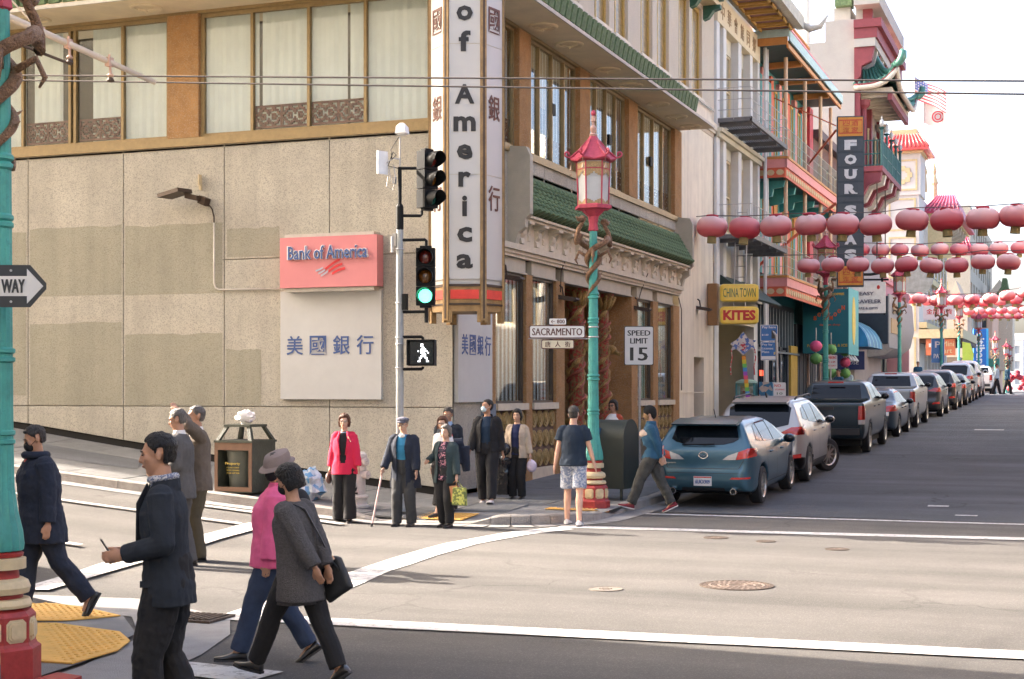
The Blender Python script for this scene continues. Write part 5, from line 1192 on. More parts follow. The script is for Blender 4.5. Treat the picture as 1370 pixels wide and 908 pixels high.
for k, c in enumerate([(.75,.30,.04),(.7,.6,.05),(.15,.5,.1),(.08,.3,.6),(.4,.1,.5),(.75,.1,.2)]*2):
    pl((-9.2+.012*k,43.2,2.95-k*.115), [(-.06,-.057),(.06,-.057),(.06,.057),(-.06,.057)], .008, mat('tail_%d' % (k % 6), c, .7), kt, 'tail_square')
st = thing('goods_stand', 'tall rack of packed goods with a pale green hood outside the kite shop', 'display rack', (-9.3,44.1,.55))
b = MB(); b.box(-9.62,-9.05,44.0,44.5,.5,.6); b.box(-9.62,-9.58,44.0,44.5,.6,2.2); b.box(-9.09,-9.05,44.0,44.5,.6,2.2); b.build('rack_frame', mat('turquoise_frame', (.06,.25,.27), .5), st)
for k in range(7): random.seed(k); b = MB(); b.ell((-9.33+random.uniform(-.03,.03),44.2,.72+k*.21), (.20,.17,.10), 10, 6); b.build('package', mat('package_%d' % (k % 3), [(.5,.42,.34),(.42,.22,.18),(.55,.5,.44)][k % 3], .6, spk=(12,(.35,.06,.05),.6,.05)), st)
b = MB(); b.ell((-9.33,44.2,2.22), (.34,.28,.12), 12, 6); b.build('rack_hood', mat('pale_green_cloth', (.28,.42,.34), .8), st)
solo('goods_stand', MB().box(-8.95,-8.55,44.2,44.6,.55,2.25).box(-8.93,-8.57,44.16,44.19,.8,1.15).box(-8.93,-8.57,44.16,44.19,1.3,1.65), mat('blue_rack', (.04,.17,.30), .5, spk=(7,(.5,.42,.35),.7,.1)), 'small blue shelf rack right of the tall rack of goods', 'display rack')
# parking signs
pp = thing('sign_post', 'bent grey post with parking notices beside the kite shop', 'post', (-7.1,37.95,.5)); MB().tube([(-7.15,37.95,.45),(-7.22,37.95,2.5),(-7.25,37.95,3.4),(-7.4,37.95,3.6)], .035, 8).build('post', M_steel, pp)
M_pb = mat('parking_blue', (.015,.13,.36), .4, var=.05); WH = M_rw
flat_sign('parking_sign', 'blue Pay here sign with a phone symbol on the grey post', (-7.42,37.9,3.46), uK, .44, .42, WH, M_pb, [('Pay here', 0,.14,.34,.08,WH), ('$1.00', -.10,-.05,.16,.05,WH), ('▮', .11,-.04,.09,.21,MATS['sign_black2'])])
flat_sign('parking_sign', 'blue Pay by License Plate sign below the phone sign', (-7.41,37.9,3.00), uK, .44, .47, WH, M_pb, [('Pay by', -.06,.16,.26,.065,WH), ('License', -.05,.07,.28,.06,WH), ('Plate', -.1,-.02,.18,.06,WH), ('P', .14,-.06,.06,.07,M_yel), ('█', 0,-.17,.40,.08,WH)])
flat_sign('parking_notice', 'small white and red notice low on the grey post', (-7.15,37.9,1.97), uK, .31, .46, WH, WH, [('NO', -.05,.15,.16,.07,MATS['sign_letter_red']), ('STOPPING', 0,.05,.24,.04,MATS['sign_letter_red']), ('10', 0,-.05,.14,.06,MATS['sign_green']), ('▬', 0,-.18,.26,.05,MATS['sign_letter_red'])])
nop = thing('sign_post', 'thin post of the no parking sign left of the second lantern post', 'post', (-7.4,47.9,.78)); MB().cyl((-7.42,47.9,.6), (-7.42,47.9,3.15), .03).build('post', M_steel, nop)
flat_sign('no_parking_sign', 'white and red no parking notice left of the second lantern post', (-7.42,47.83,2.9), uK, .44, .44, WH, WH, [('NO PARKING', 0,.14,.38,.09,MATS['sign_letter_red']), ('2 AM - 6 AM', 0,0,.3,.06,MATS['sign_letter_red']), ('EVERY DAY', 0,-.12,.34,.05,MATS['sign_letter_red'])])
bd = thing('sandwich_board', 'black chalkboard in a wooden frame standing on the pavement before the dark shop', 'sandwich board', (-8.2,52.5,.95))
b = MB(); b.obox((-8.2,52.5,1.5), (.36,.1,0), (0,.02,0), (0,.06,.5)); b.build('board', M_dk, bd); b = MB()
for s in (-1, 1): b.obox((-8.2+s*.36,52.5+s*.1,1.48), (.03,0,0), (0,.03,0), (0,.06,.55))
b.obox((-8.2,52.56,2.02), (.37,.1,0), (0,.03,0), (0,0,.03)); b.build('frame', mat('wood_frame', (.35,.2,.1), .6), bd)
# --- painted balcony building (orange, teal, pink)
M_or = mat('orange_red_paint', (.58,.11,.05), .6, var=.1, vs=5); M_tl = mat('teal_wall', (.04,.22,.22), .6, var=.15, vs=3); M_pk = mat('pink_paint', (.66,.27,.26), .7, var=.08, vs=3); M_oc = mat('ochre_beam', (.50,.22,.06), .6, var=.1)
M_navy = mat('navy_shopfront', (.018,.032,.048), .5, var=.2, vs=4)
hC = thing('balcony_building', 'orange, teal and pink building with two long mesh railed balconies above a navy shopfront', 'building', (XF, 50.1, 0))
b = MB(); b.box(-40, XF-.35, 50.12, 61.3, 0, 13.6, 0); b.build('core_wall', M_tl, hC)
for fl, (za, zb_) in enumerate(((6.1, 9.2), (9.9, 13.3))):
    for k in range(7):
        y = 50.3+k*1.6
        MB().box(XF-.35, XF-.2, y, y+.5, za, zb_).build('wall_panel', M_or if k % 2 == 0 else M_pk, hC)
        w = window(hC, 'x', XF-.2, 1, y+.55, y+1.1, za+.1, zb_-.4, .05, mat('yellow_frame', (.55,.33,.07), .6), mat('teal_shutter', (.05,.26,.25), .4, var=.1), (), (), .08)
        MB().box(XF-.33, XF-.18, y+1.15, y+1.55, za, zb_-.3).build('wall_panel', M_tl, hC)
for y in (51.2, 55.0, 58.5, 61.0): MB().cyl((XF+.75,y,5.9),(XF+.75,y,9.6),.07).cyl((XF+.75,y,9.9),(XF+.75,y,13.4),.07).build('balcony_post', mat('pale_peach_post', (.62,.42,.26), .6), hC)
MB().box(XF-.3, XF+.02, 60.4, 61.2, 5.9, 13.4).build('corner_post', mat('crimson_post', (.45,.05,.06), .6), hC)
for z in (5.55, 9.55):
    MB().box(XF-.3, XF+.92, 50.25, 61.3, z, z+.14).build('balcony_floor', M_tl, hC)
    MB().box(XF-.3, XF+.95, 50.2, 50.25, z-.05, z+.24).box(XF+.92, XF+.98, 50.2, 61.3, z-.05, z+.24).build('pink_fascia', M_pk, hC)
    MB().box(XF-.3, XF+1.0, 50.17, 50.24, z+.241, z+.32).box(XF+.9, XF+1.02, 50.25, 61.3, z+.241, z+.32).build('gold_edge', M_oc, hC)
    MB().box(XF-.3, XF+.90, 50.22, 50.28, z-.38, z-.05).box(XF+.86, XF+.92, 50.28, 61.3, z-.38, z-.05).build('carved_band', M_or, hC)
    for k in range(26): b = MB(); y = 50.5+k*.42; b.rings([[(XF+.925, y+r*math.cos(a*math.pi/5), z-.215+r*.75*math.sin(a*math.pi/5)) for a in range(10)] for r in (.15,)]+[[(XF+.945, y+.12*math.cos(a*math.pi/5), z-.215+.09*math.sin(a*math.pi/5)) for a in range(10)]]); b.build('carved_scroll', mat('cream_scroll', (.55,.42,.24), .7), hC)
    for k in range(3): b = MB(); b.rings([[(XF+.1+k*.32+.13*math.cos(a*math.pi/5), 50.215-d, z-.21+.10*math.sin(a*math.pi/5)) for a in range(10)] for d in (0,.015)]); b.build('carved_scroll', MATS['cream_scroll'], hC)
    railing(hC, [(XF-.2,50.3),(XF+.95,50.3),(XF+.95,61.2)], z+.3, 1.0, mat('pale_green_rail', (.36,.40,.34), .6), .22, 'balcony_railing', (.33,.66), .008)
    for k in range(6 if z > 6 else 0): b = MB(); y = 51+k*2.0; b.prism([(XF-.3,z-.38),(XF+.75,z-.38),(XF+.7,z-.6),(XF+.35,z-.65),(XF+.3,z-.9),(XF-.3,z-1.0)], 'y', y, y+.22); b.build('teal_bracket', mat('teal_bracket_paint', (.05,.30,.30), .6), hC)
    for k in range(5 if z > 6 else 0): b = MB(); y = 52.1+k*2.0; b.box(XF-.25, XF-.15, y-.3, y+.3, z-1.6, z-.6); b.build('ochre_panel', M_oc, hC)
b = MB(); b.box(XF-.4, XF+1.12, 49.7, 61.4, 13.55, 13.62); b.build('roof_soffit', mat('dark_teal_soffit', (.05,.09,.09), .7), hC)
for y in (52.5, 55.5, 58.5): MB().box(XF-.3, XF+1.05, y, y+.2, 13.35, 13.55).build('ochre_beam', M_oc, hC)
MB().box(XF-.3, XF+1.1, 49.62, 49.7, 13.5, 13.75).box(XF+1.05, XF+1.12, 49.7, 61.4, 13.4, 13.62).build('soffit_edge', M_oc, hC)
MB().box(XF-.3, XF+1.16, 49.58, 49.66, 13.751, 14.0).box(XF+1.12, XF+1.18, 49.66, 61.4, 13.62, 13.95).build('pale_blue_edge', mat('pale_blue_trim', (.38,.52,.52), .6), hC)
b = MB()
b.rings([[(XF+1.18,49.6,14.0),(XF+1.18,61.4,13.95),(XF-.2,61.4,15.9),(XF-.2,49.6,15.9)],[(XF+1.12,49.62,13.95),(XF+1.12,61.38,13.9),(XF-.3,61.38,15.8),(XF-.3,49.62,15.8)]]); b.build('pink_roof_slope', M_pk, hC)
MB().tube([(XF+1.15,49.6,14.05),(XF-.2,49.6,16)], .05, 6).tube([(XF-.2,49.6,15.95),(XF-.2,61.4,15.95)], .07, 6).build('gold_ridge', M_oc, hC)
# navy shopfront below
b = MB(); b.box(XF-.4, XF-.3, 50.2, 58.6, .5, 5.2); b.build('shopfront_wall', M_navy, hC)
for k in range(14): MB().box(XF-.3, XF-.2, 50.4+k*.58, 50.52+k*.58, 3.6, 5.0).build('fascia_slat', mat('slate_slat', (.10,.14,.17), .6), hC)
for k in range(6): MB().box(XF-.3, XF-.12, 50.3+k*1.5, 50.5+k*1.5, .9, 3.6).build('shop_pier', M_navy, hC); window(hC, 'x', XF-.2, 1, 50.55+k*1.5, 51.75+k*1.5, 1.2, 3.5, .05, M_navy, M_dglass, fw=.05)
MB().box(XF-.15, XF-.05, 50.3, 58.5, 3.35, 3.42).build('rail_bar', MATS['slate_slat'], hC)
MB().box(XF-.12, XF-.10, 51.0, 51.35, 2.5, 2.7).box(XF-.12, XF-.10, 51.5, 51.62, 2.5, 2.7).build('neon_sign', mat('neon_red', (.8,.05,.02), .5, emit=(1,.12,.05), es=.25), hC)
MB().box(XF-.28, XF-.1, 56.9, 58.3, 1.0, 3.7).build('yellow_door', mat('ochre_door', (.42,.28,.05), .6, var=.15, vs=3), hC)
# vertical restaurant sign
fs = thing('vertical_sign', 'dark vertical sign with white letters FOUR S and orange square panels at both ends', 'sign', (-7.0,50.6,5.4))
uf = Vector((.97,.22,0)).normalized(); nf = uf.cross(Vector((0,0,1))); cf = Vector((-7.22,50.8,0)); M_sd = mat('slate_dark_sign', (.03,.045,.055), .5); w = .87
def sq(z0, z1, m, nm, d=0, ins=0): return MB().obox(cf+nf*d+Vector((0,0,(z0+z1)/2)), uf*(w/2-ins), nf*.13, (0,0,(z1-z0)/2-ins)).build(nm, m, fs)
sq(5.46, 11.16, M_sd, 'sign_core')
zz = 10.44
for k, ch in enumerate(['F','O','U','R','','S','E','A','S']):
    h = .49 if ch else .22
    sq(zz-h+.02, zz-.02, mat('slate_sign_panel', (.045,.06,.07), .45), 'letter_panel', .012, .015)
    if ch: 
        text(ch, cf+nf*.16+Vector((0,0,zz-h/2)), uf, (0,0,1), .40, .33, mat('sign_white', (.66,.65,.62), .5), fs, 'letter', bold=.07)
        for sx, sz in {'F':((-.13,-.15),(-.13,.15)),'U':((-.13,.15),(.15,.15)),'R':((-.13,-.15),(.15,-.15))}.get(ch, ()): MB().obox(cf+nf*.155+uf*sx+Vector((0,0,zz-h/2+sz)), uf*.075, nf*.004, (0,0,.016)).build('serif', MATS['sign_white'], fs)
    zz -= h
for z0, z1 in ((10.46, 11.15), (5.48, 6.18)):
    sq(z0, z1, mat('orange_sign', (.66,.27,.03), .5), 'orange_panel', .02, .03); sq(z0+.06, z1-.06, mat('orange_red_ink', (.55,.07,.02), .5), 'seal_border', .023, .05); sq(z0+.08, z1-.08, MATS['orange_sign'], 'seal_field', .026, .07)
    for i, ch in enumerate('四酒海家'): text(ch, cf+nf*.162+uf*(-.14+.28*(i % 2))+Vector((0,0,(z0+z1)/2+.12-.24*(i//2))), uf, (0,0,1), .22, .20, MATS['orange_red_ink'], fs, 'character', bold=.008)
solo('sign_brace', MB().tube([(XF+.9,55,10.3),(-7.7,50.9,10.75)], .04, 6).tube([(XF,53,12.4),(-7.7,50.9,10.9)], .02, 5).tube([(XF-.1,50.5,6.2),(-7.7,50.9,8.3)], .05, 6).tube([(XF+.2,51,7.3),(-7.4,51,7.9)], .05, 6), M_or, 'red steel braces holding the dark vertical sign out from the wall', 'bracket')
# --- brick building with the teal awning box
hb2 = thing('brick_building', 'brown brick building behind the dark vertical sign with a teal shop awning', 'building', (XF, 61.4, 0))
M_brk = mat('brown_brick', (.17,.10,.09), .9, var=.3, vs=6, stretch=(1,2,10), bump=.4)
b = MB(); ops = [(62.5+k*2.2, 63.7+k*2.2, z, z+1.7) for k in range(5) for z in (6.6, 9.8)]; facade(b, 'x', XF, 1, 61.4, 73.2, 4.6, 12.6, ops, .25); b.add([(-40,61.4,12.6),(XF,61.4,12.6),(XF,73.2,12.6),(-40,73.2,12.6)], [(0,1,2,3)]); b.build('wall', M_brk, hb2)
for o in ops: window(hb2, 'x', XF, 1, *o, .2, M_cream, M_dglass, (), ((o[2]+o[3])/2,), .07)
MB().box(XF-.02, XF+.3, 61.4, 73.2, 12.3, 12.65).build('cornice', mat('dark_cornice', (.10,.07,.07), .7), hb2)
for k in range(5): MB().tube([(XF+.6,62+k*2.2,9.3),(XF+.6,63.6+k*2.2,9.3)], .03, 5).build('balcony_rail', M_iron, hb2)
b = MB(); b.box(XF-.3, XF-.2, 58.6, 73.2, .8, 4.6); b.build('shopfront', mat('black_shopfront', (.015,.022,.028), .5), hb2)
for k in range(8): window(hb2, 'x', XF-.2, 1, 58.8+k*1.75, 60.2+k*1.75, 1.7, 4.0, .05, M_navy, M_dglass, fw=.06)
for k in range(4): MB().box(XF-.19, XF-.12, 61+k*2.9, 61.15+k*2.9, 1.2, 4.2).build('pale_pilaster', mat('pinkish_pilaster', (.45,.3,.24), .6), hb2)
aw = thing('shop_awning', 'large teal box awning with orange lettering and a yellow oval on its side', 'awning', (XF, 58.9, 3.4))
M_ta = mat('teal_awning', (.012,.145,.175), .6, var=.05, vs=2); M_ta2 = mat('light_teal_awning', (.08,.35,.40), .6, var=.05); M_orl = mat('orange_letter', (.65,.12,.03), .6); M_gol = mat('gold_letter', (.55,.38,.05), .6)
MB().box(XF, -8.45, 58.9, 61.6, 3.45, 5.95).build('awning_box', M_ta, aw); MB().box(-8.448, -8.42, 58.88, 61.6, 3.4, 6.0).build('awning_side', M_ta2, aw)
for i, (wd, x0) in enumerate((('MOON', -9.6), ('MOON', -8.98))):
    for k, ch in enumerate(['S','O','O','N'] if i == 0 else ['M','O','O','N']):
        f_ = k-1.5; text(ch, (x0+k*.155-.12, 58.885, 5.02+(f_*.13)), (1,.0,0), (0,0,1), .13, .17, M_orl, aw, 'letter', bold=.05)
text('dessert shop', (-9.15,58.885,4.55), (1,0,0), (0,0,1), .8, .10, M_orl, aw, bold=.01)
text('PASTRIES & TEA & ICE', (-9.25,58.885,3.75), (1,0,0), (0,0,1), 1.55, .11, M_gol, aw, bold=.03); text('COFFEE', (-8.85,58.885,5.75), (1,0,0), (0,0,1), .5, .09, M_gol, aw, bold=.03)
MB().rings([[(x, 60.2+.45*math.cos(a*math.pi/12), 4.75+.95*math.sin(a*math.pi/12)) for a in range(24)] for x in (-8.419, -8.405)]).build('yellow_oval', mat('awning_yellow', (.60,.45,.08), .6), aw)
for k in range(3): MB().tube([(-8.5,59.3+k*.8,3.4),(-8.35,59.2+k*.8,3.15)], [.03,.07], 6).build('spot_lamp', M_rw, aw)
def lantern_cluster(x, y, z, cols, label):
    t = thing('lantern_column', label, 'lantern', (x, y, z))
    MB().cyl((x,y,z),(x,y,4.2),.02).build('pole', M_steel, t)
    for k, c in enumerate(cols): b = MB(); b.lathe((x,y,3.55-.44*k), [(.03,-.2)]+[(.215*math.sin(math.pi*(j+1)/10), -.2*math.cos(math.pi*(j+1)/10)) for j in range(9)]+[(.03,.2)], 14); b.build('ball_lantern', c, t, smooth=True)
Mgl, Mpl = mat('green_paper', (.12,.30,.08), .7), mat('pink_paper', (.70,.10,.22), .7)
lantern_cluster(-8.9,57.6,.95,[Mgl,Mpl,Mgl],'green and pink paper balls on a pole just right of the second lantern post'); lantern_cluster(-8.75,60.2,1.1,[Mgl,Mpl,Mgl],'rightmost column of green and pink paper balls under the teal awning'); lantern_cluster(-8.7,52.9,.9,[Mpl,Mgl],'pink and green paper balls half hidden by the second lantern post')
# blue striped barrel awning and dark shop box
ba = thing('barrel_awning', 'bright blue rounded shop awning right of the teal box awning', 'awning', (XF, 66, 3.6))
b = MB(); pr = [(XF,3.9)]+[(XF+1.6*math.sin(a), 3.9+1.35*math.cos(a)) for a in [k*math.pi/14 for k in range(8)]]; b.prism(pr, 'y', 66.0, 71.0); b.build('awning_cloth', mat('blue_awning', (.02,.17,.36), .5, var=.5, vs=1.2, stretch=(1,3,.4)), ba, smooth=30)
for k in range(4):
    b = MB(); b.prism([(XF+(1.61)*math.sin(a), 3.9+1.36*math.cos(a)) for a in [q*math.pi/14 for q in range(8)]]+[(XF,3.9)], 'y', 66.6+k*1.2, 66.9+k*1.2); b.build('pale_stripe', mat('pale_blue_stripe', (.20,.42,.5), .5), ba)
nb_ = thing('black_awning', 'small navy banner with white dots of lettering under the blue rounded awning', 'awning', (XF,67,3)); MB().box(XF+.1, XF+1.4, 66.2, 66.3, 2.9, 3.7).build('banner', mat('navy_banner', (.02,.03,.10), .7), nb_)
text('BAO', (XF+.75,66.19,3.5), (1,0,0), (0,0,1), .5,.14, WH, nb_); text('HOUSE', (XF+.75,66.19,3.2), (1,0,0), (0,0,1), .8,.14, WH, nb_)
# Easy Traveler sign
es = thing('torii_sign', 'white EASY TRAVELER sign hanging under a black curved roof bar', 'sign', (-8.6,67.5,7)); cE = Vector((-8.75,66.5,6.05))
MB().obox(cE, Vector(uK)*.82, (0,.06,0), (0,0,.68)).build('sign_board', mat('pale_sign', (.55,.56,.55), .5), es)
nE = Vector(uK).normalized().cross(Vector((0,0,1)))
for tx, dz, tw, th_ in (('EASY', .17,.62,.16), ('TRAVELER', -.17,1.25,.17), ('CARE & GIFTS', -.47,.95,.10)): text(tx, cE+Vector((0,0,dz))+nE*.08, uK, (0,0,1), tw, th_, mat('faded_ink', (.09,.09,.13), .6), es, bold=.02)
MB().ell(cE+Vector(uK)*.5+Vector((0,0,.45))+nE*.07, (.07,.02,.09), 8, 6).build('red_mark', MATS['sign_letter_red'], es)
b = MB(); b.tube([cE+Vector(uK)*s+Vector((0,0,1.0+.22*abs(s)**2)) for s in (-1.05,-.6,-.2,.2,.6,1.05)], .06, 6); b.tube([cE+Vector(uK)*-.95+Vector((0,0,.78)), cE+Vector(uK)*.95+Vector((0,0,.78))], .04, 6); b.tube([cE+Vector(uK)*.78+Vector((0,0,-.75)), cE+Vector(uK)*.66+Vector((0,0,1.0))], .05, 6); b.tube([cE+Vector(uK)*-.78+Vector((0,0,-.75)), cE+Vector(uK)*-.66+Vector((0,0,1.0))], .05, 6); b.cyl((XF,66.5,6.83),(-9.6,66.5,6.83),.04); b.build('torii_frame', M_black, es)
# --- tall white building with the green pagoda balcony
hD = thing('pagoda_building', 'tall white building with stepped parapet, maroon cornice and a green tiled pagoda balcony', 'building', (XF, 73.2, 0))
M_ww = mat('white_render', (.40,.375,.35), .85, var=.06, vs=.5, bump=.2, bs=20, dirt=.12); M_mar = mat('maroon_paint', (.20,.035,.045), .6, var=.1, vs=6)
b = MB(); b.box(-11.6, XF, 73.2, 83.5, 0, 19.9); b.box(-14.6, -11.6, 73.21, 83.5, 0, 18.9); b.box(-19, -14.6, 73.2, 83.5, 0, 17.0); b.box(-19,-13.2,73.3,83.5,17,17.8); b.box(-40,-19,73.25,83.5,0,16); b.box(-11.3,-10.5,74,76,19.9,20.7); b.build('wall', M_ww, hD)
b = MB(); b.box(-15.4,-14.4,76,78,17,24); b.box(-18,-17.3,77,79,17,22); b.box(-13.2,-12.8,75,76,18,23); b.build('roof_shaft', mat('pale_roof_shaft', (.6,.58,.57), .8), hD)
for y in (73.25, 77.5, 81.5): MB().box(XF-.05, XF+.25, y, y+.4, 12.9, 19).build('maroon_post', M_mar, hD)
b = MB(); b.box(XF, XF+1.1, 73.0, 83.6, 18.9, 19.4); b.box(XF, XF+1.3, 72.9, 83.7, 19.401, 19.8); b.build('cornice', M_mar, hD); MB().box(XF, XF+1.0, 73.02, 83.5, 18.5, 18.9).box(XF, XF+1.2, 72.95, 83.6, 20.5, 21.2).build('cornice_white', M_ww, hD)
for k in range(9): b = MB(); y = 73.1+k*1.15; b.prism([(XF,16.9),(XF+.3,17.1),(XF+.35,17.6),(XF+.8,17.8),(XF+.95,18.5),(XF,18.5)], 'y', y, y+.35); b.build('cornice_bracket', M_mar if k % 2 == 0 else M_ww, hD)
MB().box(XF-.05,XF+.5,74,75.6,19.9,22.5).build('upper_turret', M_ww, hD); MB().box(XF+.3,XF+.75,73.9,74.3,19.8,22.8).box(XF+.3,XF+.75,79.9,80.3,19.8,22).build('maroon_post', M_mar, hD); MB().box(-11.2,-10.4,73.6,74.5,20.7,22.2).build('green_urn', M_gtile, hD)
# pagoda roof: concave slope with upturned corners
def pagoda(par, y0, y1, xo, ztop, zeave, lift, m):
    """three-sided concave hipped roof against the wall, corners sweeping up"""
    b = MB(); nv = 8; E = []
    for i in range(9): f = i/8; E.append((XF+xo*f, y0, abs(f)**4, XF+.02+.5*f, y0+2.0))
    for i in range(1, 17): f = i/16; q = abs(2*f-1)**6; E.append((XF+xo, y0+(y1-y0)*f, q, XF+.5, y0+2.0+(y1-y0-4.0)*f))
    for i in range(1, 9): f = 1-i/8; E.append((XF+xo*f, y1, abs(f)**4, XF+.02+.5*f, y1-2.0))
    G = [[Vector((tx+(ex-tx)*j/nv, ty+(ey-ty)*j/nv, ztop+(zeave-ztop)*(1-(1-j/nv)**1.9)+lift*q*(j/nv)**3)) for ex, ey, q, tx, ty in E] for j in range(nv+1)]
    n = len(E); vs = [p for r in G for p in r]
    b.add(vs, [(j*n+i, j*n+i+1, (j+1)*n+i+1, (j+1)*n+i) for j in range(nv) for i in range(n-1)])
    b.build('pagoda_roof', m, par, smooth=30)
    for i in range(n): MB().tube([G[j][i]+Vector((0,0,.03)) for j in range(nv+1)], .075, 6).build('roof_rib', m, par, smooth=True)
    for nm, mm, r, dz in (('eave_edge', M_ftrim, .13, -.2), ('red_eave_line', M_mar, .05, -.05)): MB().tube([G[nv][i]+Vector((0,0,dz)) for i in range(n)], r, 6).build(nm, mm, par, smooth=True)
    for i, s in ((8,-1),(24,1)):
        c = G[nv][i]; MB().tube([c-Vector((.2,0,.05)), c+Vector((.15,s*.12,.08)), c+Vector((.30,s*.25,.28)), c+Vector((.32,s*.27,.5)), c+Vector((.2,s*.24,.6))], [.12,.2,.2,.18,.1], 8).build('upturned_corner', m, par, smooth=True)
        MB().tube([G[j][i]+Vector((0,0,.10)) for j in range(nv+1)], .13, 6).build('hip_ridge', m, par, smooth=True)
M_gt2 = mat('teal_glazed_tile', (.06,.19,.15), .4, var=.35, vs=4, coat=.2)
pagoda(hD, 73.1, 81.8, 2.0, 19.0, 16.75, .8, M_gt2)
b = MB(); b.box(XF, XF+1.7, 73.7, 81.2, 16.35, 16.6); b.build('pagoda_soffit', M_ftrim, hD)
for k in range(8): MB().box(XF+.1, XF+1.6, 74+k*.95, 74.15+k*.95, 16.2, 16.35).build('soffit_rafter', M_ftrim, hD)
MB().box(XF+1.5, XF+1.7, 73.7, 81.2, 16.0, 16.35).build('carved_band', M_mar, hD)
for y in (73.8, 81.0): MB().cyl((XF+.35,y,12.9),(XF+.35,y,15.9),.14).lathe((XF+.35,y,15.6), [(.14,0),(.3,.2),(.34,.45)], 10).build('pagoda_column', M_mar if y < 80 else M_ww, hD)
MB().box(XF, XF+1.3, 73.4, 81.4, 12.55, 12.8).build('balcony_floor', M_mar, hD)
for k in range(6): b = MB(); y = 73.5+k*1.5; b.prism([(XF,11.2),(XF+.3,11.3),(XF+.6,11.9),(XF+1.15,12.1),(XF+1.25,12.55),(XF,12.55)], 'y', y, y+.5); b.build('balcony_bracket', M_mar if k % 2 == 0 else M_ftrim, hD)
railing(hD, [(XF,73.5),(XF+1.25,73.5),(XF+1.25,81.3)], 12.8, 1.25, mat('dark_teal_iron', (.02,.09,.09), .5), .2, 'balcony_railing', (.6,), .02)
for k in range(5):
    y = 73.5+k*1.95; MB().cyl((XF+1.25,y,12.8),(XF+1.25,y,14.6),.07).lathe((XF+1.25,y,14.55), [(.07,0),(.16,.08),(.08,.12)], 8).build('lamp_pillar', MATS['dark_teal_iron'], hD); MB().lathe((XF+1.25,y,14.7), [(.06,0),(.12,.12),(.10,.26),(.03,.34),(.02,.5)], 8).build('globe_lamp', M_frost, hD, smooth=30)
for y in (74.5, 77.8): MB().tube([(XF+.9,y,12.5),(XF+.9,y,8)], .03, 5).build('drop_pipe', M_iron, hD)
ops = [(74.5+k*2.8, 75.7+k*2.8, z, z+2) for k in range(3) for z in (13.3,)]
for o in ops: window(hD, 'x', XF, 1, *o, -.08, M_cream, M_dglass, fw=.08)
# low shops in front of the pale tower building
def shop(name, label, y0, y1, h, m, fasc, fm, awn=None, x=XF, cat='building'):
    t = thing(name, label, cat, (x, y0, 0)); b = MB(); b.box(-30, x-.3, y0, y1, 0, h); b.box(x-.3, x, y0, y1, 4.2+zg(y0)-.5, h); b.build('wall', m, t)
    n = max(2, int((y1-y0)/2)); w = (y1-y0)/n; g0 = zg(y0)
    for k in range(n): window(t, 'x', x-.15, 1, y0+k*w+.15, y0+(k+1)*w-.15, g0+.5, g0+2.9, .05, M_navy, M_dglass, fw=.08)
    MB().box(x, x+.12, y0+.1, y1-.1, g0+3.1, g0+3.9).build('fascia', fm, t)
    z = g0+4.8
    while z+1.8 < h-.4:
        for k in range(n): window(t, 'x', x, 1, y0+k*w+.5, y0+(k+1)*w-.5, z, z+1.7, -.08, M_cream, M_dglass, (), (z+.85,), .08)
        z += 3.2
    MB().box(x-.1, x+.2, y0, y1, h-.25, h+.05).build('cornice', fm, t); return t
shop('shop_building', 'low navy shop with a grey hanging sign box below the torii sign', 73.22, 77.9, 7.0, M_navy, None, mat('maroon_fascia', (.2,.05,.06), .6))
gb = thing('sign_box', 'grey box sign with tan square panels beside the navy shop', 'sign', (XF,72.5,5)); MB().box(XF, XF+1.8, 71.3, 72.8, 4.2, 6.4).build('box', M_navy, gb); MB().box(XF+1.8, XF+1.86, 71.3, 75.2, 4.0, 6.5).build('grey_face', mat('grey_face', (.30,.30,.30), .6), gb)
MB().box(XF+1.86, XF+1.9, 71.9, 74.8, 4.7, 5.4).build('tan_panel', mat('tan_panel', (.45,.32,.16), .6), gb); text('東興', (XF+1.91,73.2,5.9), (0,1,0), (0,0,1), 1.8,.55, MATS['tan_panel'], gb, 'character', bold=.01)
wc = thing('round_canopy', 'smooth white rounded canopy beyond the grey sign box', 'canopy', (XF,78,4)); b = MB(); b.prism([(XF,3.7),(XF+.9,3.8),(XF+1.5,4.3),(XF+1.7,5.2),(XF+1.6,6.6),(XF,6.8)], 'y', 77.8, 84); b.build('canopy_shell', mat('white_canopy', (.34,.34,.33), .5), wc, smooth=60)
shop('shop_building', 'pink shop front with vertical lettering beyond the white rounded canopy', 84, 92, 8.2, mat('pink_shop', (.55,.30,.32), .8, var=.15, vs=2, stretch=(1,3,.3)), None, M_pk)
pf = thing('pink_sign', 'tall pink shop sign standing out from the pink shop', 'sign', (XF,86,3)); MB().box(XF, XF+1.2, 86, 86.3, 3.0, 7.4).build('sign_board', MATS['pink_shop'], pf); text('Art', (XF+.6,85.98,5.8), (1,0,0), (0,0,1), .8,.5, M_ftrim, pf); text('茶', (XF+.3,85.98,4.9), (1,0,0), (0,0,1), .5,.5, M_ftrim, pf, 'character')
flat_sign('shop_board', 'small white hanging board with red characters above the pink shop', (-8.0,93.6,6.7), (.97,.22,0), 1.9, .85, WH, WH, [('金龍百貨', 0,.06,1.5,.34,MATS['sign_letter_red'])])
flat_sign('parking_board', 'distant pair of blue parking signs in front of the pink shop', (-7.6,88,4.25), uK, .75, 1.4, WH, M_pb, [('P', 0,.35,.3,.35,WH), ('PAY', 0,-.3,.45,.25,WH)])
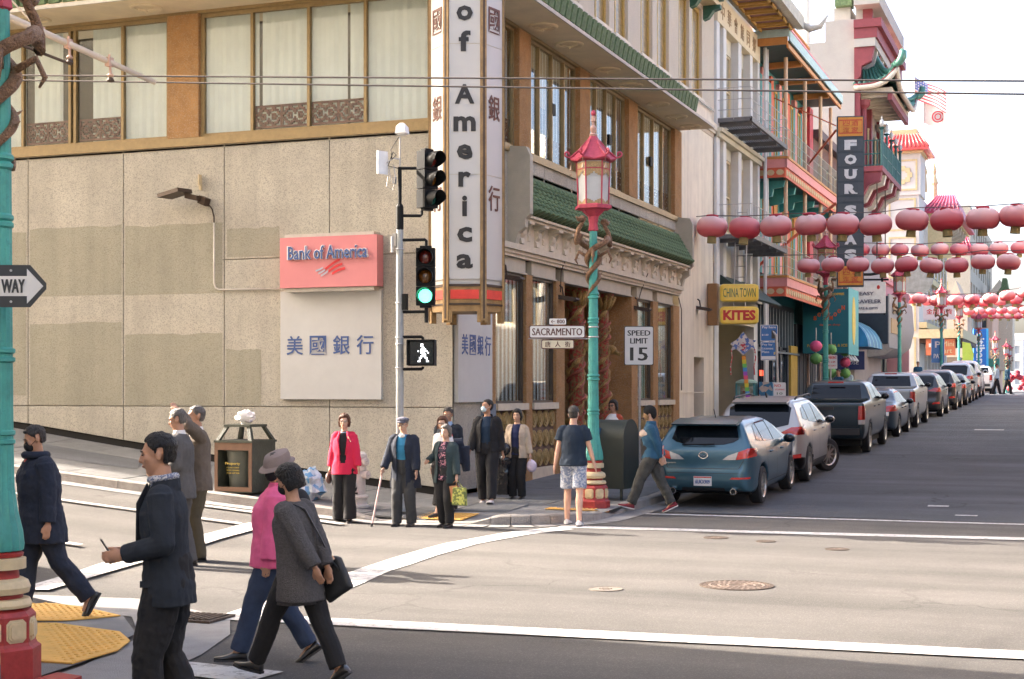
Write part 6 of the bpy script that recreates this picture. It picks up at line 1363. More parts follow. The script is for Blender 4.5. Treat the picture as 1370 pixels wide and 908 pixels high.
# --- pale building with red tiled tower
M_pw = mat('pale_wall', (.58,.58,.54), .8, var=.05, vs=1, dirt=.08); M_ytr = mat('yellow_trim', (.55,.47,.26), .7); M_rt = mat('red_roof_tile', (.62,.08,.07), .45, var=.2, vs=4, coat=.2)
hE = thing('tiled_tower_building', 'pale building with yellow trim and a red tiled tower beyond the pagoda building', 'building', (XF, 104, 0))
b = MB(); b.box(-30, XF, 104, 124, 0, 15.2); b.box(-12.4, XF+.1, 103.9, 107.2, 15.2, 18.3); b.box(-30,-14,105,124,15.2,17.6); b.build('wall', M_pw, hE)
def trim_rect(y, x0, x1, z0, z1, w=.12):
    MB().box(x0, x1, y-.05, y, z0, z0+w).box(x0, x1, y-.05, y, z1-w, z1).box(x0, x0+w, y-.05, y, z0+w, z1-w).box(x1-w, x1, y-.05, y, z0+w, z1-w).build('trim_panel', M_ytr, hE)
for x0, x1 in ((-12.2,-10.4), (-15.4,-12.7), (-18.6,-15.7)):
    for z0, z1 in ((2.4,5.6),(6,9.2),(9.6,12.4),(12.8,15.0)): trim_rect(104, x0, x1, z0, z1)
trim_rect(103.9, -12.2,-10.3,15.5,17.6)
b = MB()
for k in range(8): a = k*math.pi/4; b.obox((-11.25+.45*math.cos(a),103.86,16.55+.45*math.sin(a)), (.16,0,0), (0,.03,0), (0,0,.16))
b.build('rosette', M_ytr, hE)
def tile_roof(par, x0, x1, y0, y1, z0, z1, top, m):
    xm, ym = (x0+x1)/2, (y0+y1)/2
    q = lambda f_, z: [(xm+(x-xm)*f_, ym+(y-ym)*f_, z) for x, y in ((x0,y0),(x1,y0),(x1,y1),(x0,y1))]
    MB().rings([q(1, z0-.15), q(1, z0), q(top, z1)]).build('red_roof', m, par)
    n = int((x1-x0)/.28)
    for k in range(n+1): x = x0+(x1-x0)*k/n; MB().tube([(x, y0-.03, z0+.03), (xm+(x-xm)*top, ym+(y0-ym)*top, z1+.03)], .07, 5).build('tile_rib', m, par, smooth=True)
tile_roof(hE, -13.0, XF+.7, 103.2, 107.9, 18.3, 19.3, .6, M_rt); MB().box(-12.2,-10.4,104.6,106.6,19.3,19.75).build('tower_cap', M_ytr, hE)
tile_roof(hE, -30, -12.6, 103.4, 106, 15.25, 15.95, .9, M_rt)
MB().box(-30,-12.5,103.6,104,14.9,15.1).box(-12.6,XF+.3,103.6,107.3,18.0,18.15).build('yellow_cornice', M_ytr, hE)
# street-side arched eave
b = MB(); b.box(XF, XF+1.9, 108, 124, 14.2, 14.5); b.prism([(108,11.2),(108.2,12.6),(109,13.6),(110.4,14.2),(108,14.2)], 'x', XF, XF+1.8); b.build('eave', M_ytr, hE)
tile_roof(hE, XF-.1, XF+2.3, 107.6, 124.2, 14.5, 16.0, .5, mat('crimson_tile', (.42,.04,.09), .45, var=.2, vs=3))
for k in range(7): b = MB(); y = 108.5+k*2.2; b.prism([(XF,12.6),(XF+.5,12.8),(XF+.9,13.4),(XF+1.7,13.7),(XF+1.8,14.2),(XF,14.2)], 'y', y, y+.35); b.build('eave_bracket', M_ftrim, hE)
tile_roof(hE, XF-.1, XF+2.0, 126, 130, 13.4, 14.6, .5, MATS['crimson_tile'])
ops = [(108.5+k*2.6, 110.0+k*2.6, z, z+2.1) for k in range(6) for z in (3.9+3.1, 3.2+7.0)]
for o in ops: window(hE, 'x', XF, 1, *o, -.1, M_ytr, M_dglass, (), ((o[2]+o[3])/2,), .12)
for k in range(7): MB().box(XF, XF+.2, 107.7+k*2.6, 108.1+k*2.6, 2, 14).build('pilaster', M_pw, hE)
MB().box(XF, XF+.4, 104, 124, 9.5, 9.9).box(XF, XF+.5, 104, 124, 6.2, 6.6).build('balcony_course', M_ytr, hE)
for x, y, z in ((-10.4,109,19),(-10.2,115,18.2)): MB().lathe((x,y,16), [(.3,0),(.22,1.2),(.3,1.4),(.12,2.0),(.2,2.3),(.05,2.9)], 8).build('spire', M_ytr, hE); 
MB().rings([[(-9.0, 96.5+1.0*math.cos(a*math.pi/12)*.05, 8.6)] for a in range(0)] or [[(-9.6+.95*math.cos(a*math.pi/12), 96.5+d, 8.9+.95*math.sin(a*math.pi/12)) for a in range(24)] for d in (0,.3)]).build('mesh_disc', mat('grey_mesh', (.22,.25,.24), .8, var=.3, vs=3), tag(thing('dish', 'round grey mesh disc hanging among the lanterns', 'disc', (-9.6,96.5,8))))
# flags
def flag(name, label, base, h, w, fh, draw, ang):
    t = thing(name, label, 'flag', base); x, y, z = base; MB().cyl((x,y,z),(x,y,z+h),.05,.035,8).ell((x,y,z+h+.06),(.09,.09,.09),8,6).build('flagpole', mat('pale_pole', (.6,.56,.52), .5), t)
    d = Vector((math.cos(ang), math.sin(ang), 0)); 
    def P(u, v):     # cloth drooping and rippling
        wv = .18*math.sin(u*5)*u; return Vector((x,y,z+h-.2)) + d*(u*w*.93) + Vector((-d.y,d.x,0))*wv + Vector((0,0,-v*fh-.55*u*w-.06*math.sin(u*6+v)))
    draw(t, P); return t
Mfr, Mfw, Mfb = mat('flag_stripe_red', (.42,.03,.05), .8), mat('flag_white', (.38,.36,.36), .8), mat('flag_canton', (.06,.09,.26), .8)
def patchf(par, P, u0, u1, v0, v1, m, nm, off=0):
    b = MB(); n = 10; b.add([P(u0+(u1-u0)*i/n, v)+Vector((0,-off,0)) for v in (v0, v1) for i in range(n+1)], [(i, i+1, n+2+i, n+1+i) for i in range(n)]); b.build(nm, m, par, smooth=True)
def stars(t, P):
    for k in range(13): patchf(t, P, 0 if k > 6 else .4, 1, k/13, (k+1)/13, Mfr if k % 2 == 0 else Mfw, 'stripe')
    patchf(t, P, 0, .4, 0, 7/13, Mfb, 'canton')
    for i in range(5):
        for j in range(4): patchf(t, P, .03+i*.075, .06+i*.075, .04+j*.125, .09+j*.125, Mfw, 'star', .02)
flag('national_flag', 'red, white and blue striped flag with stars flying on a tall pole', (-10.95,108.5,16.6), 7.7, 2.5, 1.5, stars, -.25)
def sealf(t, P):
    patchf(t, P, 0, 1, 0, 1, Mfw, 'cloth'); b = MB(); c = P(.5,.45)
    for r, m in ((.42,Mfr),(.33,Mfw),(.24,Mfr),(.16,Mfw)): b = MB(); b.rings([[c+Vector((r*math.cos(a*math.pi/10),q-.14-.06*(1-r),r*math.sin(a*math.pi/10))) for a in range(20)] for q in (0,-.02)], cap=True); b.build('seal_ring', m, t)
flag('white_flag', 'white flag with a round red seal on the shorter pole beside the striped flag', (-10.35,108.7,15.6), 7.0, 2.2, 1.5, sealf, -.25)
# --- corner store and the far end of the street
mm = thing('corner_store', 'brown corner store across the far crossing', 'building', (XF,140,0))
b = MB(); b.box(-18, XF, 140, 158, 0, 5.0); b.build('wall', mat('store_wall', (.22,.17,.12), .8, var=.2), mm); mq = thing('shop_marquee', 'pale yellow marquee with an orange Mini Mart board projecting over the far pavement', 'marquee', (XF,104,4)); MB().box(XF, -7.35, 103.7, 118, 5.5, 6.1).build('yellow_parapet', mat('store_yellow', (.58,.50,.30), .7), mq); MB().box(XF,-7.4,104.2,118,5.2,5.5).build('soffit', mat('store_dark', (.08,.06,.05), .8), mq)
MB().box(-9.75,-7.85,103.9,104.15,4.35,5.45).build('orange_board', mat('orange_board', (.50,.15,.07), .6), mq)
for tx, x, z, w_ in (('Mini',-8.3,5.12,.75),('Mart',-8.5,4.66,.9)): text(tx, (x,103.88,z), (1,0,0), (0,0,1), w_, .34, MATS['store_yellow'], mq)
MB().box(-9.55,-8.75,103.8,103.88,4.9,5.15).box(-9.35,-8.95,103.8,103.88,5.15,5.3).build('shop_emblem', M_rw, mq)
for k in range(3): window(mm, 'y', 140, -1, -17.5+k*2.3, -15.6+k*2.3, 2.4, 4.2, -.05, M_ytr, mat('lit_shop_glass', (.25,.20,.08), .2), fw=.1)
b = MB(); b.prism([(-7.3,3.6),(-6.65,3.6),(-6.6,4.4),(-6.8,5.1),(-7.3,5.2)], 'y', 102.6, 103.0); solo('lime_sign', b, mat('lime_sign', (.30,.42,.06), .6), 'lime green rounded sign right of the orange shop board', 'sign')
bk = thing('office_block', 'tall grey cream office block with rows of windows behind the corner store', 'building', (-10.6,160,0))
b = MB(); ops = [(160.5+k*4.2, 162.7+k*4.2, z, z+2.2) for k in range(9) for z in (7.5,11,14.5,18)]; facade(b, 'x', -10.6, 1, 160, 200, 0, 21, ops, .3); ops2 = [(-26+k*2.4, -24.8+k*2.4, z, z+2.2) for k in range(6) for z in (7.8,11,14.3,17.6)]; facade(b, 'y', 160, -1, -30, -10.6, 0, 21, ops2, .3); b.add([(-30,160,21),(-10.6,160,21),(-10.6,200,21),(-30,200,21)], [(0,1,2,3)]); b.build('wall', mat('office_wall', (.46,.42,.34), .85, dirt=.1), bk)
for o in ops: window(bk, 'x', -10.6, 1, *o, .25, M_ytr, M_dglass, fw=.12)
for o in ops2: window(bk, 'y', 160, -1, *o, .25, M_ytr, M_dglass, fw=.12)
cbk = thing('vertical_sign', 'bright blue vertical sign with white sideways lettering above the far cars', 'sign', (-8.2,148,2)); uC = Vector((.95,.3,0)).normalized(); cC = Vector((-8.8,146,5.4)); nC = uC.cross(Vector((0,0,1)))
MB().obox(cC, uC*.62, nC*.15, (0,0,2.35)).build('sign_board', mat('bank_blue', (.01,.13,.42), .4), cbk); MB().obox(cC+uC*.64, uC*.1, nC*.16, (0,0,2.37)).build('light_blue_edge', mat('bank_blue2', (.05,.36,.62), .4), cbk)
text('citibank', cC+nC*.17+Vector((0,0,.2)), (0,0,-1), uC, 3.6, .8, WH, cbk, bold=.02)
far = [('salmon_building','salmon and yellow building beyond the blue vertical sign',-11.5,-9.3,176,200,12.5,(.75,.48,.34)),('yellow_building','yellow shop front with a tan sign at the end of the street',-12.6,-9.6,205,225,7.6,(.75,.58,.22)),('white_tower','overexposed white building at the far end of the street',-18,-11.3,330,360,13,(.82,.80,.78)),('pale_tower','pale distant tower above the far end of the street',-24,-12,420,450,17,(.80,.78,.77)),('low_white_block','low white block at the far right end of the street',-15.0,14,380,400,8,(.80,.78,.76)),('grey_green_block','narrow grey green block between yellow shop and white building',-12.6,-11.2,240,262,10,(.45,.52,.46)),('orange_brick_block','small brick coloured block right of the salmon building',-14.5,-12.7,215,235,13,(.72,.5,.38))]
for nm, lb, x0, x1, y0, y1, h, c in far:
    t = thing(nm, lb, 'building', ((x0+x1)/2, y0, 0)); m_ = mat(nm+'_wall', c, .85, var=.08, vs=.4)
    zz0 = 1.75 if y0 < 240 else -4; nfl = int((h-zz0-3)/3.2); nw = max(1, int((x1-x0)/1.8)); ops = [(x0+(k+.25)*(x1-x0)/nw, x0+(k+.75)*(x1-x0)/nw, zz0+4+f_*3.2, zz0+5.8+f_*3.2) for k in range(nw) for f_ in range(nfl)]
    b = MB(); facade(b, 'y', y0, -1, x0, x1, zz0-3, h, ops, .3); b.box(x0, x1, y0+.35, y1, zz0-3, h); b.build('wall', m_, t)
    for o in ops: window(t, 'y', y0, -1, *o, .28, m_, M_dglass if y0 < 300 else mat('haze_toned_glass', (.35,.38,.40), .3), fw=.1)  # farthest panes paler, distance haze put into the glass colour
    MB().box(x0-.2, x1+.2, y0-.3, y0, h-.5, h+.2).build('cornice', m_, t)
    if y0 < 240: MB().box(x0-.1, x1+.8, y0-1.4, y0-.01, zz0+2.9, zz0+3.8).build('shop_awning', mat('awn_'+nm, [(.55,.12,.08),(.5,.36,.1),(.1,.3,.2)][int(y0) % 3], .7), t)
b = MB(); b.prism([(0,0),(4.4,0),(3.6,.5),(2.9,.9),(2.6,1.7),(1.8,1.7),(1.5,.9),(.8,.5)], 'y', 0, 3); 
for p in b.v: p.x = p.x*.55-9.3; p.y += 178; p.z = p.z*1.3+12.5
solo('pagoda_turret', b, M_gtile, 'small green pagoda turret on the salmon building', 'turret')
fl2 = thing('red_banner', 'red banner flag beside the green pagoda turret', 'flag', (-7.4,180,9)); MB().cyl((-8.0,180,9),(-7.3,180,12.2),.05).build('flagpole', M_ftrim, fl2); b = MB(); b.add([(-7.3,180,12.2),(-5.4,180.2,11.4),(-5.5,180,9.9),(-7.5,180,11)], [(0,1,2,3)]); b.build('cloth', mat('banner_red', (.75,.12,.08), .8), fl2)
# house-like gables seen between the lantern strings
for x, y, w_, h0, h1, c, lb in ((-11.3,150,2.2,9.6,12.6,(.6,.48,.36),'steep beige gable left of the pair of thin poles'),(-9.2,190,3.0,13.4,15.4,(.66,.56,.42),'wide beige gable behind the fourth lantern string')):
    b = MB(); b.prism([(x-w_/2,h0-9),(x+w_/2,h0-9),(x+w_/2,h0),(x,h1),(x-w_/2,h0)], 'y', y, y+6); solo('gabled_house', b, mat('gable_%d' % y, c, .85), lb, 'house')
# second floor street trees stay out: small things on the far pavement
for k, (x, y, lb) in enumerate(((-5.2,128,'red paper decoration ball at the far kerb, left of the two far pedestrians'),(-4.4,131,'red paper decoration ball stacked right beside the two far pedestrians'),(-4.9,126,'lower red ball of the far kerb decorations'),(-4.0,134,'rightmost red ball at the far kerb'))):
    t = thing('red_balloon_cluster', lb, 'decoration', (x, y, 1.75))
    for j in range(5): random.seed(k*9+j); b = MB(); b.ell((x+random.uniform(-.4,.4), y, 2.0+random.uniform(0,1.5)), (.25,.25,.22), 10, 7); b.build('ball', MATS['lantern_cap_red'], t, smooth=True)
# ------------------------------------------------------------------ cars
def ev(o):
    dg = bpy.context.evaluated_depsgraph_get(); me = bpy.data.meshes.new_from_object(o.evaluated_get(dg)); return me
def tmp(me): o = bpy.data.objects.new('tmp', me); COL.objects.link(o); return o
def smoothcurve(pts, n=3):
    """Chaikin corner cutting of a closed polygon"""
    for _ in range(n):
        q = []
        for i in range(len(pts)):
            a, b = pts[i], pts[(i+1) % len(pts)]; q += [(a[0]*.78+b[0]*.22, a[1]*.78+b[1]*.22), (a[0]*.22+b[0]*.78, a[1]*.22+b[1]*.78)]
        pts = q
    return pts
def paint(name, col, met=.55): 
    m = mat(name, col, .3, met, var=.03, vs=2, coat=.6); return m
M_tyre = mat('tyre_rubber', (.022,.022,.024), .85, var=.15); M_rimm = mat('alloy_rim', (.45,.43,.40), .35, .8, var=.05)
M_cglass = mat('car_glass', (.006,.009,.013), .04, 0, var=.0, spec=.35); M_tail = mat('tail_light_red', (.50,.025,.02), .15, var=.15, vs=20, coat=1); M_clear = mat('clear_lamp', (.55,.52,.50), .12, .3, var=.1, vs=20, coat=1); M_trim = mat('black_plastic', (.025,.025,.027), .55, var=.1)
M_amb = mat('amber_lamp', (.8,.25,.03), .2, coat=1)
M_plate = mat('licence_plate', (.62,.60,.60), .4, var=.05)
def car(label, S, col, group='parked and passing cars', lite=False):
    L_, W, H = S['L'], S['W'], S['H']; name = S['name']
    t = thing(name, label, 'car', (0,0,0), 0, group); kw = dict(local=True)
    side = smoothcurve(S['side'], 2); hw = W/2
    fr_ = [(hw*x, z) for x, z in S['front']]; fr_ = smoothcurve(fr_+[(-x, z) for x, z in reversed(fr_)], 2)
    pl_ = [(hw*x, L_*y) for x, y in S['plan']]; pl_ = smoothcurve(pl_+[(-x, y) for x, y in reversed(pl_)], 2)
    A = tmp(MB().prism(side, 'x', -hw-.2, hw+.2).mesh('a', M_black)); B = tmp(MB().prism(fr_, 'y', -.3, L_+.3).mesh('b', M_black)); C_ = tmp(MB().prism(pl_, 'z', 0, H+.3).mesh('c', M_black))
    wc = MB(); 
    for wy in S['wheels']:
        for s in (-1, 1): wc.tube([(s*(hw-.30), wy, S['r']), (s*(hw+.2), wy, S['r'])], S['r']+.055, 24)
    D = tmp(wc.mesh('d', M_black))
    bed = None
    for o, op in ((B, 'INTERSECT'), (C_, 'INTERSECT'), (D, 'DIFFERENCE')):
        m = A.modifiers.new('b', 'BOOLEAN'); m.object = o; m.operation = op; m.solver = 'EXACT'
        if o is D: m.use_self = True
    if 'bed' in S:
        y0, y1, zb_ = S['bed']; bed = tmp(MB().box(-hw+.12, hw-.12, y0, y1, zb_, H+1).mesh('e', M_black)); m = A.modifiers.new('b', 'BOOLEAN'); m.object = bed; m.operation = 'DIFFERENCE'; m.solver = 'EXACT'
    m = A.modifiers.new('r', 'REMESH'); m.mode = 'VOXEL'; m.voxel_size = .045 if lite else .03
    m = A.modifiers.new('s', 'SMOOTH'); m.factor = .5; m.iterations = 3
    me = ev(A); me.name = 'body'
    for o in (A, B, C_, D)+((bed,) if bed else ()): bpy.data.objects.remove(o)
    me.materials.clear(); me.materials.append(col); me.polygons.foreach_set('use_smooth', [True]*len(me.polygons)); me.set_sharp_from_angle(angle=R(50))
    link('body', me, t, True)
    base = bmesh.new(); base.from_mesh(me); base.faces.ensure_lookup_table()
    def patch(nm, ax, poly, flt, m, off=.005, parent=None):
        """polygon projected on to the body: a thin skin that follows its curvature"""
        xs = [p[0] for p in poly]; ys = [p[1] for p in poly]; iu, iv = {'x': (1,2), 'y': (0,2), 'z': (0,1)}[ax]
        u0, u1, v0, v1 = min(xs)-.08, max(xs)+.08, min(ys)-.08, max(ys)+.08
        keep = [f for f in base.faces if flt(f.normal, f.calc_center_median()) and u0 < f.calc_center_median()[iu] < u1 and v0 < f.calc_center_median()[iv] < v1]
        if not keep: return None
        nb = bmesh.new(); vm = {}
        for f in keep:
            vs = []
            for v in f.verts:
                if v.index not in vm: vm[v.index] = nb.verts.new(v.co); 
                vs.append(vm[v.index])
            try: nb.faces.new(vs)
            except ValueError: pass
        nb.normal_update(); ar = sum(poly[i][0]*poly[(i+1) % len(poly)][1]-poly[(i+1) % len(poly)][0]*poly[i][1] for i in range(len(poly)))
        for i in range(len(poly)):
            a, b = poly[i], poly[(i+1) % len(poly)]; du, dv_ = b[0]-a[0], b[1]-a[1]; n2 = (dv_, -du) if ar > 0 else (-dv_, du)
            no = [0,0,0]; co = [0,0,0]; no[iu], no[iv] = n2; co[iu], co[iv] = a
            g = bmesh.ops.bisect_plane(nb, geom=nb.verts[:]+nb.edges[:]+nb.faces[:], plane_co=co, plane_no=no, clear_outer=True)
        if not nb.faces: nb.free(); return None
        nb.normal_update()
        for v in nb.verts: v.co += v.normal*off
        r = bmesh.new(); pm = bpy.data.meshes.new(nm); nb.to_mesh(pm); nb.free(); r.free(); pm.materials.append(m); pm.polygons.foreach_set('use_smooth', [True]*len(pm.polygons)); return link(nm, pm, parent or t, True)
    base.verts.index_update()
    rear = lambda n, c: n.y < -.12 and c.y < L_*.4
    front = lambda n, c: n.y > .12 and c.y > L_*.5
    for nm, ax, poly, wh, m, off in S['patches']:
        if wh == 'rear': patch(nm, ax, poly, rear, m, off)
        elif wh == 'front': patch(nm, ax, poly, front, m, off)
        elif wh == 'side':
            patch(nm, 'x', poly, lambda n, c: n.x > .3 and c.x > 0, m, off)
            if not lite: patch(nm, 'x', poly, lambda n, c: n.x < -.3 and c.x < 0, m, off)
        elif wh == 'sym':      # mirrored pair on the rear face
            patch(nm, 'y', poly, rear, m, off); patch(nm, 'y', [(-x, z) for x, z in poly], rear, m, off)
        elif wh == 'symside':   # light wrapping on to the flank
            patch(nm, 'x', poly, lambda n, c: n.x > .2 and c.x > 0, m, off); patch(nm, 'x', poly, lambda n, c: n.x < -.2 and c.x < 0, m, off)
        elif wh == 'roof': patch(nm, 'z', poly, lambda n, c: n.z > .3, m, off)
    base.free()
    # wheels
    r = S['r']; tw = .21
    ty = MB(); n = 32; pr = [(-tw/2,r*.66),(-tw/2,r*.93),(-tw*.38,r),(tw*.38,r),(tw/2,r*.93),(tw/2,r*.66),(tw*.40,r*.66),(-tw*.3,r*.62)]
    ty.rings([[(x, rr*math.cos(2*math.pi*j/n), rr*math.sin(2*math.pi*j/n)) for j in range(n)] for x, rr in pr], cap=False, closed=True); tme = ty.mesh('tyre', M_tyre, (0,0,0), 35)
    rb = MB(); rb.rings([[(x, rr*math.cos(2*math.pi*j/n), rr*math.sin(2*math.pi*j/n)) for j in range(n)] for x, rr in ((tw*.47,r*.68),(tw*.5,r*.66),(tw*.40,r*.60),(-tw*.1,r*.58),(-tw*.1,.02))], cap=False)
    ns = S.get('spokes', 10)
    for k in range(ns):
        a = 2*math.pi*k/ns; u = Vector((0, math.cos(a), math.sin(a))); w = Vector((0, -u.z, u.y)); rb.obox(u*r*.34+Vector((tw*.30,0,0)), u*r*.31, w*.018*(10/ns)**.5, (.018,0,0))
    rb.tube([(tw*.2,0,0),(tw*.42,0,0)], r*.16, 12); rme = rb.mesh('rim', M_rimm, (0,0,0), 35)
    drk = MB(); drk.tube([(-tw*.1,0,0),(tw*.05,0,0)], r*.57, 20); dme = drk.mesh('brake_disc', M_trim, (0,0,0))
    for i, wy in enumerate(S['wheels']):
        for s in (-1, 1):
            w = bpy.data.objects.new('wheel', tme); COL.objects.link(w); w.parent = t; w.location = (s*(hw-.115), wy, r); w.rotation_euler = (0, 0, 0 if s > 0 else math.pi)
            if i == 1 and S.get('steer'): w.rotation_euler.z += S['steer']
            for mm in (rme, dme): q = bpy.data.objects.new(mm.name, mm); COL.objects.link(q); q.parent = w
    MB().box(-hw+.15, hw-.15, .35, L_-.35, .2, .42).build('underbody', M_black, t, **kw)
    for s in (-1, 1):   # mirrors
        my, mz = S['mirror']; b = MB(); b.ell((s*(hw+.08), my, mz), (.11,.07,.085), 12, 8); b.cyl((s*(hw-.12), my+.02, mz-.05), (s*hw, my, mz-.04), .03, n=6); b.build('mirror', col if S.get('mcol', 1) else M_trim, t, smooth=True, **kw)
        b = MB(); b.ell((s*(hw+.085), my-.045, mz), (.09,.03,.065), 12, 6); b.build('mirror_glass', M_cglass, t, smooth=True, **kw)
        for hy in S['handles']: b = MB(); hx = s*(hw+.0); b.tube([(hx-s*.02, hy-.09, S['hz']), (hx+s*.02, hy-.05, S['hz']+.008), (hx+s*.02, hy+.05, S['hz']+.008), (hx-s*.02, hy+.09, S['hz'])], .014, 6); b.build('door_handle', col, t, smooth=True, **kw)
    px, pz, py = S['plate']
    MB().box(px-.155, px+.155, py-.012, py, pz-.08, pz+.08).build('licence_plate', M_plate, t, **kw)
    if S.get('ptext'): text(S['ptext'], (px, py-.014, pz-.01), (1,0,0), (0,0,1), .25, .07, M_navyl, t, local=True, bold=.03)
    MB().box(px-.15, px+.15, py-.013, py-.0115, pz+.055, pz+.075).build('plate_band', M_tail, t, **kw)
    if 'extra' in S: S['extra'](t, col, kw)
    return t
def ex_hatch(t, col, kw):
    for s in (-1, 1): b = MB(); b.tube([(s*.52,.0,.27),(s*.52,.3,.27)], .055, 14); b.build('exhaust', M_chrome, t, smooth=30, **kw); MB().tube([(s*.52,-.004,.27),(s*.52,.0,.27)], .042, 12).build('exhaust_bore', M_black, t, **kw)
    b = MB(); 
    for k in range(16): a = k*math.pi/8; b.obox((.075*math.cos(a), .058, .875+.055*math.sin(a)), (.014*math.sin(a)*-1,0,.014*math.cos(a)), (0,.008,0), (.006*math.cos(a),0,.006*math.sin(a)))
    b.tube([(-.06,.045,.89),(-.03,.045,.875),(0,.045,.85),(.03,.045,.875),(.06,.045,.89)], .007, 5); b.build('emblem', M_chrome, t, **kw)
    b = MB(); b.prism([(.34,1.385),(.10,1.375),(.07,1.40),(.34,1.445),(.7,1.475)], 'x', -.56, .56); b.build('spoiler', col, t, smooth=30, **kw)
    b = MB(); b.tube([(0,1.0,1.46),(0,.86,1.62)], .007, 5); b.build('aerial', M_black, t, **kw)
    b = MB(); b.tube([(-.38,.12,1.045),(.0,.105,1.05),(.18,.11,1.06)], .012, 5); b.build('wiper', M_black, t, **kw)
    text('sport', (-.55,.03,.74), (1,0,0), (0,0,1), .16, .03, M_chrome, t, local=True, name='badge'); text('2.5', (.62,.07,.78), (1,0,0), (0,0,1), .12, .035, M_chrome, t, local=True, name='badge')
HATCH = dict(name='parked_hatchback', L=4.5, W=1.755, H=1.47, r=.325, wheels=(.86, 3.52), mirror=(2.78,1.02), handles=(1.55,2.5), hz=.86, plate=(0,.44,.005), ptext='6UKX909',
 side=[(.12,.22),(.0,.36),(.0,.60),(.05,.66),(.06,.90),(.14,1.03),(.34,1.36),(.5,1.45),(1.3,1.48),(2.0,1.46),(2.55,1.33),(3.2,1.05),(3.9,.93),(4.35,.76),(4.5,.55),(4.47,.3),(4.35,.2)],
 front=[(.80,.18),(.93,.24),(1.0,.45),(1.0,.70),(.975,.90),(.93,1.0),(.72,1.36),(.58,1.47),(.2,1.51)],
 plan=[(.62,-.01),(.84,.012),(.96,.06),(1.0,.18),(1.0,.5),(.98,.78),(.90,.92),(.66,1.0)],
 patches=[('rear_window','y',[(-.50,1.09),(-.34,1.05),(0,1.03),(.34,1.05),(.50,1.09),(.58,1.14),(.52,1.35),(-.52,1.35),(-.58,1.14)],'rear',M_cglass,.006),
  ('side_window','x',[(.72,1.10),(1.16,1.06),(1.18,1.36),(.95,1.33)],'side',M_cglass,.006),('side_window','x',[(1.22,1.055),(2.02,1.03),(2.02,1.385),(1.24,1.375)],'side',M_cglass,.006),('side_window','x',[(2.08,1.03),(2.92,1.03),(2.5,1.28),(2.2,1.385),(2.08,1.39)],'side',M_cglass,.006),
  ('windscreen','y',[(-.66,1.08),(.66,1.08),(.5,1.4),(-.5,1.4)],'front',M_cglass,.006),
  ('tail_light','y',[(.56,.80),(.90,.86),(.90,.995),(.76,.99),(.60,.93)],'sym',M_tail,.008),('reversing_light','y',[(.33,.80),(.555,.80),(.59,.93),(.42,.87)],'sym',M_clear,.008),('tail_light','x',[(.03,.86),(.42,.93),(.40,.985),(.03,.995)],'symside',M_tail,.008),
  ('reflector','y',[(.46,.475),(.78,.48),(.78,.51),(.50,.51)],'sym',M_tail,.006),('bumper_insert','y',[(-.40,.22),(.40,.22),(.36,.33),(-.36,.33)],'rear',M_trim,.006),
  ('hatch_seam','y',[(-.60,.645),(.60,.645),(.60,.655),(-.60,.655)],'rear',M_trim,.004),('hatch_seam','y',[(.60,.65),(.612,.65),(.70,.80),(.688,.80)],'sym',M_trim,.004),
  ('door_seam','x',[(1.20,.40),(1.212,.40),(1.212,1.02),(1.20,1.02)],'side',M_trim,.003),('door_seam','x',[(2.04,.36),(2.052,.36),(2.052,1.02),(2.04,1.02)],'side',M_trim,.003),('door_seam','x',[(3.0,.36),(3.012,.36),(2.98,1.02),(2.968,1.02)],'side',M_trim,.003),
  ('sill_seam','x',[(1.2,.345),(3.0,.345),(3.0,.357),(1.2,.357)],'side',M_trim,.003),('bumper_shadow','y',[(-.62,.57),(.62,.57),(.62,.578),(-.62,.578)],'rear',M_trim,.003)], spokes=10, extra=ex_hatch)
def ex_suv(t, col, kw):
    for s in (-1, 1):
        MB().tube([(s*.62,.75,1.66),(s*.63,.9,1.70),(s*.63,2.3,1.72),(s*.60,2.6,1.67)], .02, 6).build('roof_rail', M_trim, t, smooth=True, **kw)
    MB().tube([(-.36,.22,1.07),(.1,.2,1.08),(.3,.2,1.09)], .012, 5).build('wiper', M_black, t, **kw); MB().prism([(.55,1.60),(.22,1.58),(.2,1.62),(.6,1.68)], 'x', -.55, .55).build('spoiler', col, t, smooth=30, **kw)
    MB().tube([(0,1.0,1.68),(0,.88,1.78)], .02, 5).build('aerial', M_trim, t, **kw); MB().ell((0,.12,.96), (.08,.02,.04), 12, 6).build('emblem', M_chrome, t, smooth=True, **kw)
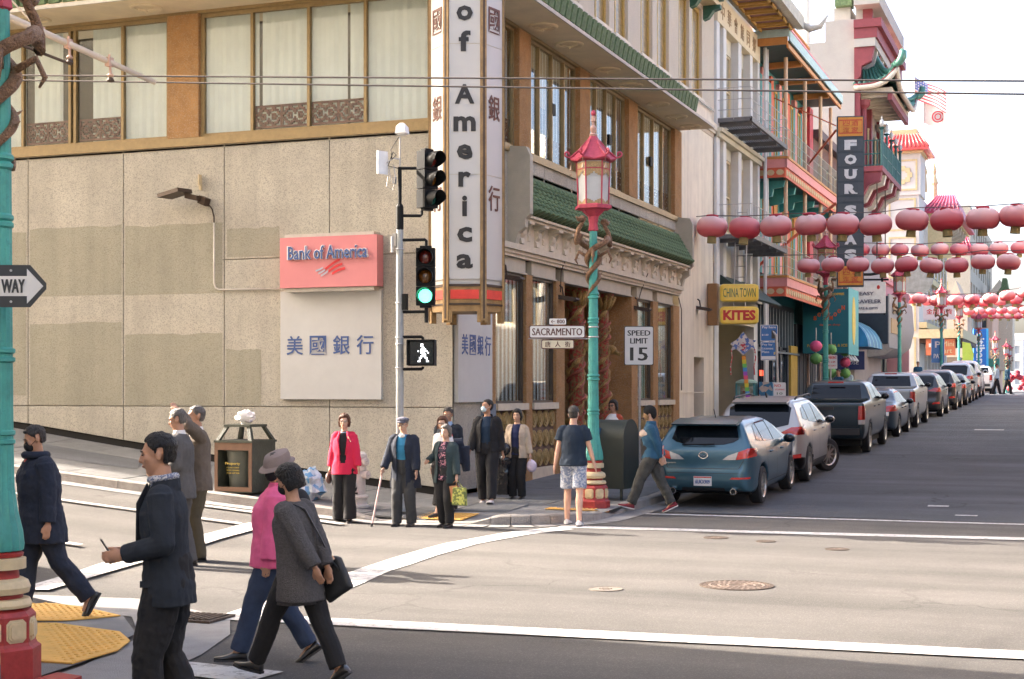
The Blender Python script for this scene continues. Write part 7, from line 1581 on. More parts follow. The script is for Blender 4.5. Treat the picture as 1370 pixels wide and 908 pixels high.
SUVP = [('rear_window','y',[(-.60,1.17),(-.3,1.10),(.3,1.10),(.60,1.17),(.62,1.5),(.5,1.57),(-.5,1.57),(-.62,1.5)],'rear',M_cglass,.006),
  ('side_window','x',[(.62,1.28),(1.08,1.22),(1.1,1.50),(.8,1.47)],'side',M_cglass,.006),('side_window','x',[(1.15,1.2),(2.0,1.14),(2.0,1.54),(1.17,1.53)],'side',M_cglass,.006),('side_window','x',[(2.07,1.13),(2.95,1.12),(2.55,1.40),(2.2,1.54),(2.07,1.55)],'side',M_cglass,.006),
  ('windscreen','y',[(-.66,1.2),(.66,1.2),(.52,1.55),(-.52,1.55)],'front',M_cglass,.006),
  ('tail_light','y',[(.42,1.0),(.9,.97),(.9,1.14),(.66,1.12)],'sym',M_tail,.008),('tail_light','x',[(.05,.97),(.30,.98),(.68,1.16),(.50,1.16),(.05,1.08)],'symside',M_tail,.008),
  ('lower_cladding','y',[(-.95,.2),(.95,.2),(.95,.52),(-.95,.52)],'rear',M_trim,.006),('reflector','y',[(.58,.50),(.84,.52),(.84,.60),(.62,.575)],'sym',M_tail,.009),
  ('lower_cladding','x',[(.0,.2),(.48,.2),(.42,.50),(.0,.56)],'symside',M_trim,.006),('sill_cladding','x',[(1.2,.2),(3.0,.2),(3.0,.40),(1.2,.40)],'side',M_trim,.005),
  ('door_seam','x',[(1.12,.45),(1.132,.45),(1.132,1.16),(1.12,1.16)],'side',M_trim,.003),('door_seam','x',[(2.03,.40),(2.042,.40),(2.042,1.13),(2.03,1.13)],'side',M_trim,.003),('door_seam','x',[(3.02,.40),(3.032,.40),(3.0,1.1),(2.988,1.1)],'side',M_trim,.003),
  ('hatch_seam','y',[(-.64,.70),(.64,.70),(.64,.71),(-.64,.71)],'rear',M_trim,.003)]
SUV = dict(name='parked_suv', L=4.42, W=1.82, H=1.69, r=.355, wheels=(.85, 3.5), mirror=(2.85,1.16), handles=(1.5,2.55), hz=1.0, plate=(0,.80,.03), ptext='7JHD452', steer=-.55, spokes=10, extra=ex_suv,
 side=[(.15,.24),(.02,.4),(.0,.62),(.06,.72),(.05,1.0),(.12,1.12),(.40,1.58),(.7,1.67),(1.5,1.71),(2.1,1.67),(2.6,1.52),(3.15,1.2),(3.9,1.06),(4.3,.88),(4.42,.6),(4.4,.35),(4.25,.24)],
 front=[(.82,.2),(.95,.28),(1.0,.5),(1.0,.85),(.97,1.05),(.93,1.15),(.76,1.52),(.60,1.67),(.2,1.72)],
 plan=[(.60,-.01),(.84,.01),(.96,.05),(1.0,.16),(1.0,.5),(.98,.8),(.90,.94),(.6,1.0)], patches=SUVP)
SUV2 = dict(SUV, name='parked_crossover', steer=0, ptext=None, extra=lambda t, col, kw: None)
def ex_pick(t, col, kw):
    MB().box(-.82,.82,-.10,.02,.50,.66).build('step_bumper', M_trim, t, **kw); MB().box(-.18,.18,-.02,.005,1.12,1.2).build('tailgate_handle', M_trim, t, **kw)
    MB().box(-.2,.2,1.56,1.62,1.76,1.80).build('high_brake_light', M_tail, t, **kw)
PICKP = [('rear_window','y',[(-.66,1.36),(.66,1.36),(.60,1.70),(-.60,1.70)],'rear',M_cglass,.006),('side_window','x',[(1.78,1.35),(2.55,1.33),(2.55,1.70),(1.84,1.68)],'side',M_cglass,.006),('side_window','x',[(2.63,1.33),(3.62,1.30),(3.2,1.58),(2.9,1.70),(2.63,1.71)],'side',M_cglass,.006),
  ('windscreen','y',[(-.7,1.35),(.7,1.35),(.58,1.72),(-.58,1.72)],'front',M_cglass,.006),
  ('tail_light','y',[(.78,.88),(.98,.88),(.98,1.22),(.80,1.22)],'sym',M_tail,.008),('tail_light','x',[(.0,.88),(.16,.88),(.16,1.22),(.0,1.22)],'symside',M_tail,.008),('reversing_light','y',[(.79,.76),(.97,.76),(.97,.87),(.79,.87)],'sym',M_clear,.008),
  ('door_seam','x',[(1.70,.5),(1.712,.5),(1.74,1.32),(1.728,1.32)],'side',M_trim,.003),('door_seam','x',[(2.58,.45),(2.592,.45),(2.592,1.32),(2.58,1.32)],'side',M_trim,.003),('door_seam','x',[(3.66,.45),(3.672,.45),(3.66,1.3),(3.648,1.3)],'side',M_trim,.003),
  ('tailgate_seam','y',[(-.76,.70),(.76,.70),(.76,.71),(-.76,.71)],'rear',M_trim,.003),('tailgate_seam','y',[(.765,.70),(.777,.70),(.777,1.26),(.765,1.26)],'sym',M_trim,.003)]
PICK = dict(name='parked_pickup', L=5.35, W=1.90, H=1.80, r=.385, wheels=(1.1, 4.35), mirror=(3.5,1.36), handles=(1.95,2.85), hz=1.15, plate=(-.15,.62,-.10), ptext=None, spokes=6, extra=ex_pick, mcol=0, bed=(.12,1.55,.75),
 side=[(.06,.34),(.0,.5),(.0,1.25),(.03,1.31),(1.50,1.33),(1.60,1.40),(1.74,1.74),(1.95,1.80),(2.7,1.83),(3.05,1.76),(3.8,1.36),(4.8,1.24),(5.25,1.10),(5.35,.8),(5.33,.45),(5.1,.34)],
 front=[(.82,.3),(.94,.38),(1.0,.6),(1.0,1.0),(.98,1.25),(.94,1.36),(.80,1.68),(.66,1.80),(.2,1.84)],
 plan=[(.84,-.01),(.96,.004),(1.0,.02),(1.0,.3),(1.0,.6),(.98,.85),(.90,.95),(.6,1.0)], patches=PICKP)
SEDP = [('rear_window','y',[(-.50,1.02),(.50,1.02),(.46,1.32),(-.46,1.32)],'rear',M_cglass,.006),('side_window','x',[(.95,1.06),(1.45,1.02),(1.48,1.32),(1.25,1.26)],'side',M_cglass,.006),('side_window','x',[(1.52,1.02),(2.2,1.0),(2.2,1.36),(1.54,1.34)],'side',M_cglass,.006),('side_window','x',[(2.27,1.0),(3.1,1.0),(2.7,1.24),(2.4,1.36),(2.27,1.37)],'side',M_cglass,.006),
  ('windscreen','y',[(-.62,1.05),(.62,1.05),(.5,1.36),(-.5,1.36)],'front',M_cglass,.006),('tail_light','y',[(.46,.78),(.9,.80),(.9,.98),(.6,.95)],'sym',M_tail,.008),('tail_light','x',[(.02,.80),(.30,.84),(.28,.97),(.02,.97)],'symside',M_tail,.008),('reversing_light','y',[(.5,.66),(.66,.66),(.66,.77),(.5,.77)],'sym',M_clear,.008),
  ('door_seam','x',[(2.23,.4),(2.242,.4),(2.242,1.0),(2.23,1.0)],'side',M_trim,.003)]
SED = dict(name='parked_sedan', L=4.55, W=1.76, H=1.43, r=.32, wheels=(.95, 3.6), mirror=(2.95,1.0), handles=(1.7,2.6), hz=.85, plate=(0,.62,.01), ptext=None, spokes=8,
 side=[(.12,.22),(.0,.38),(.0,.62),(.06,.92),(.2,1.0),(.72,1.03),(1.35,1.36),(1.8,1.43),(2.4,1.43),(2.8,1.32),(3.4,1.02),(4.1,.9),(4.45,.75),(4.55,.5),(4.5,.28),(4.35,.2)],
 front=[(.80,.18),(.94,.25),(1.0,.45),(1.0,.70),(.97,.90),(.92,.99),(.72,1.32),(.58,1.42),(.2,1.46)], plan=HATCH['plan'], patches=SEDP)
def place(t, x, y, rz=0):
    z0 = zg(y+.8); z1 = zg(y+3.6); t.location = (x, y, z0-.8*.0285*(1 if y > 25 else 0)+.012); t.rotation_euler = (math.atan2(z1-z0, 2.8), 0, rz); return t
P_blue = paint('metallic_blue', (.045,.115,.16)); P_silver = paint('champagne_silver', (.44,.42,.40)); P_dark = paint('dark_slate_blue', (.02,.035,.045)); P_navy = paint('navy_metal', (.025,.045,.07)); P_grey = paint('graphite_metal', (.06,.062,.066)); P_black = paint('black_gloss', (.015,.016,.018), .2); P_sil2 = paint('light_silver', (.40,.41,.41)); P_white = paint('car_white', (.72,.72,.70), .0)
c1 = place(car('blue hatchback parked nearest the corner with clear and red tail lights', HATCH, P_blue), -5.97, 24.75)
c2 = place(car('champagne silver suv with its front wheel turned out, parked behind the blue hatchback', SUV, P_silver), -6.02, 29.55)
pk = place(car('dark slate pickup truck with red tail lights in front of the second lantern post', PICK, P_dark), -6.0, 38.1)
sd4 = place(car('small dark blue sedan between the dark and the silver pickup trucks', SED, P_navy, lite=True), -5.95, 45.1)
pk2 = dup(pk, (0,0,0), 0, 'silver pickup truck with a sliding rear window beyond the dark blue sedan', {P_dark.name: P_sil2}); place(pk2, -6.02, 50.4)
su3 = place(car('dark grey crossover parked right behind the silver pickup truck', SUV2, P_grey, lite=True), -5.85, 58.6)
su4 = dup(su3, (0,0,0), 0, 'black crossover in the middle of the row, beyond the dark grey one', {P_grey.name: P_black}); place(su4, -5.8, 65.2)
su5 = dup(sd4, (0,0,0), 0, 'black sedan before the tall silver car at the crest', {P_navy.name: P_black}); place(su5, -5.7, 70.3)
su6 = dup(su3, (0,0,0), 0, 'pale silver crossover near the crest of the street', {P_grey.name: P_sil2}); place(su6, -5.75, 75.3); su6.scale = (1,1,1.12)
su7 = dup(su3, (0,0,0), 0, 'white crossover, last car parked before the crest', {P_grey.name: P_white}); place(su7, -5.75, 80.6); su7.scale = (1,1,1.14)
pk3 = dup(pk, (0,0,0), 0, 'white pickup truck beyond the crest at the far crossing', {P_dark.name: P_white}); pk3.location = (-6.1, 97.5, 1.74); pk3.rotation_euler = (0,0,0)
# front corner of a white van entering at the bottom left
VANP = [('headlight','y',[(.52,.62),(.98,.66),(.98,.90),(.62,.84)],'front',M_clear,.01),('turn_signal','y',[(.84,.70),(.92,.71),(.92,.80),(.85,.79)],'front',M_amb,.016),('turn_signal','x',[(4.62,.70),(4.72,.70),(4.72,.79),(4.65,.79)],'symside',M_amb,.016),('headlight','x',[(4.4,.64),(4.9,.64),(4.9,.9),(4.5,.88)],'symside',M_clear,.01),('windscreen','y',[(-.7,1.25),(.7,1.25),(.62,1.8),(-.62,1.8)],'front',M_cglass,.006),('side_window','x',[(2.9,1.2),(4.0,1.15),(3.3,1.7),(2.9,1.72)],'side',M_cglass,.006)]
VAN = dict(name='white_van', L=4.95, W=1.9, H=1.95, r=.34, wheels=(.9, 4.0), mirror=(3.75,1.25), handles=(2.6,), hz=.95, plate=(0,.7,.0), ptext=None, spokes=6,
 side=[(.06,.28),(.0,.5),(.0,1.3),(.1,1.85),(.3,1.93),(2.6,1.97),(3.3,1.85),(4.1,1.22),(4.7,1.02),(4.88,.85),(4.88,.62),(4.95,.58),(4.95,.35),(4.8,.26)],
 front=[(.84,.22),(.95,.3),(1.0,.5),(1.0,1.0),(.96,1.2),(.86,1.75),(.7,1.92),(.2,1.97)], plan=[(.84,-.01),(.96,.01),(1,.04),(1,.4),(1,.8),(.96,.92),(.80,.985),(.5,1.0)], patches=VANP)
vn = car('white van whose front corner with headlight and amber lamp shows at the bottom left', VAN, P_white); vn.location = (-5.29, .60, -.05)
sv = dup(c2, (-16.0, 12.9, zterr(-15, 13)+.02), -math.pi/2, 'silver suv parked on the near side of Sacramento Street, left of the view'); sv.rotation_euler = (R(-4.5), 0, -math.pi/2)
# ------------------------------------------------------------------ people
M_skin = mat('skin_tan', (.42,.225,.14), .55, var=.08, vs=14); M_skin2 = mat('skin_light', (.55,.33,.23), .55, var=.08, vs=14)
M_hair = mat('black_hair', (.013,.011,.010), .42, var=.7, vs=14, stretch=(7,7,1.2), bump=.8, bs=20); M_hgrey = mat('grey_hair', (.16,.145,.13), .5, var=.5, vs=14, stretch=(7,7,1.2), bump=.8, bs=20); M_hbrown = mat('auburn_hair', (.13,.045,.02), .45, var=.5, vs=14, stretch=(7,7,1.2), bump=.8, bs=20); M_hsalt = mat('dark_grey_hair', (.045,.04,.038), .5, var=.8, vs=14, stretch=(7,7,1.2), bump=.8, bs=20)
def cloth(name, c, rough=.9, **k): return mat(name, c, rough, var=k.pop('var', .14), vs=k.pop('vs', 10), bump=k.pop('bump', .12), bs=k.pop('bs', 250), **k)
M_eye = mat('eye_dark', (.02,.015,.012), .3); M_lip = mat('lip', (.32,.11,.09), .5); M_shoe = mat('black_leather', (.018,.016,.016), .3, coat=.3)
TXC = {}
def dtex(size):
    if size not in TXC:
        t = bpy.data.textures.new('folds%g' % size, 'CLOUDS'); t.noise_scale = size; t.noise_depth = 2; TXC[size] = t
    return TXC[size]
def skin_mesh(b, vox, m, name, sm=3, folds=0, cut=None, thick=0, fs=.16):
    o = tmp(b.mesh('t', m)); md = o.modifiers.new('r', 'REMESH'); md.mode = 'VOXEL'; md.voxel_size = vox
    md = o.modifiers.new('s', 'SMOOTH'); md.factor = .5; md.iterations = sm
    if folds:
        for sz, st in ((fs, folds), (fs*.38, folds*.45)):
            md = o.modifiers.new('d', 'DISPLACE'); md.texture = dtex(sz); md.strength = st; md.mid_level = .5; md.texture_coords = 'LOCAL'
    me = ev(o); bpy.data.objects.remove(o); me.name = name
    if cut:
        bm = bmesh.new(); bm.from_mesh(me); bmesh.ops.delete(bm, geom=[f for f in bm.faces if cut(f.calc_center_median(), f.normal)], context='FACES'); bm.to_mesh(me); bm.free()
        if thick:
            o = tmp(me); md = o.modifiers.new('t', 'SOLIDIFY'); md.thickness = thick; md.offset = -1; m2 = ev(o); bpy.data.objects.remove(o); me = m2; me.name = name
    me.materials.clear(); me.materials.append(m); me.polygons.foreach_set('use_smooth', [True]*len(me.polygons)); return me
def ik(a, c, l1, l2, pole):
    a, c, pole = Vector(a), Vector(c), Vector(pole); d = c-a; L_ = min(d.length, (l1+l2)*.999); u = d.normalized(); c = a+u*L_
    x = (l1*l1-l2*l2+L_*L_)/(2*L_); h = math.sqrt(max(0, l1*l1-x*x)); n = (pole-u*pole.dot(u)).normalized(); return a+u*x+n*h, c
def tub(b, pts, rad, n=12): return b.tube(pts, rad, n)
def person(label, pos, face, H=1.72, fem=False, lean=0, fL=(-.09,.0), fR=(.09,.0), aL=0, aR=0, liftL=0, liftR=0, hL=None, hR=None, pL=(-.3,-1,.0), pR=(.3,-1,.0), head=0, pitch=0, vox=.011,
           top=None, shirt=None, legs=None, hair=('short', None), skin=None, shoe=None, width=1, mask=None, glasses=False, group='pedestrians around the crossing', dep=1, hipdrop=0, extra=None, hips=1):
    k = H/1.75; skin = skin or M_skin; px_, py_, pz_ = pos
    yaw = math.atan2(-face[0], face[1]); t = thing('person', label, 'person', pos, yaw, group); KW = dict(local=True)
    P = Vector((0, 0, (.93-hipdrop)*k)); ld = Vector((0, math.sin(lean), math.cos(lean))); 
    def S(h, off=0): return P+ld*h*k+Vector((0, off*k, 0))
    sw_ = (.138 if fem else .156)*width*k; NB = S(.545); hc = S(.683)+Vector((0,.02*k+math.sin(lean)*.02,0)); SH = {s: S(.466)+Vector((s*sw_,0,0)) for s in (-1, 1)}
    HJ = {s: P+Vector((s*.088*k,0,-.03*k)) for s in (-1, 1)}
    AN = {-1: Vector((fL[0]*k, fL[1], .075*k+liftL)), 1: Vector((fR[0]*k, fR[1], .075*k+liftR))}; AP = {-1: aL, 1: aR}
    KN = {}
    for s in (-1, 1): KN[s], AN[s] = ik(HJ[s], AN[s], .419*k, .419*k, (s*.05, 1, 0))
    hd = {-1: hL or (-.24,.02,.80), 1: hR or (.24,.02,.80)}; EL = {}; WR = {}
    for s in (-1, 1):
        h = hd[s]; tgt = Vector((h[0]*k, h[1]*k, h[2]*k)); EL[s], WR[s] = ik(SH[s], tgt, .275*k, .25*k, (pL if s < 0 else pR))
    # ---- body: one continuous surface
    b = MB()
    def ring(c, rx, ry, n=16): return [c+Vector((rx*math.cos(2*math.pi*j/n), ry*math.sin(2*math.pi*j/n), 0)) for j in range(n)]
    tor = [(-.08,.13,.09,0),(0,.15,.105,0),(.13,.135*(.92 if fem else 1),.095,0),(.28,.145,.105,.01),(.40,.14,.10,.01),(.475,.095,.07,0),(.54,.055,.055,0)]
    b.rings([ring(S(h, o), rx*k*width, ry*k*width) for h, rx, ry, o in tor])
    tub(b, [S(.50), hc+Vector((0,-.015*k,-.06*k))], [.056*k,.052*k])
    HM = Matrix.Rotation(head, 3, 'Z') @ Matrix.Rotation(pitch, 3, 'X')
    def Hp(x, y, z): return hc+HM @ Vector((x*k, y*k, z*k))
    for c, r in (((0,-.012,.035),(.074,.092,.082)),((0,.02,-.03),(.060,.068,.078)),((0,.055,-.083),(.03,.026,.022)),((0,.068,.03),(.05,.022,.022)),((-.038,.056,-.012),(.024,.024,.028)),((.038,.056,-.012),(.024,.024,.028)),((0,.082,-.052),(.024,.012,.012))):
        b.ell(Hp(*c), [q*k for q in r], 14, 10, 0, HM)
    tub(b, [Hp(0,.078,.03), Hp(0,.094,-.002), Hp(0,.102,-.020), Hp(0,.086,-.028)], [.009*k,.012*k,.0155*k,.012*k], 8)
    for s in (-1, 1): b.ell(Hp(s*.076,-.01,-.004), (.010*k,.017*k,.029*k), 8, 8, 0, HM)
    for s in (-1, 1):
        b.ell(SH[s], (.055*k,)*3, 10, 8); tub(b, [SH[s], EL[s]], [.048*k,.037*k]); b.ell(EL[s], (.038*k,)*3, 10, 8); tub(b, [EL[s], EL[s].lerp(WR[s],.35), WR[s]], [.037*k,.036*k,.025*k])
        d = (WR[s]-EL[s]).normalized(); side = d.cross(Vector((0,1,0)) if abs(d.y) < .8 else Vector((0,0,1))).normalized(); front = side.cross(d).normalized()
        if front.y < 0: front = -front
        d = (d+front*.12).normalized()
        pc = WR[s]+d*.045*k; b.ell(pc, (.022*k,.038*k,.048*k), 10, 8, 0, Matrix((side, front, d)).transposed())
        for q, fl_ in enumerate((.062,.07,.072,.058)):
            o_ = WR[s]+d*.08*k+front*(.028-.0185*q)*k; cv = side*(-s)*.0
            tub(b, [o_, o_+d*fl_*.55*k-front*.0*k+side*s*-.004*k, o_+d*fl_*.9*k+side*s*-.018*k], [.0088*k,.0085*k,.007*k], 6)
        tub(b, [WR[s]+d*.02*k+front*.02*k, WR[s]+d*.05*k+front*.045*k, WR[s]+d*.085*k+front*.05*k], [.014*k,.011*k,.008*k], 6)
        b.ell(HJ[s], (.085*k,.09*k,.09*k), 10, 8); tub(b, [HJ[s], HJ[s].lerp(KN[s],.5), KN[s]], [.088*k,.074*k,.054*k]); b.ell(KN[s], (.052*k,)*3, 10, 8); tub(b, [KN[s], KN[s].lerp(AN[s],.3)+Vector((0,-.012*k,0)), AN[s]], [.05*k,.056*k,.036*k])
        fd = Vector((0, math.cos(AP[s]), -math.sin(AP[s]))); tub(b, [AN[s]+Vector((0,0,-.005*k)), AN[s]+fd*.10*k+Vector((0,0,-.048*k))], [.030*k,.016*k])
    link('body', skin_mesh(b, vox, skin, 'body', 2), t, True)
    # ---- face details
    for s in (-1, 1): 
        eb = MB(); eb.ell(Hp(s*.031,.083,.012), (.011*k,.006*k,.0042*k), 8, 6, 0, HM); eb.build('eye', M_eye, t, smooth=True, **KW)
        if not fem or hair[1] is M_hair: eb = MB(); eb.tube([Hp(s*.048,.078,.032), Hp(s*.03,.09,.037), Hp(s*.014,.09,.032)], .004*k, 5); eb.build('eyebrow', hair[1] or M_hair, t, **KW)
    MB().ell(Hp(0,.091,-.052), (.022*k,.007*k,.007*k), 8, 6, 0, HM).build('lips', M_lip, t, smooth=True, **KW)
    # ---- hair: a cap that dips under the skin where the face is
    st, hm = hair; hm = hm or M_hair
    if st:
        hb = MB(); hb.ell((0,0,0), (1,1,1), 56, 36)
        for p in hb.v:
            d = p.normalized(); el, az = d.z, math.atan2(d.x, d.y)      # az 0 = face front
            fr = abs(az)
            if st == 'short': line_ = .52 if fr < .7 else (.52-1.1*(fr-.7)) if fr < 1.25 else (-.25 if fr < 1.5 else (.10 if fr < 1.8 else -.88))
            elif st == 'bald': line_ = .80 if fr < 1.2 else (.1 if fr < 1.8 else -.8)
            elif st == 'bob': line_ = .42 if fr < .75 else (.42-1.7*(fr-.75)) if fr < 1.3 else -.95
            elif st == 'long': line_ = .45 if fr < .6 else (.45-1.6*(fr-.6)) if fr < 1.2 else -.98
            else: line_ = .4
            th = {'short': .007, 'bald': .004, 'bob': .022, 'long': .018}.get(st, .01)
            n_ = noise.noise(Vector((d.x*5+px_, d.y*5, d.z*5)))*.006+noise.noise(Vector((d.x*30, d.y*30+py_, d.z*6)))*.003
            w = max(0, min(1, (el-line_)/.2+.5)); w = w*w*(3-2*w); r = Vector((.077*d.x, .096*d.y, .092*d.z)); base = Vector((0,-.012,.033))
            if el < 0: hz = math.hypot(d.x, d.y) or 1; q_ = .20 if st != 'short' else .42; f_ = (1-q_*el*el)/hz; r.x *= f_*(.94 if st == 'short' else 1); r.y *= f_*(.93 if st == 'short' else .97); r.z *= 1.05
            if st in ('bob', 'long') and el < -.2: r.z *= 1.12 if st == 'bob' else 2.0; r.x *= 1.08
            p.xyz = Hp(*(base + r*(1+(th+n_)/.085*w-(1-w)*.30)))
        hb.build('hair', hm, t, smooth=True, **KW)
    # ---- clothes
    def sleeve(b, s, add, end=1.0, cuff=1.25):
        e = EL[s].lerp(WR[s], end); b.ell(SH[s]+Vector((-s*.012,0,-.012)), ((.056+add)*k,)*3, 12, 8); tub(b, [SH[s], SH[s].lerp(EL[s],.5), EL[s]], [(.054+add)*k,(.050+add)*k,(.044+add)*k]); b.ell(EL[s], ((.044+add)*k,)*3, 10, 8); tub(b, [EL[s], EL[s].lerp(e,.5), e], [(.044+add)*k,(.041+add)*k,(.034+add)*k])
    def torso(b, add, bot, flare=0, neck=.52):
        h_ = [(bot, .165+flare+add, .125+flare*.8+add, 0), (min(0,bot+.1), .168+flare*.7+add, .122+flare*.6+add, 0), (.12, .148*(.95 if fem else 1)+add, .114+add, .005), (.28,.158+add,.125+add,.012), (.37,.156+add,.122+add,.008), (.43,.142+add*.85,.105+add*.85,0), (.475,.112+add*.8,.09+add*.7,0), (neck,.068+add*.35,.068+add*.35,0)]
        b.rings([ring(S(h, o), rx*k*width, ry*k*width*dep, 20) for h, rx, ry, o in h_])
    lx = legs or {}
    if legs:
        b = MB(); ad = legs.get('add', .0); end = legs.get('end', 1.0); fl = legs.get('flare', 0)
        b.rings([ring(S(h), rx*k*width*hips, ry*k*width*hips) for h, rx, ry in ((-.10,.15+ad,.11+ad),(0,.165+ad,.12+ad),(.10,.152+ad,.112+ad),(.14,.14+ad,.10+ad))])
        for s in (-1, 1):
            b.ell(HJ[s]+Vector((0,0,-.01)), ((.098+ad)*k*hips,(.112+ad)*k*hips,(.10)*k), 12, 8)
            A, K_, Z = HJ[s], KN[s], AN[s]+Vector((0,0,-.01)); 
            if end > 1: e = K_.lerp(Z, end-1.0) if end < 2 else Z+Vector((0,0,-.022*k)); pts = [A, A.lerp(K_,.5), K_, K_.lerp(e,.5)+Vector((0,-.008*k,0)), e]; rr = [(.10+ad)*k,(.090+ad)*k,(.070+ad)*k,(.066+ad+fl*.5)*k,(.060+ad+fl)*k]
            else: e = A.lerp(K_, end); pts = [A, A.lerp(e,.5), e]; rr = [(.10+ad)*k,(.100+ad)*k,(.100+ad)*k]
            tub(b, pts, rr, 14); 
            if end > 1: b.ell(K_, ((.070+ad)*k,)*3, 10, 8)
        link('trousers', skin_mesh(b, vox, legs['m'], 'trousers', 3, legs.get('folds', .022)*k), t, True)
    if shirt:
        b = MB(); torso(b, shirt.get('add', .004), shirt.get('bot', -.06), 0, shirt.get('neck', .53))
        if shirt.get('sleeve'):
            for s in (-1, 1): sleeve(b, s, .002, shirt['sleeve'])
        if shirt.get('collar'): tub(b, [NB+Vector((0,0,-.035*k)), NB+Vector((0,.004,.03*k))], [.074*k,.064*k], 14)
        link('shirt', skin_mesh(b, vox, shirt['m'], 'shirt', 2, .008*k), t, True)
    if top:
        b = MB(); ad = top.get('add', .022); bot = top.get('bot', -.14); torso(b, ad, bot, top.get('flare', .012), top.get('neck', .53))
        for s in (-1, 1):
            e = top.get('sleeve', .97)
            if e <= 0: b.ell(SH[s]+Vector((-s*.012,0,-.01)), ((.052+ad)*k,)*3, 12, 8); tub(b, [SH[s], SH[s].lerp(EL[s], -e)], [(.052+ad)*k, (.058+ad)*k], 14)
            else: sleeve(b, s, ad*.75, e)
        if top.get('collar'): c_ = top['collar']; tub(b, [NB+Vector((0,-.008*k,-.045*k)), NB+Vector((0,-.012*k,c_*k))], [.095*k,.080*k], 16)
        cut = None
        if top.get('open'):
            wt, wb, zlo = top['open']    # half widths at neck and hem, lowest open height above pelvis
            zt = NB.z+.1*k; zl = P.z+zlo*k
            zh = P.z+(bot+.05)*k
            def cut(c, n):
                if n.z < -.75 and c.z < zh: return True
                if c.y < .02*k or c.z < zl: return False
                f_ = (c.z-zl)/(NB.z-zl); w = (wb+(wt-wb)*max(0, min(1, f_)))*k; return abs(c.x-top.get('cx', 0)*k) < w and abs(c.x) < .12*k
        link(top.get('name', 'jacket'), skin_mesh(b, vox, top['m'], 'jacket', 3, top.get('folds', .02)*k, cut, .012 if cut else 0, top.get('fs', .13)), t, True)
    # shoes
    sm = (shoe or (M_shoe,))[0]
    for s in (-1, 1):
        A = AN[s]; ap = AP[s]; fd = Vector((0, math.cos(ap), -math.sin(ap))); ud = Vector((0, math.sin(ap), math.cos(ap))); b = MB(); rs = []
        for q, w, hh, lo in ((-.075,.022,.045,0),(-.065,.034,.075,0),(-.03,.037,.085,0),(.03,.037,.075,0),(.08,.044,.055,0),(.13,.046,.042,0),(.175,.036,.034,.002),(.20,.016,.022,.006)):
            c = A-ud*.072*k+fd*q*k; rs.append([c+Vector((w*k*math.cos(a*math.pi/6),0,0))+ud*(lo+hh*(.5+.5*math.sin(a*math.pi/6)))*k for a in range(12)])
        b.rings(rs); sh_ = b.build('shoe', sm, t, smooth=50, **KW)
        so = MB(); so.rings([[A-ud*.075*k+fd*q*k+Vector((x*k,0,0))+ud*dz for q, x in ((-.08,-.025),(-.08,.025),(.0,.04),(.12,.05),(.20,.02),(.20,-.02),(.12,-.05),(.0,-.04))] for dz in (-.004,.012)]); so.build('sole', W_sole if shoe and len(shoe) > 2 else M_trim, sh_, **KW)
    if mask: 
        b = MB(); b.ell(Hp(0,.058,-.036), (.056*k,.060*k,.056*k), 16, 10, 0, HM); link('face_mask', skin_mesh(b, .009, mask, 'face_mask', 1), t, True)
        for s in (-1, 1): MB().tube([Hp(s*.058,.06,-.03), Hp(s*.078,-.01,.005)], .002, 4).build('mask_loop', mask, t, **KW)
    if glasses:
        for s in (-1, 1): b = MB(); b.ell(Hp(s*.033,.097,.012), (.026*k,.005*k,.018*k), 12, 6, 0, HM); b.build('sunglass_lens' if glasses == 'dark' else 'spectacle_lens', mat('dark_lens', (.03,.015,.012), .1, coat=1) if glasses == 'dark' else mat('thin_lens', (.30,.22,.17), .08, coat=1), t, smooth=True, **KW)
        MB().tube([Hp(-.082,-.01,.015), Hp(-.06,.09,.02), Hp(0,.103,.018), Hp(.06,.09,.02), Hp(.082,-.01,.015)], .0025, 4).build('spectacle_frame', M_trim, t, **KW)
    J = dict(k=k, P=P, NB=NB, hc=hc, SH=SH, EL=EL, WR=WR, HJ=HJ, KN=KN, AN=AN, Hp=Hp, HM=HM, S=S, t=t, KW=KW, vox=vox)
    if extra: extra(J)
    return t, J
def wpos(J, p):     # local point of a person to world
    t = J['t']; return Matrix.Rotation(t.rotation_euler.z, 3, 'Z') @ Vector(p) + Vector(t.location)
def blob(J, nm, segs, m, vox=.012, folds=.0, sm=2): 
    b = MB()
    for s_ in segs:
        if s_[0] == 'e': b.ell(s_[1], s_[2], 12, 8)
        else: b.tube(s_[1], s_[2], 12)
    return link(nm, skin_mesh(b, vox, m, nm, sm, folds), J['t'], True)
def sash(J, nm, c, r, yo, h, tilt, m, n=28):    # hat brim / cap pieces: lathe on the head
    Hp = J['Hp']; b = MB(); b.rings([[Hp(rr*math.cos(2*math.pi*a/n), yo+rr*1.2*math.sin(2*math.pi*a/n), z+tilt*rr*math.sin(2*math.pi*a/n)) for a in range(n)] for rr, z in zip(r, h)]); return b.build(nm, m, J['t'], smooth=40, local=True)
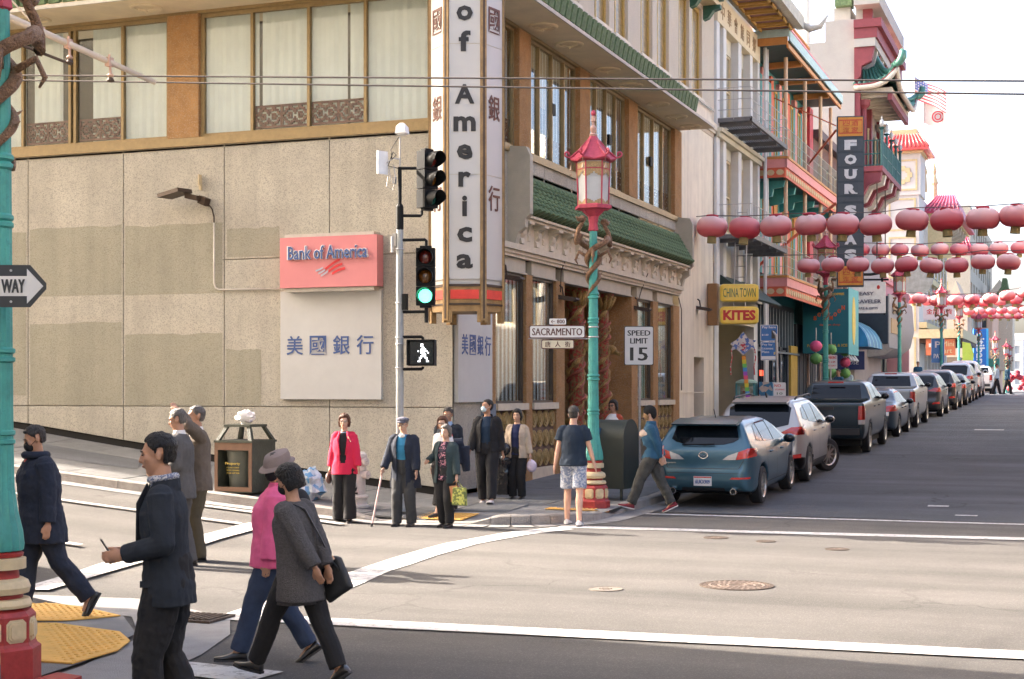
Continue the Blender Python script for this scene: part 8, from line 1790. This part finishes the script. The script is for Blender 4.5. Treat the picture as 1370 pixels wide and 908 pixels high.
# fabrics
F_suit = cloth('dark_navy_suit', (.013,.018,.027)); F_black = cloth('black_cloth', (.012,.012,.014)); F_navy = cloth('navy_coat', (.012,.018,.035)); F_grey = cloth('grey_suit', (.085,.080,.078)); F_brown = cloth('brown_suit', (.12,.095,.075))
F_knit = cloth('grey_knit', (.115,.108,.11), var=.25, vs=60, bump=.5, bs=160); F_pink = cloth('pink_fleece', (.72,.12,.27), var=.08); F_red = cloth('crimson_blazer', (.60,.018,.07), var=.06); F_jean = cloth('dark_jeans', (.03,.045,.085), var=.2); F_blue = cloth('blue_jumper', (.035,.22,.40)); F_teal = cloth('dark_teal_jacket', (.025,.045,.05)); F_char = cloth('charcoal_trousers', (.04,.042,.045))
F_beige = cloth('beige_jacket', (.46,.37,.28)); F_royal = cloth('royal_navy_jumper', (.012,.018,.07)); F_floral = cloth('floral_blouse', (.02,.015,.03), spk=(70,(.5,.22,.28),.78,.05)); F_dnavy = cloth('navy_tshirt', (.010,.022,.042)); F_short = cloth('patterned_shorts', (.20,.24,.34), spk=(40,(.45,.47,.52),.5,.1)); F_white = cloth('white_shirt', (.70,.68,.66)); F_check = cloth('checked_shirt', (.14,.16,.24), spk=(120,(.5,.5,.52),.55,.05)); F_lblue = cloth('light_blue_shirt', (.30,.42,.60))
F_rust = cloth('rust_jumper', (.42,.07,.03)); F_mar = cloth('maroon_vest', (.16,.02,.04)); F_steel = cloth('steel_blue_jacket', (.022,.085,.15)); F_gjean = cloth('washed_black_jeans', (.055,.055,.05), var=.35)
W_sneak = mat('white_trainer', (.68,.64,.62), .6); R_sneak = mat('maroon_sneaker', (.20,.02,.03), .7); W_sole = mat('white_sole', (.65,.6,.58), .6)
M_maskb = mat('black_mask', (.012,.012,.013), .9); M_maskw = mat('pale_blue_mask', (.55,.68,.72), .9)
# --- foreground: man in a dark suit looking down at his phone (walking left)
def ex1(J):
    k = J['k']; Hp = J['Hp']; t = J['t']; w = J['WR'][1]
    b = MB(); b.obox(w+Vector((-.07,.12,.035)), (.034,.006,0), (-.001,.005,.001), (.0,.035,.055)); b.build('phone', M_trim, t, local=True)
    # lapels, pocket flap, vent and sleeve seam
    S = J['S']
    for s in (-1, 1):
        b = MB(); b.rings([[S(h)+Vector((s*x*k, y*k, 0)) for x, y, h in q] for q in (((.015,.150,.10),(.06,.158,.13),(.085,.135,.42),(.06,.075,.53)), ((.018,.160,.10),(.063,.166,.13),(.09,.143,.42),(.064,.085,.53)))]); b.build('lapel', F_suit, t, smooth=True, local=True)
        b = MB(); b.obox(S(-.02)+Vector((s*.175*k,.06*k,0)), (.006,0,0), (0,.07*k,0), (0,0,.018*k)); b.build('pocket_flap', F_suit, t, local=True)
    b = MB(); b.tube([J['NB']+Vector((.055*k*math.cos(a)*1.25,.055*k*math.sin(a)*1.35,.012*k+.012*math.sin(a)*-1)) for a in [i*math.pi/8-.9 for i in range(15)]], .019*k, 8); b.build('shirt_collar', F_check, t, smooth=True, local=True)
person('man in a dark navy suit jacket and checked shirt holding a phone, in front', (-4.85, 7.25, 0), (-.90,-.43,0), 1.77, lean=.05, fL=(-.10,.10), fR=(.10,-.14), aR=.2, liftR=.02, hL=(-.16,.22,1.07), hR=(.12,.23,1.05), dep=.86, pL=(-.5,-1,-.3), pR=(.5,-1,-.3), pitch=-.12, vox=.0068,
    top=dict(m=F_suit, add=.028, bot=-.15, flare=.022, collar=.02, open=(.062,.012,.12), folds=.02, fs=.16), shirt=dict(m=F_check, add=.008, collar=1), legs=dict(m=F_black, add=.02, end=2, flare=.008, folds=.03), hair=('short', M_hair), width=1.04, extra=ex1)
# --- woman in grey knit with shoulder bag
def ex2(J):
    k = J['k']; t = J['t']; S = J['S']; b = MB(); pts = [S(.50)+Vector((-.10*k,-.01,.02)), S(.47)+Vector((-.04*k,-.135*k,.0)), S(.25)+Vector((.06*k,-.185*k,0)), S(.05)+Vector((.14*k,-.22*k,0)), S(-.03)+Vector((.16*k,-.28*k,0))]
    b.tube(pts, .014, 6, flat=.4); pts2 = [S(.50)+Vector((-.10*k,.0,.02)), S(.47)+Vector((-.05*k,.13*k,.0)), S(.25)+Vector((.08*k,.17*k,0)), S(.08)+Vector((.2*k,.05*k,0)), S(.0)+Vector((.23*k,-.18*k,0))]; b.tube(pts2, .013, 6); b.build('bag_strap', M_shoe, t, smooth=True, local=True)
    b = MB(); c = S(-.09)+Vector((.19*k,-.20*k,0)); b.rings([[c+Vector((dx, y*f, z*f)) for y, z in ((-.155,-.06),(.03,-.18),(.12,-.10),(.09,.10),(.0,.15),(-.05,.14))] for dx, f in ((-.03,.85),(-.018,1),(.018,1),(.03,.85))]); link('shoulder_bag', skin_mesh(b, .008, mat('black_bag_leather', (.022,.024,.026), .6), 'shoulder_bag', 3, .012), t, True)
    MB().tube([S(.08)+Vector((.13*k,-.225*k,0)), S(.05)+Vector((.14*k,-.235*k,0))], .018, 6).build('buckle', M_chrome, t, local=True)
    b = MB(); b.rings([[Vector((math.cos(a*math.pi/8)*.205*k, math.sin(a*math.pi/8)*.165*k-.0, z)) + Vector((J['P'].x, J['P'].y,0)) for a in range(16)] for z in (J['P'].z-.285*k, J['P'].z-.25*k)]); b.build('ribbed_hem', F_knit, t, smooth=True, local=True)
person('woman in a grey knit jumper with a black shoulder bag, hands clasped behind her', (-4.98, 9.0, 0), (-.985,.12,0), 1.50, fem=True, lean=.10, fL=(-.06,.36), fR=(.06,-.30), aL=-.15, aR=.6, liftR=.05, hL=(-.10,-.30,.84), hR=(.10,-.26,.82), pL=(-1,-.6,0), pR=(1,-.6,0), head=.25, pitch=-.42, vox=.0068,
    top=dict(m=F_knit, add=.040, bot=-.26, flare=.02, neck=.525, name='jumper', folds=.018), legs=dict(m=F_black, add=.012, end=1.94, folds=.015), hair=('bob', M_hair), mask=M_maskb, skin=M_skin, width=1.0, extra=ex2)
# --- woman in pink fleece and hat, behind the grey knit
def ex3(J):
    Hp = J['Hp']; m = cloth('taupe_hat', (.22,.17,.155)); sash(J, 'hat', 0, (.135,.14,.105,.102,.09,.05,.01), -.01, (.045,.038,.062,.10,.135,.15,.152), -.35, m)
    blob(J, 'backpack', [('e', J['S'](.3)+Vector((0,-.18,0)), (.13,.09,.2))], F_black, .014)
person('woman in a pink fleece and taupe hat half hidden behind the woman in grey', (-5.53, 9.62, 0), (-.92,-.40,0), 1.54, fem=True, lean=-.06, fL=(-.08,.26), fR=(.08,-.26), aR=.6, liftR=.05, hL=(-.22,.02,.80), hR=(.22,.0,.80), head=.9, pitch=-.1, vox=.009,
    top=dict(m=F_pink, add=.062, bot=-.12, flare=.012, collar=.03), legs=dict(m=F_jean, add=.018, end=1.95, folds=.02), hair=('bob', M_hair), mask=M_maskb, extra=ex3)
# --- man in the navy coat at the near left corner
def ex4(J):
    k = J['k']; t = J['t']; b = MB(); b.tube([J['NB']+Vector((.0,.075,.03)), J['NB']+Vector((.0,.13,-.10))], .010, 6); b.build('zip', mat('red_zip', (.45,.03,.03), .5), t, local=True)
    blob(J, 'hood_collar', [('t', [J['NB']+Vector((.095*math.cos(a),.02+.09*math.sin(a),.0)) for a in [i*math.pi/8-.2 for i in range(15)]], .035)], F_navy, .012)
person('man in a black mask and long navy coat stepping onto the yellow paving', (-8.37, 10.6, .03), (-.55,-.83,0), 1.68, lean=.06, fL=(-.10,-.38), fR=(.07,.16), aL=1.0, liftL=.10, hL=(-.27,.03,.77), hR=(.25,-.02,.78), head=-.15, pitch=-.38, vox=.0085,
    top=dict(m=F_navy, add=.048, bot=-.24, flare=.02, collar=.02, folds=.03), legs=dict(m=cloth('navy_trousers', (.014,.02,.038)), add=.018, end=1.97, flare=.008, folds=.03), hair=('short', M_hsalt), mask=M_maskb, width=1.12, extra=ex4)
# --- the two men in suits behind the foreground man
def ex5(J):
    t = J['t']; S = J['S']; b = MB(); b.ell(S(.32)+Vector((-.09,.15,0)), (.035,.02,.035), 10, 6); b.tube([S(.29)+Vector((-.09,.155,0)), S(.2)+Vector((-.09,.16,0))], [.02,.028], 6); b.build('red_rosette', mat('rosette_red', (.62,.06,.05), .7), t, smooth=True, local=True)
    MB().tube([S(.52)+Vector((0,.075,0)), S(.30)+Vector((0,.15,0))], [.018,.028], 6).build('necktie', F_mar, t, local=True)
person('grey haired man in a grey suit and white shirt with a red rosette', (-9.58, 14.54, 0), (-.96,-.28,0), 1.80, hL=(-.16,.20,1.05), hR=(.20,.24,1.02), fL=(-.09,.08), fR=(.09,-.10), pitch=-.25, vox=.0095,
    top=dict(m=F_grey, add=.034, bot=-.18, flare=.014, collar=-.01, open=(.07,.02,.05)), shirt=dict(m=F_white, collar=1), legs=dict(m=F_grey, add=.02, end=2), hair=('short', M_hgrey), width=1.08, extra=ex5)
person('man in a brown suit shading his eyes with a raised hand', (-9.70, 15.1, 0), (-.70,-.71,0), 1.83, hL=(-.14,.24,1.68), hR=(.27,.02,.86), pL=(-1,.2,-.2), vox=.0105, top=dict(m=F_brown, add=.034, bot=-.14, flare=.012, open=(.06,.02,.05)), shirt=dict(m=F_white, collar=1), legs=dict(m=cloth('olive_trousers', (.08,.065,.04)), add=.02, end=2), hair=('short', M_hgrey))
# --- crowd in the far crosswalk
def ex6(J):
    t = J['t']; w = J['WR'][1]; b = MB(); b.ell(w+Vector((.03,-.03,-.17)), (.05,.11,.09), 10, 7); b.tube([w+Vector((.02,.03,-.06)), w+Vector((.03,-.02,-.13))], .012, 6); b.build('handbag', mat('brown_bag', (.10,.05,.04), .5), t, smooth=True, local=True)
    S = J['S']; MB().tube([S(.45)+Vector((-.07,.13,0)), S(.36)+Vector((-.12,.13,0))], [.008,.004], 5).build('brooch', M_chrome, t, local=True)
    for s in (-1,1): MB().tube([S(.53)+Vector((s*.06,.07,0)), S(.40)+Vector((s*.085,.135,0)), S(.15)+Vector((s*.045,.15,0))], [.018,.024,.012], 6, flat=.4).build('lapel', F_red, t, smooth=True, local=True)
    MB().tube([S(.54)+Vector((.07*math.cos(a),.075*math.sin(a),-.03*max(0,math.sin(a)))) for a in [i*math.pi/8 for i in range(9)]], .006, 5).build('necklace', M_chrome, t, local=True)
person('woman in a crimson blazer and black flared trousers standing left of the hydrant', (-10.42, 20.25, .02), (.28,-.96,0), 1.63, fem=True, fL=(-.10,.07), fR=(.10,-.05), aL=.3, aR=.3, hL=(-.25,.10,.88), hR=(.24,-.02,.86), head=.0, glasses=True, skin=M_skin2, top=dict(m=F_red, add=.032, bot=-.17, flare=.02, open=(.075,.045,.02)), shirt=dict(m=F_black), legs=dict(m=F_black, add=.022, end=2, flare=.03), hair=('bob', M_hbrown), extra=ex6)
def ex7(J):
    k = J['k']; t = J['t']; m = cloth('grey_flat_cap', (.10,.10,.13), spk=(90,(.2,.2,.24),.6,.1)); Hp = J['Hp']
    blob(J, 'flat_cap', [('e', Hp(0,-.005,.085), (.098,.115,.042)), ('e', Hp(0,.07,.062), (.07,.06,.018))], m, .009)
    w = J['WR'][1]; tip = Vector((w.x+.14, w.y+.12, .0)); b = MB(); b.tube([w+Vector((.02,.05,-.04)), w+Vector((.02,-.05,-.05))], .016, 6); b.build('cane_handle', M_bronze, t, local=True); b = MB(); b.tube([w+Vector((.02,.0,-.05)), tip], .015, 8); b.build('cane', mat('pale_pink_cane', (.62,.42,.40), .4), t, local=True); MB().tube([tip+Vector((0,0,.05)), tip], .02, 8).build('cane_tip', M_trim, t, local=True)
    S = J['S']; b = MB(); b.ell(S(.51)+Vector((0,.075,0)), (.05,.03,.035), 10, 6); b.build('white_collar', F_white, t, smooth=True, local=True)
person('old man in a flat cap and navy coat leaning on a pale cane', (-9.35, 20.12, 0), (.05,-1,0), 1.62, lean=.10, fL=(-.13,.05), fR=(.11,.08), hL=(-.25,.14,.86), hR=(.28,.22,.92), pitch=-.25, glasses=True, skin=M_skin2, top=dict(m=F_navy, add=.042, bot=-.33, flare=.03, collar=.0, open=(.075,.07,-.5)), shirt=dict(m=F_blue, bot=-.02), legs=dict(m=F_char, add=.022, end=2), hair=('short', M_hgrey), width=1.1, extra=ex7)
def ex8(J):
    t = J['t']; w = J['WR'][-1]; m1 = mat('chevron_bag', (.40,.42,.10), .8, spk=(30,(.12,.15,.04),.5,.1)); m2 = mat('tan_bag', (.42,.18,.08), .7)
    for c, r, m, nm in ((w+Vector((-.08,.06,-.30)), (.11,.05,.13), m1, 'chevron_tote'), (w+Vector((.06,.0,-.27)), (.09,.04,.12), m2, 'tan_tote')):
        b = MB(); b.rings([[c+Vector((x*f, dy, z*f)) for x, z in ((-r[0],-r[2]),(r[0],-r[2]),(r[0]*.85,r[2]),(-r[0]*.85,r[2]))] for dy, f in ((-r[1],.92),(-r[1]*.4,1),(r[1]*.4,1),(r[1],.92))]); b.tube([c+Vector((-.05,0,r[2])), w+Vector((0,0,-.06)), c+Vector((.05,0,r[2]))], .006, 5); b.build(nm, m, t, smooth=30, local=True)
person('elderly woman in a floral blouse and dark teal jacket carrying a green bag', (-8.68, 20.1, 0), (-.12,-1,0), 1.50, fem=True, fL=(-.10,.05), fR=(.08,-.04), hL=(-.27,.10,.86), hR=(.30,.10,1.12), pR=(.6,-1,-.6), skin=M_skin2, top=dict(m=F_teal, add=.038, bot=-.18, flare=.02, open=(.08,.10,-.3)), shirt=dict(m=F_floral, add=.012, bot=-.13), legs=dict(m=F_black, add=.02, end=1.97), hair=('bob', M_hgrey), width=1.05, extra=ex8)
person('woman in a white top mostly hidden behind the old man with the cane', (-9.25, 21.3, .03), (-.35,-.94,0), 1.57, fem=True, fL=(-.08,.22), fR=(.08,-.24), aR=.5, liftR=.05, glasses=True, head=.5, skin=M_skin2, top=dict(m=F_white, add=.025, bot=-.05), legs=dict(m=F_black, add=.05, end=1.7), hair=('bob', M_hbrown))
def ex9(J):
    S = J['S']; k = J['k']; blob(J, 'folded_coat', [('t', [S(.22)+Vector((-.30,.18,.0)), S(.18)+Vector((-.12,.24,0)), S(.2)+Vector((.0,.24,0))], [.09,.10,.07]), ('t', [S(.16)+Vector((-.30,.18,0)), S(-.25)+Vector((-.34,.14,0))], [.10,.06]), ('t', [S(.2)+Vector((-.2,.22,0)), S(-.12)+Vector((-.22,.2,0))], [.08,.07])], F_navy, .012, .02)
    b = MB(); b.ell(S(.33)+Vector((-.08,.16,0)), (.04,.02,.04), 10, 6); b.tube([S(.3)+Vector((-.08,.165,0)), S(.22)+Vector((-.08,.17,0))], [.025,.03], 6); b.build('red_rosette', MATS['rosette_red'], J['t'], smooth=True, local=True)
    MB().tube([S(.53)+Vector((0,.075,0)), S(.30)+Vector((0,.15,0))], [.018,.026], 6).build('necktie', F_mar, J['t'], local=True)
person('man in a dark suit and blue shirt carrying a folded coat', (-9.41, 21.88, .08), (.12,-.99,0), 1.66, fL=(-.1,.08), fR=(.1,-.08), hL=(-.12,.24,1.08), pitch=-.3, glasses=True, top=dict(m=F_suit, add=.034, bot=-.15, flare=.012, open=(.075,.02,.08)), shirt=dict(m=F_lblue, collar=1), legs=dict(m=F_black, add=.02, end=2), hair=('short', M_hsalt), width=1.1, extra=ex9)
person('young man in a white face mask, black jacket and white trainers', (-9.2, 23.03, .10), (.15,-.99,0), 1.76, fL=(-.12,.24), fR=(.10,-.10), aL=-.2, hL=(-.26,-.04,.80), hR=(.28,.12,.86), head=-.75, pitch=.08, mask=M_maskw, shoe=(W_sneak, 0), top=dict(m=F_black, add=.036, bot=-.06, flare=.01, collar=.02, open=(.075,.095,-.3)), shirt=dict(m=cloth('navy_shirt', (.012,.03,.06)), add=.01, bot=-.04), legs=dict(m=F_black, add=.02, end=1.93), hair=('short', M_hair), width=1.0)
def ex10(J):
    w = J['WR'][-1]; b = MB(); crv = w+Vector((-.03,.0,-.20)); blob(J, 'plastic_bag', [('e', crv, (.09,.07,.11)), ('t', [w+Vector((0,0,-.08)), crv], [.02,.05])], mat('white_plastic_bag', (.65,.55,.66), .35, var=.2, vs=20), .012, .02)
    blob(J, 'black_bag', [('t', [J['S'](-.1)+Vector((.24,.12,0)), Vector((.26,.08,.10))], [.17,.13]), ('e', J['S'](.05)+Vector((.2,.15,0)), (.14,.1,.12))], mat('shiny_black_bag', (.012,.012,.014), .25, coat=.6), .014, .05)
person('woman in a beige jacket holding a white plastic bag and a black sack', (-9.02, 23.96, .12), (.05,-1,0), 1.56, fem=True, hL=(-.28,.05,.84), hR=(.2,.15,.85), skin=M_skin2, top=dict(m=F_beige, add=.034, bot=-.12, flare=.015, open=(.08,.085,-.3)), shirt=dict(m=F_royal, add=.012), legs=dict(m=F_black, add=.02, end=1.97), hair=('bob', M_hair), width=1.06, extra=ex10)
person('man in a navy t shirt and patterned shorts seen from behind', (-7.02, 21.0, 0), (-.10,.995,0), 1.78, fL=(-.12,.12), fR=(.12,-.16), aR=.1, hL=(-.27,-.02,.88), hR=(.32,.08,.80), skin=mat('skin_pale', (.62,.36,.26), .55, var=.06), shoe=(W_sneak, 0), top=dict(m=F_dnavy, add=.026, bot=-.06, flare=.012, sleeve=-.62, neck=.535, name='t_shirt', folds=.018), legs=dict(m=F_short, add=.008, end=.86), hair=('short', M_hsalt), width=1.04)
def ex11(J):
    Hp = J['Hp']; blob(J, 'beanie', [('e', Hp(0,-.02,.06), (.095,.11,.095)), ('e', Hp(0,-.075,.0), (.08,.05,.09))], mat('black_beanie', (.015,.015,.016), .95, bump=1, bs=90), .009)
    blob(J, 'curly_hair', [('e', Hp(0,.06,-.01), (.07,.045,.05)), ('e', Hp(.05,.05,-.04), (.035,.04,.05)), ('e', Hp(-.05,.05,-.04), (.035,.04,.05))], mat('sandy_hair', (.34,.20,.09), .8, var=.5, vs=60, bump=1), .009, .02)
    S = J['S']; b = MB(); 
    blob(J, 'black_panel', [('t', [S(-.08)+Vector((0,.0,0)), S(.10), S(.30)+Vector((0,.02,0))], [.170,.172,.155])], F_black, .012, .01)
    blob(J, 'cream_panel', [('e', S(.36)+Vector((0,.06,0)), (.172,.135,.085))], cloth('cream_panel', (.55,.44,.36)), .012, .01)
    MB().box(-.16,.16,-.20,-.185,J['P'].z-.02,J['P'].z+.16).build('magazine', mat('magazine_print', (.5,.4,.38), .6, spk=(18,(.5,.05,.05),.5,.05)), J['t'], local=True)
person('person in a black beanie and blue jacket striding left past the blue hatchback', (-6.55, 23.6, .02), (-.97,-.22,0), 1.72, lean=.02, fL=(-.08,.36), fR=(.06,-.34), aL=-.2, aR=.45, liftR=.04, hL=(-.10,-.18,.86), hR=(.12,-.22,.84), pL=(-1,-.8,0), pR=(1,-.8,0), pitch=-.2, skin=M_skin2, shoe=(R_sneak, 0, 1), top=dict(m=F_steel, add=.030, bot=-.05, collar=.03), legs=dict(m=F_gjean, add=.022, end=1.95, folds=.03), hair=(None, None), extra=ex11)
person('woman in sunglasses, rust jumper and maroon vest behind the mailboxes', (-8.35, 27.4, .2), (-.25,-.97,0), 1.62, fem=True, glasses='dark', hR=(.24,.1,.95), top=dict(m=F_rust, add=.03, bot=-.06), shirt=dict(m=F_white, add=.04, bot=.1), legs=dict(m=F_jean, add=.015, end=2), hair=('bob', M_hair))
person('woman in a grey top and maroon cardigan standing by the kite shop', (-8.75, 45.2, .72), (.1,-1,0), 1.60, fem=True, vox=.014, hL=(-.12,.2,1.0), hR=(.12,.22,1.02), top=dict(m=F_mar, add=.03, bot=-.1, open=(.09,.09,-.3)), shirt=dict(m=cloth('grey_top', (.25,.25,.26)), add=.012), legs=dict(m=F_black, add=.02, end=2), hair=('long', M_hair))
# small figures further up the street
fp, fj = person('far pedestrian in a pale jacket crossing at the crest', (-4.55, 90.5, 1.76), (.95,.3,0), 1.78, vox=.02, fL=(-.1,.25), fR=(.1,-.25), hL=(-.25,.15,.85), hR=(.25,-.15,.85), top=dict(m=cloth('pale_blue_jacket', (.4,.5,.55)), add=.03, bot=-.1), legs=dict(m=F_black, add=.02, end=2), hair=('short', M_hair), group='people far up the street')
fp2, _ = person('far pedestrian in a dark blue jacket crossing right of the pale jacketed one', (-4.0, 91.5, 1.76), (.95,.3,0), 1.76, vox=.02, fL=(-.1,-.2), fR=(.1,.2), top=dict(m=F_steel, add=.03, bot=-.1), legs=dict(m=F_black, add=.02, end=2), hair=('short', M_hair), group='people far up the street')
dup(fp2, (-8.6, 57.5, 1.05), 2.6, 'person in a dark jacket under the green and pink paper balls'); dup(fp, (-8.8, 61.2, 1.15), 3.0, 'person in a pale jacket in front of the moon shop windows'); dup(fp2, (-8.3, 84.0, 1.82), 3.4, 'small dark figure on the pavement by the third lantern post')
